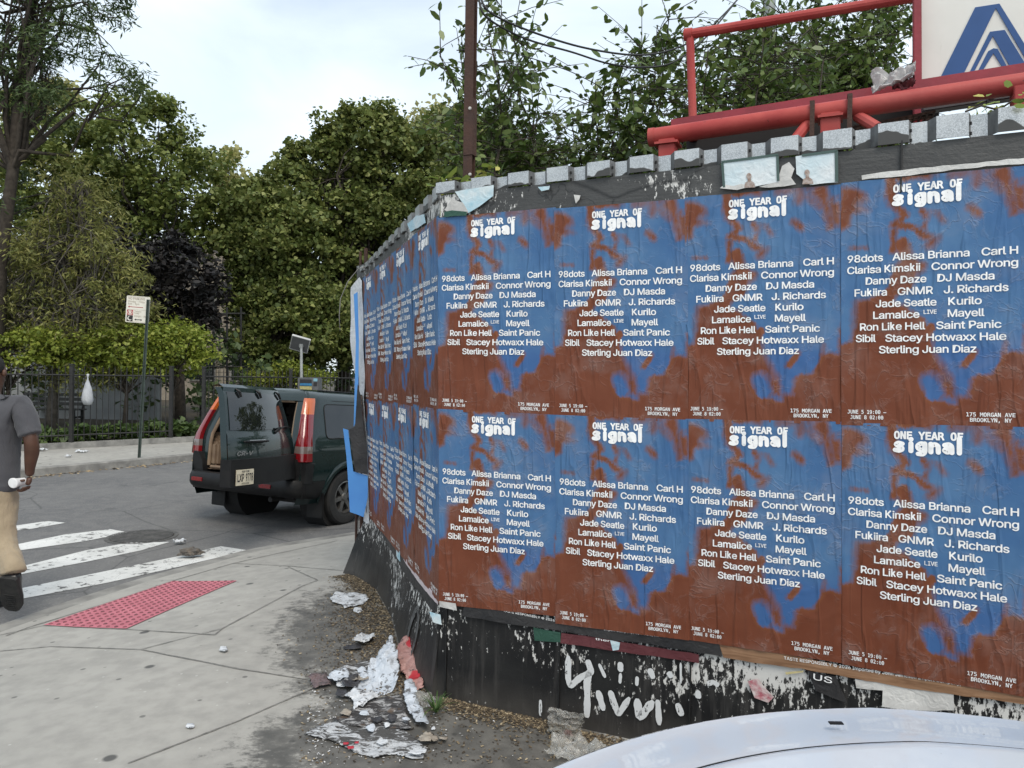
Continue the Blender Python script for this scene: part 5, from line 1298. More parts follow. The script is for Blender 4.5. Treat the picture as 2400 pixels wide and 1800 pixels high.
mb = MB(); mb.prism([(.38, .115), (.45, .155), (.45, .13), (.65, .13), (.65, .155), (.72, .115), (.65, .075), (.65, .10), (.45, .10), (.45, .075)], sg, .0045, .0055); mb.build('arrow', M_SBLK, plate)
mb = MB(); mb.prism([(.04, .49), (.96, .49), (.96, .484), (.04, .484)], sg, .0045, .0055)
for bx in ([(.03, .97), (.97, .97), (.97, .962), (.03, .962)], [(.03, .03), (.97, .03), (.97, .038), (.03, .038)]): mb.prism(bx, sg, .0045, .0055)
mb.build('border', M_SINK, plate)
def ringp(cx, cy, r0, r1, n=24): return [(cx+r0*math.cos(2*PI*k/n), cy+r0*.85*math.sin(2*PI*k/n)) for k in range(n)], [(cx+r1*math.cos(2*PI*k/n), cy+r1*.85*math.sin(2*PI*k/n)) for k in range(n)]
mb = MB(); a_, b_ = ringp(.18, .37, .105, .085); m_ = len(a_); mb.add([sg(x, y, .0065) for x, y in a_+b_], [(i, (i+1) % m_, (i+1) % m_+m_, i+m_) for i in range(m_)])
mb.prism([(.11, .43), (.13, .445), (.25, .31), (.23, .295)], sg, .0062, .0066); mb.build('ring', M_SIGN, plate)
letters('letter', [fit_text('P', .14, .23, .31, .11, FONT_SANS, .03)], q_(.0068), M_SIGN, plate)
th = np.linspace(R(60), R(330), 18); cr_ = [(.18+.095*math.cos(t), .15+.085*math.sin(t)) for t in th]; ci = [(.205+.075*math.cos(t), .165+.066*math.sin(t)) for t in th[::-1]]
mb = MB(); mb.prism(cr_+ci[1:-1], sg, .0062, .0068); mb.build('moon', M_SIGN, plate)
mb = MB()
for y in (.12, .88): mb.lathe([(.008, 0), (.007, .004), (.0, .005)], sg(.5, y, .004), 8, [[1, 0, 0], [0, 0, -1], [0, 1, 0]])
mb.build('bolt', M_SGRY, plate)

# parking meter with a solar panel
MY = 18.6; mc = W(725, 1000, MY); mo = V(mc[0], MY, FZ); pmt = empty('parking_meter', mo, 'grey parking pay station with a tilted solar panel, behind the suv', 'parking meter')
ztp = W(725, 885, MY)[2]-FZ; ww = 50/FPX*MY
M_GREY2 = pm('kiosk_grey', (.13, .135, .14), (.10, .10, .105), 7, .5, .3)
A45 = [[1, 0, 0], [0, 1, 0], [0, 0, 1]]
mb = MB(); mb.box((0, 0, ztp/2), (ww, .32, ztp), None, .02); cab_ = mb.build('cabinet', M_GREY2, pmt, 40)
def kk(px0, py0, px1, py1, m, name, d=.165):
    a, b = W(px0, py0, MY-.16), W(px1, py1, MY-.16); mb = MB(); mb.box(((a[0]+b[0])/2-mo[0], -d, (a[2]+b[2])/2-mo[2]), (abs(b[0]-a[0]), .012, abs(a[2]-b[2]))); return mb.build(name, m, cab_)
kk(703, 889, 730, 910, M_SBLK, 'header_panel'); kk(703.5, 898, 731, 904, pm('kiosk_blue', (.03, .20, .35), (.02, .10, .24)), 'blue_band', .174)
kk(703, 905, 731, 916, pm('kiosk_yellow', (.42, .36, .14), (.30, .27, .12), 30), 'yellow_band', .174); kk(735, 887, 744, 894, pm('kiosk_cyan', (.25, .48, .58)), 'blue_sticker'); kk(735, 896, 743, 905, M_SBLK, 'screen')
for k in range(3):
    a = W(706, 893.2+k*2.2, MY-.17); mb = MB()
mb = MB(); pb = W(706.5, 886, MY); pt_ = W(706, 812, MY); mb.tube([(pb[0]-mo[0], .0, ztp-.05), (pt_[0]-mo[0], 0, pt_[2]-mo[2])], .035, 12); mb.tube([(pt_[0]-mo[0], 0, pt_[2]-mo[2]-.02), (pt_[0]-mo[0], -.02, pt_[2]-mo[2]+.07)], .055, 10); mb.build('pole', pm('pole_pale', (.42, .43, .42), (.33, .34, .33), 9, .5, .3), pmt)
c0 = W(703, 806, MY); ctr = c0-mo
e1 = V(.405, .10, -.11); e1 /= np.linalg.norm(e1); e2 = V(.197, -.28, .317); e2 -= e1*np.dot(e1, e2); e2 /= np.linalg.norm(e2); e3 = np.cross(e1, e2)
mb = MB(); mb.box(ctr, (.44, .44, .05), np.stack([e1, e2, e3], 1)); spn = mb.build('solar_panel', pm('panel_back', (.085, .09, .095), (.12, .12, .125), 5, .5), pmt)
mb = MB()
for s_ in (-.225, .225): mb.box(ctr+e1*s_, (.02, .46, .06), np.stack([e1, e2, e3], 1)); mb.box(ctr+e2*s_, (.43, .02, .06), np.stack([e1, e2, e3], 1))
mb.build('panel_frame', pm('frame_pale', (.45, .45, .44)), spn)

# manhole cover
mcn = at_z(333, 1258, ROADZ); e_r = at_z(414, 1258, ROADZ)[0]-mcn[0]
g = G('cast_iron'); v = g.co('World'); g.set(g.mix(g.ramp(g.noise(v, 12, 5), [(.4, 0), (.65, 1)]), (.085, .083, .08), (.14, .135, .128)), .65, .2); g.bump(g.noise(v, 80, 3), .3, .004); M_CAST = g.m
mb = MB(); mb.lathe([(e_r, -.01), (e_r, .006), (e_r*.93, .008), (e_r*.90, .002), (.0, .002)], mcn, 40)
mh = mb.build('manhole_cover', M_CAST, None, 40); mh.location = (0, 0, 0)
setp(mh, 'round ribbed iron manhole cover in the crosswalk', 'manhole cover')
mb = MB()
for k in range(-9, 10):
    x = k*e_r*.09; hl = math.sqrt(max(0, (e_r*.86)**2-x*x)); a = R(62)
    mb.box(mcn+V(x*math.cos(a)*1.0, x*math.sin(a), .007), (e_r*.045, hl*2, .008), [[math.cos(a), -math.sin(a), 0], [math.sin(a), math.cos(a), 0], [0, 0, 1]])
mb.build('ribs', M_CAST, mh)

# ================================================================ man crossing at the left edge, seen from behind
PS = V(-3.76, 5.22, ROADZ+.005)
person = empty('person', PS, 'man in a grey t-shirt and khaki trousers crossing the street, seen from behind', 'person')
def skinobj(name, chains, mat, parent, sub=2, root=0, fold=0):
    """chains: list of lists of (x,y,z,rx[,ry]); the first point of later chains joins the nearest existing vertex"""
    vs = []; es = []; rad = []
    for c in chains:
        prev = None
        for p in c:
            q = V(*p[:3]); hit = None
            for i, v_ in enumerate(vs):
                if np.linalg.norm(V(*v_)-q) < 1e-4: hit = i
            if hit is None: vs.append(tuple(q)); rad.append((p[3], p[4] if len(p) > 4 else p[3])); hit = len(vs)-1
            if prev is not None and prev != hit: es.append((prev, hit))
            prev = hit
    me = D.meshes.new(name); me.from_pydata(vs, es, []); o = D.objects.new(name, me); COL.objects.link(o)
    m = o.modifiers.new('skin', 'SKIN'); m.use_smooth_shade = True
    for i, r_ in enumerate(rad): me.skin_vertices[0].data[i].radius = r_; me.skin_vertices[0].data[i].use_root = (i == root)
    s = o.modifiers.new('sub', 'SUBSURF'); s.levels = sub; s.render_levels = sub
    dg = bpy.context.evaluated_depsgraph_get(); dg.update(); m2 = D.meshes.new_from_object(o.evaluated_get(dg)); m2.name = name
    D.objects.remove(o)
    if fold:
        for q in m2.vertices:
            p = q.co; q.co = p+q.normal*fold*(fbm((p.x*9, p.y*9, p.z*16+p.x*14), 3)*.8+.6*max(0, .25-abs(fbm((p.x*6+3, p.y*6, p.z*11-p.x*9), 2))))
    m2.shade_smooth(); return link_mesh(name, m2, mat, parent)
g = G('dark_skin'); v = g.co('Object'); g.set(g.mix(g.ramp(g.noise(v, 12, 5), [(.35, 0), (.65, 1)]), (.075, .034, .021), (.105, .050, .031)), .5, Subsurface_Weight=.08); g.bump(g.noise(v, 120, 3), .12, .004); M_SKIN = g.m
def cloth(name, c1, c2, sc=5, b=.6):
    g = G(name); v = g.co('Object'); f = g.noise(g.co('Object', scale=(1, 1, .45)), 9, 4, .5, .8); w_ = g.noise(v, 260, 2)
    g.set(g.mix(g.ramp(g.noise(v, sc, 4), [(.35, 0), (.65, 1)]), c1, c2), .92, Sheen_Weight=.15); g.bump(g.math('ADD', f, g.math('MULTIPLY', w_, .06)), b, .035); return g.m
M_TEE = cloth('grey_tshirt', (.062, .062, .070), (.076, .076, .084)); M_KHAKI = cloth('khaki_trousers', (.34, .27, .18), (.28, .22, .145), 5, .8)
M_SHOE = pm('black_leather', (.010, .010, .012), (.020, .020, .022), 12, .35, bump=.2); M_SOLE = pm('black_rubber_sole', (.012, .012, .012), (.03, .029, .027), 22, .8, bump=.6); M_HAIR = pm('black_hair', (.008, .007, .007), (.015, .013, .012), 60, .8, bump=.8)
RS, REL, RWR = (.235, 0, 1.545), (.335, -.045, 1.285), (.285, .015, 1.06)
LS, LEL, LWR = (-.235, 0, 1.545), (-.33, -.02, 1.28), (-.30, .14, 1.06)
PEL = (0, 0, 1.0)
body = skinobj('body', [[(*PEL, .15, .11), (0, 0, 1.2, .15, .10), (0, 0, 1.42, .16, .105), (0, .0, 1.56, .075, .07), (0, .015, 1.63, .056, .058), (0, .03, 1.70, .072, .085), (0, .035, 1.78, .082, .098), (0, .03, 1.85, .07, .085), (0, .03, 1.885, .03, .04)],
    [(0, 0, 1.42, .16, .105), (*RS, .062), (.29, -.025, 1.41, .056), (*REL, .048), (.325, -.02, 1.21, .052), (.30, .0, 1.12, .040), (*RWR, .031), (.283, .022, 1.02, .034, .028)],
    [(0, 0, 1.42, .16, .105), (*LS, .062), (-.29, -.012, 1.41, .056), (*LEL, .048), (-.322, .04, 1.21, .052), (*LWR, .031), (-.30, .165, 1.01, .032, .022)],
    [(*PEL, .15, .11), (.10, 0, .92, .085), (.15, -.04, .62, .06), (.315, -.20, .41, .042), (.325, -.21, .34, .038)],
    [(*PEL, .15, .11), (-.10, 0, .92, .085), (-.12, .14, .52, .06), (-.12, .20, .12, .04), (-.12, .26, .06, .035)]], M_SKIN, person)
def finger(base, dirs, r): 
    p = V(*base); ch = [(*p, r)]
    for d, l in dirs: p = p+V(*d)/np.linalg.norm(V(*d))*l; ch.append((*p, r*.9)); r *= .92
    return ch
# right hand: palm + five fingers curled round the cup that points back at us
CUP = V(.232, .00, .975)
for nm, sgn, pc, hand in (('hand', 1, V(.275, .02, 1.0), 'R'),):
    ch = [[(.283, .022, 1.02, .030, .022), (.278, .018, .985, .036, .020), (.270, .012, .955, .034, .018)]]
    hb = skinobj('hand', ch, M_SKIN, body, 2)
    for k, (y, l) in enumerate(((-.028, .034), (-.006, .039), (.016, .037), (.038, .029))):
        skinobj('finger', [finger((.272, y, .952), [((-.35, 0, -1), l*.75), ((-1, 0, -.35), l*.8), ((-.6, 0, .8), l*.6)], .0092)], M_SKIN, hb, 1)
    skinobj('thumb', [finger((.280, -.022, 1.0), [((-.6, -.35, -.1), .032), ((-1, -.1, .0), .030), ((-.7, .1, -.45), .022)], .0105)], M_SKIN, hb, 1)
hb = skinobj('hand', [[(-.30, .165, 1.01, .030, .022), (-.30, .178, .97, .036, .018), (-.30, .185, .935, .032, .016)]], M_SKIN, body, 2)
for k, (x, l) in enumerate(((-.028, .03), (-.009, .035), (.011, .033), (.03, .027))):
    skinobj('finger', [finger((-.30+.0, .185+x, .93), [((.1, .1, -1), l), ((.35, .2, -1), l*.8), ((.6, .2, -.7), l*.6)], .0092)], M_SKIN, hb, 1)
skinobj('thumb', [finger((-.285, .20, .985), [((.5, .6, -.5), .032), ((.3, .5, -.9), .03), ((.1, .2, -1), .022)], .0105)], M_SKIN, hb, 1)
# ears, nose, hair (his head is outside the picture but he has one)
for sx in (1, -1):
    mb = MB(); mb.lathe([(.001, -.012), (.022, -.01), (.028, .0), (.02, .01), (.001, .012)], (sx*.085, .03, 1.765), 12, [[0, 0, sx], [.6, 0, 0], [0, 1, 0]]); mb.build('ear', M_SKIN, body, True)
mb = MB(); mb.tube([(0, .125, 1.80), (0, .145, 1.77), (0, .15, 1.755), (0, .125, 1.745)], [.010, .014, .018, .012], 8); mb.build('nose', M_SKIN, body, True)
for sx in (1, -1):
    mb = MB(); mb.lathe([(.001, -.012), (.011, -.006), (.0125, .0), (.011, .006), (.001, .012)], (sx*.035, .112, 1.795), 10); mb.build('eye', pm('eye_white', (.6, .58, .55), None, 5, .2), body, True)
mb = MB(); mb.tube([(-.028, .118, 1.715), (0, .128, 1.716), (.028, .118, 1.715)], [.004, .008, .004], 8); mb.build('mouth', pm('lips', (.09, .035, .03)), body, True)
skinobj('hair', [[(0, -.005, 1.735, .07, .07), (0, .01, 1.80, .092, .10), (0, .02, 1.865, .078, .09), (0, .02, 1.898, .03, .04)]], M_HAIR, body, 2)
# shirt with short sleeves, trousers
skinobj('shirt', [[(0, 0, .90, .218, .150), (0, 0, .925, .222, .152), (0, 0, 1.12, .226, .158), (0, -.005, 1.32, .226, .158), (0, -.005, 1.46, .205, .140), (0, 0, 1.555, .115, .095), (0, .008, 1.605, .075, .075)],
    [(0, -.005, 1.46, .205, .140), (.225, 0, 1.535, .092), (.275, -.018, 1.44, .086), (.318, -.035, 1.335, .080), (.326, -.038, 1.315, .080)],
    [(0, -.005, 1.46, .205, .140), (-.225, 0, 1.535, .092), (-.275, -.012, 1.44, .086), (-.318, -.02, 1.335, .080), (-.326, -.02, 1.315, .080)]], M_TEE, person, 3, 0, .010)
skinobj('trousers', [[(0, 0, 1.02, .188, .14), (0, 0, .93, .185, .145), (.095, -.005, .84, .116), (.125, -.04, .64, .096), (.185, -.10, .54, .086), (.285, -.17, .45, .080), (.318, -.20, .395, .086), (.323, -.203, .372, .086)],
    [(0, 0, .93, .185, .145), (-.105, .02, .84, .118), (-.12, .13, .54, .092), (-.12, .17, .30, .085), (-.12, .20, .10, .088), (-.12, .20, .08, .088)]], M_KHAKI, person, 3, 0, .013)
def shoe(heel, toe, up, name='shoe'):
    heel, toe, up = V(*heel), V(*toe), V(*up); f = toe-heel; L = np.linalg.norm(f); f /= L; up = up-f*np.dot(up, f); up /= np.linalg.norm(up); s = np.cross(f, up)
    st = [(t, w_*1.22, h) for t, w_, h in [(0, .030, .052), (.03, .040, .078), (.12, .042, .088), (.26, .042, .085), (.42, .045, .064), (.62, .052, .050), (.82, .049, .040), (.95, .034, .030), (1.0, .016, .018)]]
    def ring(t, w_, h):
        c = heel+f*L*t; return [c+s*w_*math.cos(a)+up*(max(0, math.sin(a))*h+min(0, math.sin(a))*.012) for a in np.linspace(0, 2*PI, 17)[:-1]]
    mb = MB(); vs = []
    for x in st: vs += ring(*x)
    fs = [(i*16+k, i*16+(k+1) % 16, (i+1)*16+(k+1) % 16, (i+1)*16+k) for i in range(len(st)-1) for k in range(16)]+[tuple(range(16)), tuple(range(len(vs)-1, len(vs)-17, -1))]
    mb.add(vs, fs); o = mb.build(name, M_SHOE, person, True)
    mb = MB(); N = len(st); out2 = [(heel+f*L*t+s*(w_+.007)) for t, w_, h in st]+[(heel+f*L*t-s*(w_+.007)) for t, w_, h in reversed(st)]
    n2_ = len(out2); th_ = lambda t: .030 if t < .3 else .020
    mb.add([p-up*.006 for p in out2]+[p-up*.034 for p in out2], [tuple(range(n2_)), tuple(range(2*n2_-1, n2_-1, -1))]+[(i, (i+1) % n2_, (i+1) % n2_+n2_, i+n2_) for i in range(n2_)])
    for t in np.linspace(.5, .93, 8): c = heel+f*L*t-up*.036; mb.box(c, (.070, .006, .006), np.stack([s, f, up], 1))
    mb.build('sole', M_SOLE, o, 30)
shoe((.330, -.245, .375), (.290, -.13, .115), (.0, .75, .35)); shoe((-.12, .15, .036), (-.13, .43, .036), (0, 0, 1))
# paper cup in his right hand
mb = MB(); A = [[1, 0, 0], [0, 0, 1], [0, 1, 0]]
cu = PS+V(.235, -.03, .985)
mb.lathe([(.027, .045), (.030, -.02), (.036, -.035), (.036, -.045), (.032, -.048), (.0, -.048)], (0, 0, 0), 24, [[.94, 0, .2], [0, 0, 1], [-.1, 1, 0]])
ob = mb.build('paper_cup', pm('cup_white', (.80, .80, .80), (.74, .74, .74), 8, .5), None, 35); ob.location = tuple(cu); setp(ob, 'white paper cup held sideways by the man', 'cup')
# ================================================================ red steel frame, sign, pole and cables above the wall
def pl(px, py, back): return on_plane(px, py, O0-NF*back, NF)
g = G('faded_red_paint'); v = g.co('World'); n = g.noise(v, 6, 5)
c = g.mix(g.ramp(n, [(.35, 0), (.65, 1)]), (.33, .040, .038), (.41, .066, .056)); c = g.mix(g.ramp(g.noise(g.co('World', scale=(2, 2, 1)), 20, 6, .7), [(.66, 0), (.69, .9)]), c, (.05, .022, .02))
c = g.mix(g.ramp(g.noise(v, 2, 3), [(.5, 0), (.7, .35)]), c, (.46, .14, .12)); g.set(c, .5, Specular_IOR_Level=.25); g.bump(g.noise(v, 60, 4), .25, .004); M_STEELR = g.m
M_REDD = pm('deep_red_paint', (.30, .022, .035), (.22, .018, .028), 8, .45, bump=.15, kind='World'); M_RUST = pm('rusty_brown_steel', (.045, .022, .016), (.075, .036, .024), 11, .7, .2, bump=.4, kind='World')
o_ = pl(1530, 320, .62); fr = empty('pipe_gantry', o_, 'faded red steel pipe frame standing above the wall at right', 'gantry')
def fb(mb, name, m, smooth=30, par=fr, org=None):
    org = o_ if org is None else org; mb.v = [tuple(V(*p)-org) for p in mb.v]; return mb.build(name, m, par, smooth)
a, b = pl(1527, 322, .62), pl(2400, 195, .62); dd = (b-a)/np.linalg.norm(b-a); rp = .5*40/FPX*a[1]
mb = MB(); mb.tube([a-dd*.0, a+dd*.004, a+dd*6], rp, 28); mb.tube([a-dd*.012, a+dd*.018], rp*1.06, 28); fb(mb, 'pipe', M_STEELR)
def quadpost(p0, p1, w_, back, mb, dp=.06):
    a, b = pl(*p0, back), pl(*p1, back); mb.box((a+b)/2, (w_, dp, np.linalg.norm(b-a)), np.stack([UF, NF, (b-a)/np.linalg.norm(b-a)], 1), .004)
RB = .95
mb = MB(); mb.tube([pl(1612, 81, RB), pl(2101, 0, RB), pl(2101, 0, RB)+(pl(2101, 0, RB)-pl(1612, 81, RB))*.35], .026, 12); mb.tube([pl(1604, 82, RB), pl(1622, 80, RB)], .034, 12); fb(mb, 'top_rail', M_STEELR)
mb = MB(); mb.tube([pl(1617, 84, RB), pl(1624, 290, RB), pl(1625, 330, RB)], .023, 12); fb(mb, 'upright', M_STEELR)
mb = MB()
a, b = pl(1573, 296, .80), pl(2046, 222, .80); L_ = np.linalg.norm(b-a); dx = (b-a)/L_; up = np.cross(NF, dx); up = up if up[2] > 0 else -up
mb.box((a+b)/2+dx*.9, (L_+1.8, .012, .062), np.stack([dx, NF, up], 1)); mb.box((a+b)/2+up*.031-NF*.03+dx*.9, (L_+1.8, .07, .010), np.stack([dx, NF, up], 1)); fb(mb, 'channel', M_REDD)
mb = MB(); quadpost((1566, 330), (1566, 385), .085, .62, mb, .09); mb.box(pl(1566, 340, .62), (.12, .12, .012), np.stack([UF, NF, ZV], 1)); fb(mb, 'support', M_STEELR)
mb = MB(); quadpost((1946, 268), (1946, 325), .088, .62, mb, .09); mb.box(pl(1946, 279, .62), (.11, .12, .012), np.stack([UF, NF, ZV], 1)); fb(mb, 'support', M_STEELR)
mb = MB(); quadpost((2400, 205), (2400, 260), .09, .62, mb, .09); fb(mb, 'support', M_STEELR)
for p, q in (((1895, 288), (1862, 330)), ((2010, 272), (2056, 300))):
    mb = MB(); mb.tube([pl(*p, .62), pl(*q, .55)], .026, 10); fb(mb, 'brace', M_STEELR)
for x, y0, y1 in ((1904, 246, 330), (1991, 230, 320)):
    mb = MB(); A_ = np.stack([UF, NF, ZV], 1); c0_ = pl(x, (y0+y1)/2, .62)+NF*(rp+.008); hh = (y1-y0)/FPX*c0_[1]
    mb.box(c0_, (.021, .006, hh), A_); mb.box(pl(x, y0, .62)+NF*.0+ZV*.0, (.021, rp*2+.02, .006), A_); fb(mb, 'strap', M_RUST)
mb = MB(); A_ = np.stack([UF, NF, ZV], 1)
quadpost((2148, -260), (2150, 330), .036, .84, mb, .05); fb(mb, 'sign_post', M_REDD)
# expanded steel walkway under the frame
mb = MB(); ga, gb = pl(1990, 300, .70), pl(2190, 262, .70); gl = np.linalg.norm(gb-ga); gd = (gb-ga)/gl
for k in range(9): mb.box((ga+gb)/2-NF*(.05*k)+ZV*(.006*k), (gl, .012, .010), np.stack([gd, NF, np.cross(gd, NF)], 1))
for k in range(14): mb.box(ga+gd*gl*k/13-NF*.2, (.008, .42, .008), np.stack([gd, NF, np.cross(gd, NF)], 1))
fb(mb, 'grating', M_RUST)
mb = MB(); a, b = pl(1610, 352, .98), pl(2200, 262, .98); L_ = np.linalg.norm(b-a); dx = (b-a)/L_; mb.box((a+b)/2, (L_, .03, .16), np.stack([dx, NF, np.cross(dx, NF)*-1], 1)); fb(mb, 'shade_plate', pm('shade_black', (.012, .011, .011), (.022, .02, .02), 9, .7, kind='World'))  # added dark sheet standing in for the black shadow under the pipe
# grey box beam under the sign
mb = MB(); a, b = pl(2160, 255, .74), pl(2500, 203, .74); L_ = np.linalg.norm(b-a); dx = (b-a)/L_; mb.box((a+b)/2, (L_, .06, .045), np.stack([dx, NF, np.cross(dx, NF)*-1], 1), .004); fb(mb, 'grey_beam', pm('grey_paint', (.11, .11, .125), (.15, .15, .16), 8, .5, kind='World'))
mb = MB(); q = pl(2322, 232, .70); mb.box(q, (.024, .05, .032), np.stack([UF, NF, ZV], 1), .004); fb(mb, 'clamp', pm('zinc', (.3, .31, .31), None, 9, .5, .5))
# sign with the blue A
g = G('cream_sign_panel'); v = g.co('World'); c = g.mix(g.ramp(g.noise(v, 3, 4), [(.35, 0), (.65, 1)]), (.74, .73, .68), (.66, .65, .60)); c = g.mix(g.ramp(g.noise(g.co('World', scale=(3, 3, .6)), 7, 6, .7), [(.62, 0), (.75, .5)]), c, (.45, .42, .36)); c = g.mix(g.ramp(g.vor(v, 9), [(.03, .8), (.045, 0)]), c, (.25, .22, .18)); g.set(c, .5); M_SPAN = g.m
SB = .88; so_ = pl(2160, 205, SB); sn = empty('logo_sign', so_, 'cream sign panel with a blue striped letter A, cut by the right edge', 'sign')
sq = lambda px, py, d=0: pl(px, py, SB)+NF*d
cor = [sq(2156, 250), sq(2157, -260)]; wS = 1.05
pts4 = [cor[0], cor[0]+UF*wS+ZV*.0, V(0, 0, 0), cor[1]]; pts4[2] = cor[1]+UF*wS
mb = MB(); cm = sum(pts4)/4; hS = cor[1][2]-cor[0][2]; mb.box(cm-NF*.02, (wS, .03, hS), np.stack([UF, NF, ZV], 1), .003); fb(mb, 'panel', M_SPAN, 30, sn, so_)
K3 = 3.606; cc = lambda l: [(1900+x/K3, y/K3) for x, y in l]
M_BLUE = pm('logo_blue', (.010, .060, .20), (.013, .072, .23), 6, .45, kind='World')
A1 = cc([(1088, 672), (1390, 62), (1595, 30), (1925, 560), (1860, 572), (1565, 68), (1285, 640)]); A2 = cc([(1330, 636), (1515, 268), (1640, 252), (1835, 574), (1700, 590), (1540, 305), (1368, 630)]); A3 = cc([(1400, 628), (1500, 432), (1545, 408), (1580, 412), (1676, 592), (1640, 598), (1545, 450), (1440, 620)])
for A_ in (A1, A2, A3):
    mb = MB(); mb.prism(A_, lambda x, y, d: sq(x, y, d), -.0045, .0005); fb(mb, 'blue_stripe', M_BLUE, None, sn, so_)
# torn tarp lying on the channel
M_TARP = pm('torn_tarp_white', (.58, .57, .56), (.38, .36, .36), 5, .7, bump=.4, kind='World')
def rag(label, name, cen, ex, ey, w_, h_, mat, seed, amp, cat, group=None, n=26, thick=.004, lab2=None):
    """crumpled sheet: cen + ex*u + ey*v, roughened in 3-D"""
    nz = np.cross(ex, ey); nz = nz/np.linalg.norm(nz); nz = nz if nz[2] >= 0 or abs(nz[2]) < .2 else -nz
    def f(u, v_):
        ed = 1+.22*fbm((u*3+seed, v_*3, seed), 3)
        return ex*u*w_*ed+ey*v_*h_*ed+nz*amp*(abs(fbm((u*1.6+seed, v_*1.9, seed*1.7), 4))*1.8+.10)+nz*amp*.5*abs(fbm((u*5, v_*5+seed, 2), 3))
    mb = MB(); mb.grid(f, np.linspace(-.5, .5, n), np.linspace(-.5, .5, n)); ob = mb.build(name, mat, None, 35); ob.location = tuple(cen)
    sm = ob.modifiers.new('thickness', 'SOLIDIFY'); sm.thickness = thick; return setp(ob, label, cat, group)
rag('torn white tarp bunched on the red channel beside the sign', 'torn_tarp', pl(2095, 196, .72), UF*.9+ZV*.2, NF*-.5+ZV*.6, .20, .10, M_TARP, 3.3, .05, 'tarp')
ob = rag('dark maroon scrap tucked under the torn white tarp', 'rag', pl(2120, 205, .70), UF*.9+ZV*.2, NF*-.5+ZV*.6, .10, .06, pm('maroon_cloth', (.06, .008, .012), (.09, .015, .02)), 8.3, .03, 'rag')
# brown post and cables
pp0, pp1 = pl(1099, 430, .30), pl(1106, -60, .30); pd = pp1-pp0; po = empty('steel_post', pp0, 'tall brown rusty steel post rising behind the wall near its corner', 'post')
mb = MB(); hh = np.linalg.norm(pd); A_ = np.stack([UF, NF, pd/hh], 1); lo = 1.0
c_ = pp0+pd/hh*(hh-lo)/2
for off in (.018, -.018): mb.box(c_+NF*off, (.052, .006, hh+lo), A_)
mb.box(c_, (.008, .036, hh+lo), A_); mb.box(pl(1102, 300, .30), (.054, .050, .30), A_)
fb(mb, 'shaft', M_RUST, None, po, pp0)
mb = MB()
for y in (258, 412): mb.lathe([(.009, 0), (.008, .006), (.0, .008)], pl(1107, y, .30)+NF*.026, 10, np.stack([UF, ZV, NF], 1))
fb(mb, 'bolt', pm('bolt_white', (.6, .58, .55)), None, po, pp0)
M_WIRE = pm('black_cable', (.010, .010, .011), (.018, .018, .018), 20, .6)
def cable(label, pts, r):
    P = [at_y(x, y, Y) for x, y, Y in pts]; q = []
    for i in range(len(P)-1):
        p0, p1, p2, p3 = P[max(i-1, 0)], P[i], P[i+1], P[min(i+2, len(P)-1)]
        for k in range(10):
            t = k/10; q.append(.5*((2*p1)+(-p0+p2)*t+(2*p0-5*p1+4*p2-p3)*t*t+(-p0+3*p1-3*p2+p3)*t**3))
    q.append(P[-1]); mb = MB(); org = P[0]; mb.tube([p-org for p in q], r, 6); ob = mb.build('cable', M_WIRE, None, True); ob.location = tuple(org); setp(ob, label, 'cable', 'black cables from the brown post')
YP = pp0[1]-.05
cable('upper black cable sagging from the brown post', [(1125, -10, YP), (1150, 30, YP), (1240, 72, YP+.2), (1370, 112, YP+.5), (1490, 129, YP+.8), (1570, 118, YP+1), (1640, 85, YP+1.2), (1700, 30, YP+1.4), (1745, -20, YP+1.5)], .006)
cable('lower black cable sagging from the brown post', [(1122, -8, YP), (1140, 40, YP), (1230, 90, YP+.2), (1340, 122, YP+.5), (1430, 150, YP+.7), (1510, 158, YP+.9), (1580, 145, YP+1), (1650, 92, YP+1.2), (1720, 10, YP+1.4)], .006)
cable('thin black wire running level across the brown post', [(1070, 118, YP+.4), (1130, 116, YP+.4), (1190, 121, YP+.5), (1330, 165, YP+1), (1420, 210, YP+1.2)], .003)
# grey lamp post far behind the rail, two rusty stakes at the far end of the side wall
lp0 = at_y(1788, 700, 9.0)*V(1, 1, 0); mb = MB(); mb.tube([(0, 0, 0), (0, 0, 3), (0, 0, 8)], [.09, .08, .07], 14); mb.tube([(0, 0, 7.9), (-.8, 0, 8.3), (-1.6, 0, 8.4)], .04, 8); ob = mb.build('lamp_post', pm('galvanised_pole', (.30, .32, .31), (.24, .26, .25), 7, .5, .4, kind='World'), None, 35); ob.location = tuple(lp0); setp(ob, 'grey steel lamp post behind the red rail frame', 'lamp post')
for k, (x, y0, lab) in enumerate(((858, 582, 'taller rusty stake at the far end of the side wall'), (845, 590, 'shorter rusty stake at the far end of the side wall'))):
    q = at_y(x, y0, 6.0); mb = MB(); mb.tube([(0, 0, -2.6), (0, 0, 0)], .016 if k == 0 else .011, 8); ob = mb.build('stake', M_RUST, None, 30); ob.location = tuple(q); setp(ob, lab, 'stake', 'rusty stakes')
mb = MB(); P = [at_y(x, y, 5.75) for x, y in ((868, 622), (840, 630), (815, 660), (798, 700), (795, 740), (797, 775))]; mb.tube([p-P[0] for p in P], .0035, 5); ob = mb.build('wire', pm('pale_wire', (.25, .24, .22)), None, True); ob.location = tuple(P[0]); setp(ob, 'pale bent wire dangling from the far end of the side wall', 'wire')

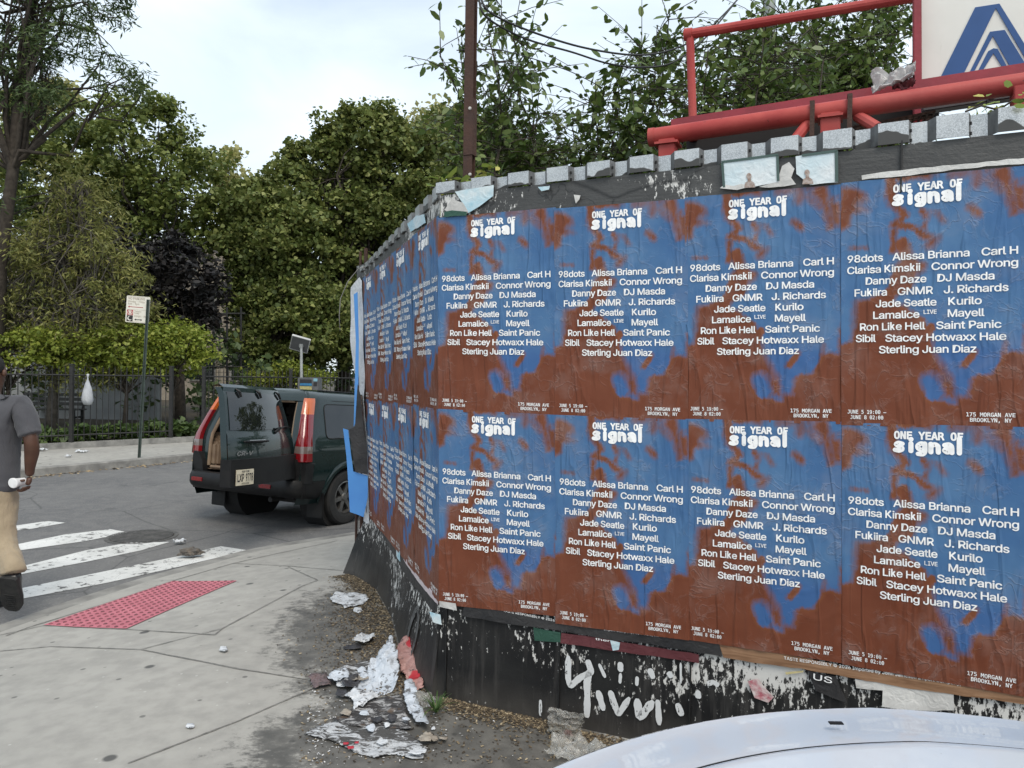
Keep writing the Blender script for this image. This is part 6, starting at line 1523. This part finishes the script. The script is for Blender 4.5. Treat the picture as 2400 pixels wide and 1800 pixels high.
# ================================================================ remnants of older posters on the wall
def fpoly(name, label, pxs, mat, off, cat='poster', group='torn remnants of older posters', n=None, surf=None):
    """flat torn sheet on the wall, outline given on the front wall, thin but real"""
    pts = []
    for (x0, y0), (x1, y1) in zip(pxs, pxs[1:]+pxs[:1]):
        m = max(1, int(math.hypot(x1-x0, y1-y0)/22))
        for k in range(m): pts.append((x0+(x1-x0)*k/m+random.uniform(-1.2, 1.2), y0+(y1-y0)*k/m+random.uniform(-1.2, 1.2)))
    sz = [fpx(*p) for p in pts]; org = front(*sz[0], off); mb = MB()
    mb.prism(sz, lambda s, z, d: front(s, z, off+d+.003*max(0, fbm((s*9, z*9, 4), 2)))-org, 0, .0015)
    ob = mb.build(name, mat); ob.location = tuple(org); bm = bmesh.new(); bm.from_mesh(ob.data); bmesh.ops.triangulate(bm, faces=bm.faces); bm.to_mesh(ob.data); bm.free(); return setp(ob, label, cat, group)
def paper(name, c1, c2, sc=6, rough=.6, bump=.5):
    g = G(name); v = g.co('World'); g.set(g.mix(g.ramp(g.noise(v, sc, 6, .6), [(.35, 0), (.62, 1)]), c1, c2), rough); g.bump(g.noise(v, 22, 4, .5, 1.2), bump, .012); return g.m
P_BLACK = paper('black_poster', (.012, .012, .014), (.04, .038, .038)); P_GRN = paper('green_poster', (.012, .05, .035), (.02, .075, .05)); P_MAR = paper('maroon_poster', (.085, .015, .02), (.12, .03, .035))
g = G('wood_print'); v = g.co('World', rot=(0, 0, R(23.7)), scale=(1, 1, 9)); wv = g.noise(v, 5, 5, .6, .6); g.set(g.mix(g.ramp(wv, [(.35, 0), (.62, 1)]), (.36, .21, .12), (.20, .105, .055)), .45); P_WOOD = g.m
P_WHITE = paper('white_torn_paper', (.66, .65, .62), (.46, .45, .43)); P_SKYB = paper('pale_blue_poster', (.52, .63, .67), (.66, .70, .71)); P_SKY2 = paper('cyan_poster', (.30, .52, .62), (.58, .66, .68), 9)
K8 = 3.687; zz8 = lambda l: [(1200+x/K8, 1400+y/K8) for x, y in l]
s1 = fpoly('torn_poster', 'black glossy torn poster strip under the lineup posters left of centre', zz8([(-400, 60), (-50, 90), (395, 190), (800, 270), (1500, 330), (1790, 390), (1820, 500), (1600, 470), (1200, 395), (800, 350), (480, 290), (0, 225), (-420, 150)]), P_BLACK, .0135)
def flet(txt, p0, p1, cap, off, par, mat=None, font=FONT_SANS):
    a, b = np.array(fpx(*p0)), np.array(fpx(*p1)); org = V(*par.location)
    ex = (b-a); nn = np.array([-ex[1], ex[0]])/np.linalg.norm(ex)
    v_, t_ = fit_text(txt, 0, 1, 0, cap, font, .006); q = np.array([a+ex*x+nn*y for x, y, l_ in v_])
    P = np.array([front(s, z, off+.00006*l_) for (s, z), l_ in zip(q, v_[:, 2])])-org; link_mesh('lettering', np_mesh('lettering', P, t_.ravel(), 3), mat or M_INK, par)
flet('TASTE RESPONSIBLY © 2026', (1183, 1431), (1303, 1454), .0105, .0176, s1); flet('Import Company, New York, NY', (1418, 1474), (1547, 1490), .0095, .0176, s1)
fpoly('torn_poster', 'dark green scrap of poster under the black strip', zz8([(190, 255), (425, 295), (425, 385), (200, 365)]), P_GRN, .010)
s3 = fpoly('torn_poster', 'long maroon scrap of poster under the black strip', zz8([(430, 300), (760, 345), (1000, 385), (1620, 485), (1622, 560), (1300, 510), (960, 468), (600, 410), (428, 385)]), P_MAR, .0095)
flet('ther', (1398, 1497), (1432, 1502), .010, .0165, s3)
fpoly('torn_poster', 'small cyan scrap showing between two maroon pieces', zz8([(850, 365), (940, 380), (925, 445), (880, 455)]), P_SKY2, .0118)
K2 = 1.8433; zz2 = lambda l: [(1200+x/K2, 1350+y/K2) for x, y in l]
s4 = fpoly('torn_poster', 'wood grain printed poster strip along the bottom of the last two posters', zz2([(895, 290), (1150, 325), (1500, 400), (2250, 510), (2250, 552), (1700, 478), (1450, 430), (1250, 395), (1000, 362), (915, 345)]), P_WOOD, .0130)
flet('TASTE RESPONSIBLY © 2026 Imported by John Jameson Import Company, New York, NY', (1838, 1542), (2337, 1615), .0125, .0176, s4)
fpoly('torn_poster', 'white torn paper scraps above the pale car at right', zz2([(1480, 440), (1590, 455), (1780, 480), (1905, 505), (1910, 575), (1700, 575), (1600, 560), (1600, 490), (1485, 480)]), P_WHITE, .010)
s5 = fpoly('torn_poster', 'curled black scrap with white letters above the pale car', zz2([(1280, 405), (1400, 430), (1440, 520), (1450, 545), (1380, 520), (1310, 490)]), P_BLACK, .012)
flet('US', (1906, 1588), (1950, 1598), .024, .019, s5)
fpoly('torn_poster', 'small red and white scrap at the right of the tag', zz2([(1020, 450), (1060, 440), (1130, 520), (1110, 545), (1050, 520)]), paper('pink_scrap', (.40, .10, .13), (.62, .55, .53), 30), .010)
fpoly('torn_poster', 'short yellow stick of paper under the wood printed strip', zz2([(1180, 410), (1258, 402), (1258, 412), (1182, 420)]), paper('yellow_scrap', (.55, .48, .25), (.5, .42, .2)), .012)
# upper band: white strip, pale blue posters
fpoly('torn_poster', 'white torn strip along the top of the fourth poster', [(2020, 414), (2130, 399), (2260, 388), (2410, 372), (2410, 386), (2260, 398), (2130, 414), (2020, 424)], P_WHITE, .020)
def small_poster(label, out_, busts, border):
    ob = fpoly('small_poster', label, out_, P_SKYB, .0235, 'poster', 'pale blue posters on the grey band'); org = V(*ob.location)
    mb = MB()
    for (p, q, w_) in border:
        a, b = np.array(fpx(*p)), np.array(fpx(*q)); e = (b-a)/np.linalg.norm(b-a); nn = np.array([-e[1], e[0]])*w_/2
        mb.prism([tuple(a+nn), tuple(b+nn), tuple(b-nn), tuple(a-nn)], lambda s, z, d: front(s, z, d)-org, .0275, .0285)
    mb.build('border', pm('border_green', (.045, .085, .075), (.06, .10, .09), kind='World'), ob)
    bx, by = busts; M_B = pm('bust_brown', (.22, .14, .10), (.42, .36, .33), 70, .6, kind='World')
    mb = MB(); head = [(bx+6*math.cos(t), by-11+7.5*math.sin(t)) for t in np.linspace(0, 2*PI, 16)[:-1]]; sh = [(bx-3, by-5), (bx+4, by-5), (bx+5, by), (bx+12, by+4), (bx+15, by+15), (bx-11, by+16), (bx-9, by+4), (bx-3, by+1)]
    for poly in (head, sh): mb.prism([fpx(*p) for p in poly], lambda s, z, d: front(s, z, d+(.0003 if poly is sh else 0))-org, .0275, .0283)
    mb.build('portrait', M_B, ob)
small_poster('pale blue small poster with a tiny portrait, left one of the pair', [(1694, 385), (1825, 368), (1826, 430), (1770, 440), (1698, 443)], (1757, 428), [((1694, 384), (1825, 367), .010), ((1695, 385), (1699, 443), .010), ((1823, 368), (1825, 428), .010)])
small_poster('pale blue small poster with a torn edge, right one of the pair', [(1866, 371), (1955, 359), (1962, 358), (1962, 430), (1900, 438), (1868, 410)], (1892, 420), [((1880, 369), (1962, 358), .010), ((1960, 358), (1961, 430), .012)])
fpoly('torn_poster', 'white flaked paper between the two pale blue small posters', [(1822, 428), (1834, 392), (1850, 384), (1862, 398), (1856, 420), (1866, 436), (1840, 441), (1800, 444), (1780, 441)], P_WHITE, .0232)
fpoly('torn_poster', 'white flaked paper under the left pale blue small poster', [(1690, 446), (1700, 436), (1722, 440), (1740, 434), (1762, 442), (1730, 449)], P_WHITE, .0262)
fpoly('torn_poster', 'pale blue torn poster at the top of the corner', [(1072, 452), (1161, 437), (1161, 462), (1130, 485), (1102, 502), (1092, 480)], P_SKY2, .0235)
fpoly('torn_poster', 'white torn paper left of the pale blue scrap at the corner', [(1048, 496), (1064, 470), (1090, 478), (1102, 498), (1100, 506), (1070, 503)], P_WHITE, .0240)
fpoly('torn_poster', 'brown and dark green scrap just above the first poster', [(1046, 500), (1066, 496), (1100, 500), (1100, 508), (1047, 511)], P_GRN, .0262)
fpoly('torn_poster', 'tiny pale blue scrap on the grey band', [(1264, 442), (1294, 438), (1290, 447), (1275, 450)], P_SKY2, .0228)
fpoly('torn_poster', 'small white paper flake on the grey band', [(1349, 458), (1364, 460), (1362, 470), (1354, 480)], P_WHITE, .0228)
# pale scrap at the foot of the corner
fpoly('torn_poster', 'white torn strip below the first lower poster', [(1034, 1405), (1074, 1412), (1076, 1428), (1036, 1420)], P_WHITE, .0215)
fpoly('torn_poster', 'pale cyan torn paper at the foot of the corner', [(1010, 1432), (1034, 1440), (1038, 1462), (1020, 1456)], P_SKY2, .011)
# side wall scraps
def spoly(name, label, szs, mat, off, fn=None, group='torn remnants of older posters', thick=.0015):
    fn = fn or side; pts = []
    for (a0, b0), (a1, b1) in zip(szs, szs[1:]+szs[:1]):
        m = max(1, int(math.hypot(a1-a0, b1-b0)/.035))
        for k in range(m): pts.append((a0+(a1-a0)*k/m+random.uniform(-.003, .003), b0+(b1-b0)*k/m+random.uniform(-.003, .003)))
    org = fn(*pts[0], off); mb = MB(); mb.prism(pts, lambda s, z, d: fn(s, z, off+d+.004*max(0, fbm((s*8, z*8, 1), 2)))-org, 0, thick); ob = mb.build(name, mat); ob.location = tuple(org)
    bm = bmesh.new(); bm.from_mesh(ob.data); bmesh.ops.triangulate(bm, faces=bm.faces); bm.to_mesh(ob.data); bm.free(); return setp(ob, label, 'poster', group)
spoly('torn_poster', 'pale blue torn strip above the nearest side poster', [(.25, 2.42), (.62, 2.44), (.70, 2.50), (.45, 2.50), (.28, 2.47)], P_SKY2, .020)
spoly('torn_poster', 'black torn strip below the side posters', [(.02, .42), (.02, .50), (1.2, .50), (2.2, .50), (2.2, .46), (1.4, .40), (.8, .37), (.3, .36)], P_BLACK, .012)
spoly('torn_poster', 'pink white torn edge under the nearest side posters', [(.03, .455), (.03, .49), (.5, .49), (.95, .485), (.95, .46), (.5, .44)], paper('pinkish_paper', (.62, .52, .54), (.55, .50, .50)), .0158)
spoly('torn_poster', 'small cyan scrap under the second side poster', [(1.06, .42), (1.20, .42), (1.20, .50), (1.06, .50)], P_SKY2, .0162)
# end of the side wall: white paper strip, sticker strip, blue sheet
def endf(s, z, off): return side(s, z, off+.02*fbm((s*5, z*1.7, 3), 2))
M_CRUMP = paper('crumpled_white_paper', (.72, .73, .74), (.56, .58, .60), 5, .5, 1.0)
ws = spoly('paper_strip', 'tall crumpled white paper strip at the far end of the side wall', [(2.425, .30), (2.425, 1.0), (2.425, 2.36), (2.47, 2.40), (2.66, 2.33), (2.69, 1.9), (2.60, 1.55), (2.57, 1.38), (2.60, 1.0), (2.66, .55), (2.60, .35)], M_CRUMP, .026, endf)
mb = MB(); org = V(*ws.location)
for l in ([(2.47, .75), (2.5, .70), (2.49, .62), (2.46, .60)], [(2.52, .78), (2.55, .72), (2.54, .6), (2.5, .55)], [(2.48, .56), (2.47, .47)], [(2.55, .52), (2.52, .45), (2.56, .40)], [(2.49, .98), (2.55, .95), (2.5, .90)]): stroke(mb, l, .010, lambda s, z, o: endf(s, z, .034)-org, 0)
mb.build('scribble', M_SBLK, ws)
ss_ = spoly('sticker_strip', 'narrow red black and yellow sticker strip on the white paper', [(2.43, .95), (2.43, 1.44), (2.515, 1.44), (2.515, .95)], paper('dark_sticker', (.02, .018, .02), (.05, .02, .02)), .040, endf)
org = V(*ss_.location)
for z0, z1, m, nm in ((1.36, 1.43, P_WOOD, 'yellow_label'), (1.20, 1.34, P_MAR, 'red_label'), (1.06, 1.10, pm('st_yel', (.5, .4, .1)), 'yellow_label'), (.97, 1.0, pm('st_pink', (.5, .12, .2)), 'pink_label')):
    mb = MB(); mb.prism([(2.437, z0), (2.437, z1), (2.508, z1), (2.508, z0)], lambda s, z, d: endf(s, z, .0435+d)-org, 0, .001); mb.build(nm, m, ss_)
g = G('blue_sheet'); v = g.co('World'); g.set(g.mix(g.ramp(g.noise(v, 4, 4), [(.35, 0), (.65, 1)]), (.075, .26, .64), (.09, .30, .68)), .4); g.bump(g.noise(g.co('World', scale=(1, 1, .3)), 8, 3), .3, .01); M_BLUES = g.m
def flap(name, label, pxs, Y, mat, group=None, bulge=.03, thick=.004):
    pts = []
    for (x0, y0), (x1, y1) in zip(pxs, pxs[1:]+pxs[:1]):
        m = max(1, int(math.hypot(x1-x0, y1-y0)/14))
        for k in range(m): pts.append((x0+(x1-x0)*k/m, y0+(y1-y0)*k/m))
    org = at_y(*pxs[0], Y); mb = MB(); yy = lambda x, y: Y+bulge*math.sin(y*.018)+(860-x)*.0012
    mb.prism(pts, lambda x, y, d: at_y(x, y, yy(x, y))-org+V(0, d, 0), 0, thick); ob = mb.build(name, mat); ob.location = tuple(org)
    bm = bmesh.new(); bm.from_mesh(ob.data); bmesh.ops.triangulate(bm, faces=bm.faces); bm.to_mesh(ob.data); bm.free(); return setp(ob, label, 'sheet', group)
flap('blue_sheet', 'bright blue hanging sheet at the end of the wall, lower wide one', [(804, 1004), (816, 1008), (822, 1060), (828, 1105), (862, 1115), (862, 1165), (852, 1212), (838, 1206), (820, 1200), (816, 1130), (812, 1070)], 5.80, M_BLUES, 'blue sheets at the wall end', .01)
flap('blue_sheet', 'narrow bright blue sheet edge hanging above the wide one', [(829, 690), (838, 684), (841, 800), (840, 900), (834, 990), (829, 1000), (832, 880), (834, 800)], 5.84, M_BLUES, 'blue sheets at the wall end', .01)
flap('black_sheet', 'black torn sheet hanging between the blue sheets and the white paper', [(818, 1006), (832, 1000), (838, 900), (846, 930), (852, 1010), (860, 1040), (862, 1112), (832, 1106), (826, 1060)], 5.785, P_BLACK, None, .008)
# ================================================================ litter
def lit_paper(name, c1, c2, spots=None, b=1.0):
    g = G(name); v = g.co('Object'); f = g.noise(v, 7, 5, .6, 1.0)
    c = g.mix(g.ramp(f, [(.35, 0), (.62, 1)]), c1, c2)
    cr = g.vor(g.mix(.25, v, g.noise(v, 6, 4)), 11, 'Distance', 'DISTANCE_TO_EDGE'); c = g.mix(g.ramp(cr, [(0, .22), (.03, 0)]), c, tuple(x*.5 for x in c1))
    dirt = g.noise(v, 22, 6, .72); c = g.mix(g.ramp(dirt, [(.56, 0), (.60, .85)]), c, (.055, .05, .045))
    if spots: c = g.mix(g.ramp(g.noise(v, 5.5, 2), [(.62, 0), (.65, 1)]), c, spots)
    g.set(c, .6); g.bump(g.math('ADD', f, g.ramp(cr, [(0, 0), (.2, .5)])), b*.6, .02); return g.m
LP1 = lit_paper('soiled_white_paper', (.62, .64, .66), (.50, .52, .54)); LP2 = lit_paper('blue_grey_paper', (.55, .59, .64), (.42, .46, .51)); LP3 = lit_paper('red_printed_paper', (.50, .30, .27), (.34, .17, .15), (.42, .02, .03)); LP4 = lit_paper('brown_paper', (.38, .34, .28), (.25, .21, .17)); LP5 = lit_paper('maroon_grey_paper', (.16, .11, .11), (.09, .07, .075)); LP6 = lit_paper('black_scrap_paper', (.025, .025, .03), (.05, .05, .055))
g = G('pulped_paper'); v = g.co('Object', scale=(1, 2.2, 1), rot=(0, 0, .35)); f = g.noise(v, 17, 8, .75, .8); big = g.noise(g.co('Object'), 3, 4)
c = g.mix(g.ramp(g.math('ADD', f, g.math('MULTIPLY_ADD', big, .5, -.25)), [(.49, 0), (.545, 1)]), (.085, .082, .078), (.62, .64, .66)); g.set(c, .6); g.bump(f, 1.0, .02); M_PULP = g.m
g = G('dark_pulped_paper'); v = g.co('Object', scale=(1, 2.2, 1), rot=(0, 0, .35)); f = g.noise(v, 15, 8, .75, .8)
c = g.mix(g.ramp(f, [(.50, 0), (.58, 1)]), (.045, .042, .042), (.46, .46, .46)); c = g.mix(g.ramp(g.noise(g.co('Object', loc=(3, 1, 0)), 13, 4), [(.58, 0), (.64, .8)]), c, (.13, .085, .055)); g.set(c, .65); g.bump(f, 1.0, .02); M_PULPD = g.m
def sheet_px(name, label, pxs, mat, lift, amp, seed, cat='paper', group='torn paper litter by the corner', res=.010, tilt=(0, 0), thick=.0015, stand=0.0):
    """crumpled sheet lying on the ground; outline in photo pixels projected to the pavement, then crumpled in 3-D"""
    P = [gnd(*p)[:2] for p in pxs]; poly = []
    for (a, b) in zip(P, P[1:]+P[:1]):
        L = np.linalg.norm(b-a); m = max(1, int(L/.025)); nn = np.array([-(b-a)[1], (b-a)[0]])/(L+1e-9)
        for k in range(m): poly.append(a+(b-a)*k/m+nn*random.uniform(-.006, .006)*(k > 0))
    poly = np.array(poly); c = poly.mean(0); lo, hi = poly.min(0), poly.max(0)
    xs, ys = np.arange(lo[0], hi[0]+res, res), np.arange(lo[1], hi[1]+res, res); gx_, gy_ = np.meshgrid(xs, ys, indexing='ij')
    sdv = poly_sd(np.stack([gx_.ravel(), gy_.ravel()], 1), poly).reshape(gx_.shape)
    gsx, gsy = np.gradient(sdv, res); base = pave_z(*c); bm = bmesh.new(); ids = {}
    def zz_(x, y):
        e = np.array([x, y])-c
        ridge = abs(fbm((x*5+seed, y*5, seed), 3)); r2 = abs(fbm((x*13, y*13+seed, seed), 2))
        return lift+amp*(.25+1.5*ridge+.5*r2)+e[0]*tilt[0]+e[1]*tilt[1]
    for i in range(len(xs)):
        for j in range(len(ys)):
            if sdv[i, j] > -res*.55:
                x, y = xs[i], ys[j]; sd_ = sdv[i, j]
                if sd_ < res*.5:        # pull rim vertices onto the torn outline
                    gq = np.array([gsx[i, j], gsy[i, j]]); gq /= np.linalg.norm(gq)+1e-9; x -= gq[0]*sd_; y -= gq[1]*sd_
                ids[i, j] = bm.verts.new((x-c[0], y-c[1], max(.003, zz_(x, y))))
    for (i, j) in list(ids):
        q = [(i, j), (i+1, j), (i+1, j+1), (i, j+1)]
        if all(k in ids for k in q): bm.faces.new([ids[k] for k in q])
    me = D.meshes.new(name); bm.to_mesh(me); bm.free(); ob = link_mesh(name, me, mat, None, 40); ob.location = (c[0], c[1], base)
    sm = ob.modifiers.new('thickness', 'SOLIDIFY'); sm.thickness = thick; return setp(ob, label, cat, group)
K5 = 2212/450.; z5 = lambda l: [(700+x/K5, 1500+y/K5) for x, y in l]
sheet_px('torn_paper', 'wide flattened grey white pulped paper spread over the pavement', z5([(60, 1100), (200, 1010), (420, 960), (560, 980), (800, 1020), (1050, 1040), (1240, 1080), (1380, 1180), (1460, 1290), (1440, 1380), (1300, 1390), (1100, 1330), (900, 1390), (700, 1330), (480, 1230), (250, 1150)]), M_PULP, .002, .010, 1.3, res=.009)
sheet_px('torn_paper', 'grey dark pulp streaked across the middle of the litter heap', z5([(380, 950), (560, 860), (760, 760), (900, 700), (1150, 640), (1230, 800), (1260, 960), (1300, 1060), (1100, 1060), (800, 1040), (560, 1000)]), M_PULPD, .004, .014, 5.9)
sheet_px('torn_paper', 'pulped whitish paper along the upper side of the heap', z5([(430, 400), (560, 330), (720, 270), (850, 300), (980, 260), (1060, 330), (900, 460), (760, 520), (640, 500)]), M_PULP, .006, .016, 9.1)
sheet_px('torn_paper', 'large crumpled white paper standing highest on the litter heap', z5([(640, 600), (760, 470), (860, 370), (1065, 245), (1110, 330), (1160, 450), (1130, 570), (1000, 640), (860, 620)]), LP2, .02, .05, 2.2, tilt=(.06, .42))
sheet_px('torn_paper', 'white crumpled paper spilling down the front of the heap', z5([(550, 700), (640, 610), (720, 640), (860, 660), (940, 690), (800, 760), (640, 860), (620, 740)]), LP1, .012, .03, 7.7)
sheet_px('torn_paper', 'blue grey crumpled paper on the left of the heap', z5([(320, 470), (420, 410), (560, 410), (590, 470), (500, 540), (420, 570), (360, 530)]), LP2, .012, .026, 3.9)
sheet_px('torn_paper', 'maroon grey folded paper at the left tip of the heap', z5([(95, 500), (200, 450), (330, 450), (380, 540), (300, 560), (190, 590)]), LP5, .008, .022, 12.4)
sheet_px('torn_paper', 'dark torn paper between the blue grey and white sheets', z5([(480, 560), (590, 450), (690, 430), (700, 540), (640, 620), (540, 620)]), LP6, .010, .022, 4.4)
sheet_px('torn_paper', 'red and pink printed paper leaning at the foot of the corner', z5([(1110, 270), (1200, 200), (1310, 185), (1360, 320), (1400, 470), (1450, 590), (1330, 600), (1240, 480), (1170, 400)]), LP3, .02, .04, 6.6, tilt=(.35, .25))
sheet_px('torn_paper', 'long white strip of paper trailing to the right of the heap', z5([(1200, 680), (1240, 500), (1310, 545), (1360, 620), (1350, 720), (1420, 860), (1500, 1040), (1490, 1075), (1330, 990), (1250, 860)]), LP2, .012, .028, 8.2)
sheet_px('torn_paper', 'brown crumpled paper at the front right of the heap', z5([(1370, 1200), (1480, 1120), (1600, 1150), (1610, 1200), (1520, 1230), (1400, 1240)]), LP4, .008, .026, 13.1)
sheet_px('torn_paper', 'small tan paper corner right of the brown crumpled one', z5([(1610, 1140), (1725, 1140), (1700, 1210), (1620, 1180)]), LP4, .006, .016, 14.1)
sheet_px('torn_paper', 'tiny white paper triangle beside the weed', z5([(1520, 1050), (1560, 1005), (1580, 1055)]), LP1, .004, .010, 15.1)
sheet_px('torn_paper', 'white curled paper at the front edge of the heap', z5([(1250, 1370), (1330, 1310), (1460, 1300), (1460, 1375), (1400, 1395)]), LP1, .008, .02, 16.7)
for k, (pl_, lab) in enumerate(((z5([(510, 1240), (580, 1235), (570, 1260), (515, 1262)]), 'left red confetti scrap on the flattened paper'), (z5([(550, 1290), (640, 1285), (635, 1315), (570, 1320)]), 'lowest red confetti scrap on the flattened paper'), (z5([(640, 1230), (695, 1228), (690, 1250), (645, 1250)]), 'right red confetti scrap on the flattened paper'))):
    sheet_px('paper_scrap', lab, pl_, pm('red_scrap%d' % k, (.45, .03, .05), (.32, .02, .03)), .020, .004, 20+k, group='red scraps in the litter', res=.006)
sheet_px('torn_paper', 'white printed paper lying alone on the pavement by the side wall', [(773, 1405), (790, 1393), (830, 1393), (858, 1396), (866, 1406), (850, 1420), (832, 1424), (806, 1430), (800, 1418), (778, 1416)], LP1, .004, .012, 31, group='loose papers by the side wall')
sheet_px('torn_paper', 'folded white paper near the side wall above the heap', [(824, 1518), (848, 1492), (872, 1496), (880, 1510), (850, 1518)], LP1, .010, .03, 33, group='loose papers by the side wall')
sheet_px('torn_paper', 'black scrap under the folded white paper', [(803, 1524), (812, 1516), (842, 1516), (850, 1524), (830, 1527)], LP6, .004, .012, 34, group='loose papers by the side wall')
for k, (x, y, lab) in enumerate(((445, 1704, 'single white paper bit in the middle of the pavement'), (523, 1525, 'small white paper bit above the middle of the pavement'), (838, 1432, 'small pale cup lid beside the printed paper'))):
    sheet_px('paper_bit', lab, [(x-10, y+4), (x-6, y-5), (x+8, y-6), (x+12, y+3), (x+2, y+7)], LP1, .004, .010, 40+k, group='white bits on the pavement', res=.006)
for k in range(22):
    x, y = 850+RNG.normal()*75, 1640+RNG.normal()*55
    if not (740 < x < 985 and 1540 < y < 1770): continue
    a_ = RNG.random()*6.28; L_ = 7+12*RNG.random(); q_s = [(x+L_*math.cos(a_+t)*(.6+.6*RNG.random()), y+.55*L_*math.sin(a_+t)*(.6+.6*RNG.random())) for t in (0, 1.1, 2.2, 3.3, 4.6)]
    sheet_px('paper_scrap', 'little torn paper scrap lying on or around the litter heap', q_s, [LP1, LP2, LP4, LP6][k % 4], .012, .018, 70+k, group='small paper scraps in the litter heap', res=.006)
# clear plastic by the wall foot
g = G('clear_film'); v = g.co('Object'); g.set(g.mix(g.ramp(g.noise(v, 12, 4), [(.4, 0), (.65, 1)]), (.75, .74, .70), (.60, .58, .52)), .12, Transmission_Weight=.5, Alpha=.38); g.bump(g.noise(v, 14, 3, .5, 1.5), 1.0, .03); M_FILM = g.m
def lump(name, label, px, py, sx, sy, sz, mat, seed, cat, yaw=0):
    p = gnd(px, py); bm = bmesh.new(); bmesh.ops.create_icosphere(bm, subdivisions=4, radius=1)
    for q in bm.verts:
        d = q.co.normalized(); k = 1+.35*fbm((d.x*1.7+seed, d.y*1.7, d.z*1.7), 3)-.28*abs(fbm((d.x*3.5, d.y*3.5+seed, d.z*3.5), 2)); z = d.z*k*sz
        q.co = Vector((d.x*k*sx, d.y*k*sy, max(z, -.35*sz)+.35*sz+.002))
    me = D.meshes.new(name); bm.to_mesh(me); bm.free(); ob = link_mesh(name, me, mat, None, True); ob.location = tuple(p); ob.rotation_euler.z = yaw; return setp(ob, label, cat)
rag('clear plastic bag with food scraps at the foot of the front wall', 'plastic_bag', gnd(1328, 1722)+V(0, 0, .055), UF, ZV*.9+NF*-.35, .17, .11, M_FILM, 3.1, .05, 'bag', None, 30, .002)
lump('food_scrap', 'small reddish food scrap in the clear bag by the wall', 1330, 1726, .022, .018, .02, LP3, 2.2, 'food scrap')
rag('crumpled clear plastic film beside the pale car', 'plastic_film', gnd(1352, 1775)+V(0, 0, .01), UF, NF*-1, .24, .15, M_FILM, 7.1, .05, 'plastic film', None, 30, .002)
lump('crushed_cup', 'crushed clear plastic cup between the heap and the weed', 993, 1650, .055, .05, .045, M_FILM, 9.4, 'cup')
lump('crushed_box', 'crushed dark food box lying on the nearest crosswalk stripe', 446, 1300, .11, .06, .05, lit_paper('greasy_box', (.16, .13, .10), (.05, .05, .05)), 5.5, 'box', .4)
lump('rubbish_pile', 'white crumpled rubbish at the foot of the iron fence', 207, 1030, .28, .16, .12, LP1, 6.5, 'rubbish')
for k, (x, y, w_, lab) in enumerate(((95, 1057, .22, 'white litter on the far pavement behind the man'), (190, 1061, .2, 'flat white litter on the far pavement left of the sign post'), (160, 1072, .10, 'small white litter on the far pavement'), (287, 1042, .16, 'white litter by the kerb strip near the sign post'), (195, 1104, .14, 'white litter at the far kerb'), (420, 1276, .10, 'crumpled white litter in the road beside the manhole'))):
    p = at_z(x, y, FZ if y < 1100 else ROADZ); ob = rag(lab, 'litter', p+V(0, 0, .01), V(1, 0, 0), V(0, 1, 0), w_, w_*.7, LP1, 60+k, .035, 'litter', 'white litter across the street', 12, .002)
# seed husks and bark along the wall foot
pts = []
for _ in range(9500):
    t = RNG.random()**.8*SL*1.02; gx0, gy0 = np.interp(t, GT, GL[:, 0]), np.interp(t, GT, GL[:, 1]); d = abs(RNG.normal())*.20*(.35+.65*math.sin(min(1, t/SL+.12)*PI))+.005
    x, y = gx0-d*.94, gy0-d*.33; pts.append((x, y, pave_z(x, y)))
for _ in range(6000):
    s = RNG.random()**1.1*2.2; d = abs(RNG.normal())*.07+.004+.05*RNG.random()*(s > .6); p = front(s, 0, d); pts.append((p[0], p[1], pave_z(p[0], p[1])))
for _ in range(1200):
    q = gnd(*[(700+RNG.random()*700), 1560+RNG.random()*230]); pts.append(tuple(q))
flakes('dry_debris', pts, .0052, m_flakes('husks', [(0, (.03, .022, .014)), (.5, (.10, .072, .042)), (.8, (.21, .16, .095)), (1, (.42, .34, .22))]), label='dry tan seed husks and bark strewn along the foot of the wall', cat='debris')
flakes('paper_crumbs', [tuple(gnd(*p)) for p in [(720+abs(RNG.normal())*180, 1690+RNG.normal()*70) for _ in range(520)] if p[1] < 1795 and p[0] < 1250], .0038, m_flakes('crumbs', [(0, (.35, .34, .33)), (1, (.7, .7, .7))]), label='white paper crumbs scattered round the litter heap', cat='debris')
# weed at the corner
wp = gnd(1022, 1672); we = empty('weed', wp, 'small green grassy weed at the foot of the wall corner', 'weed'); vs = []; fs = []
for k in range(46):
    a = RNG.random()*2*PI; L = .05+.075*RNG.random(); out_ = .35+.9*RNG.random(); w_ = .0035; P = []
    for i in range(5):
        t = i/4; r_ = out_*L*t; z = L*(1.25*t-.75*t*t*out_); P.append(V(r_*math.cos(a), r_*math.sin(a), max(.004, z+.004)))
    sdn = V(-math.sin(a), math.cos(a), 0); b = len(vs)
    for i, p in enumerate(P): ww = w_*(1-.8*i/4); vs += [p+sdn*ww, p-sdn*ww]
    fs += [(b+2*i, b+2*i+1, b+2*i+3, b+2*i+2) for i in range(4)]
mb = MB(); mb.add(vs, fs); mb.build('blades', m_leaf('weed_green', [(0, (.04, .09, .02)), (1, (.10, .17, .05))]), we, None, False)
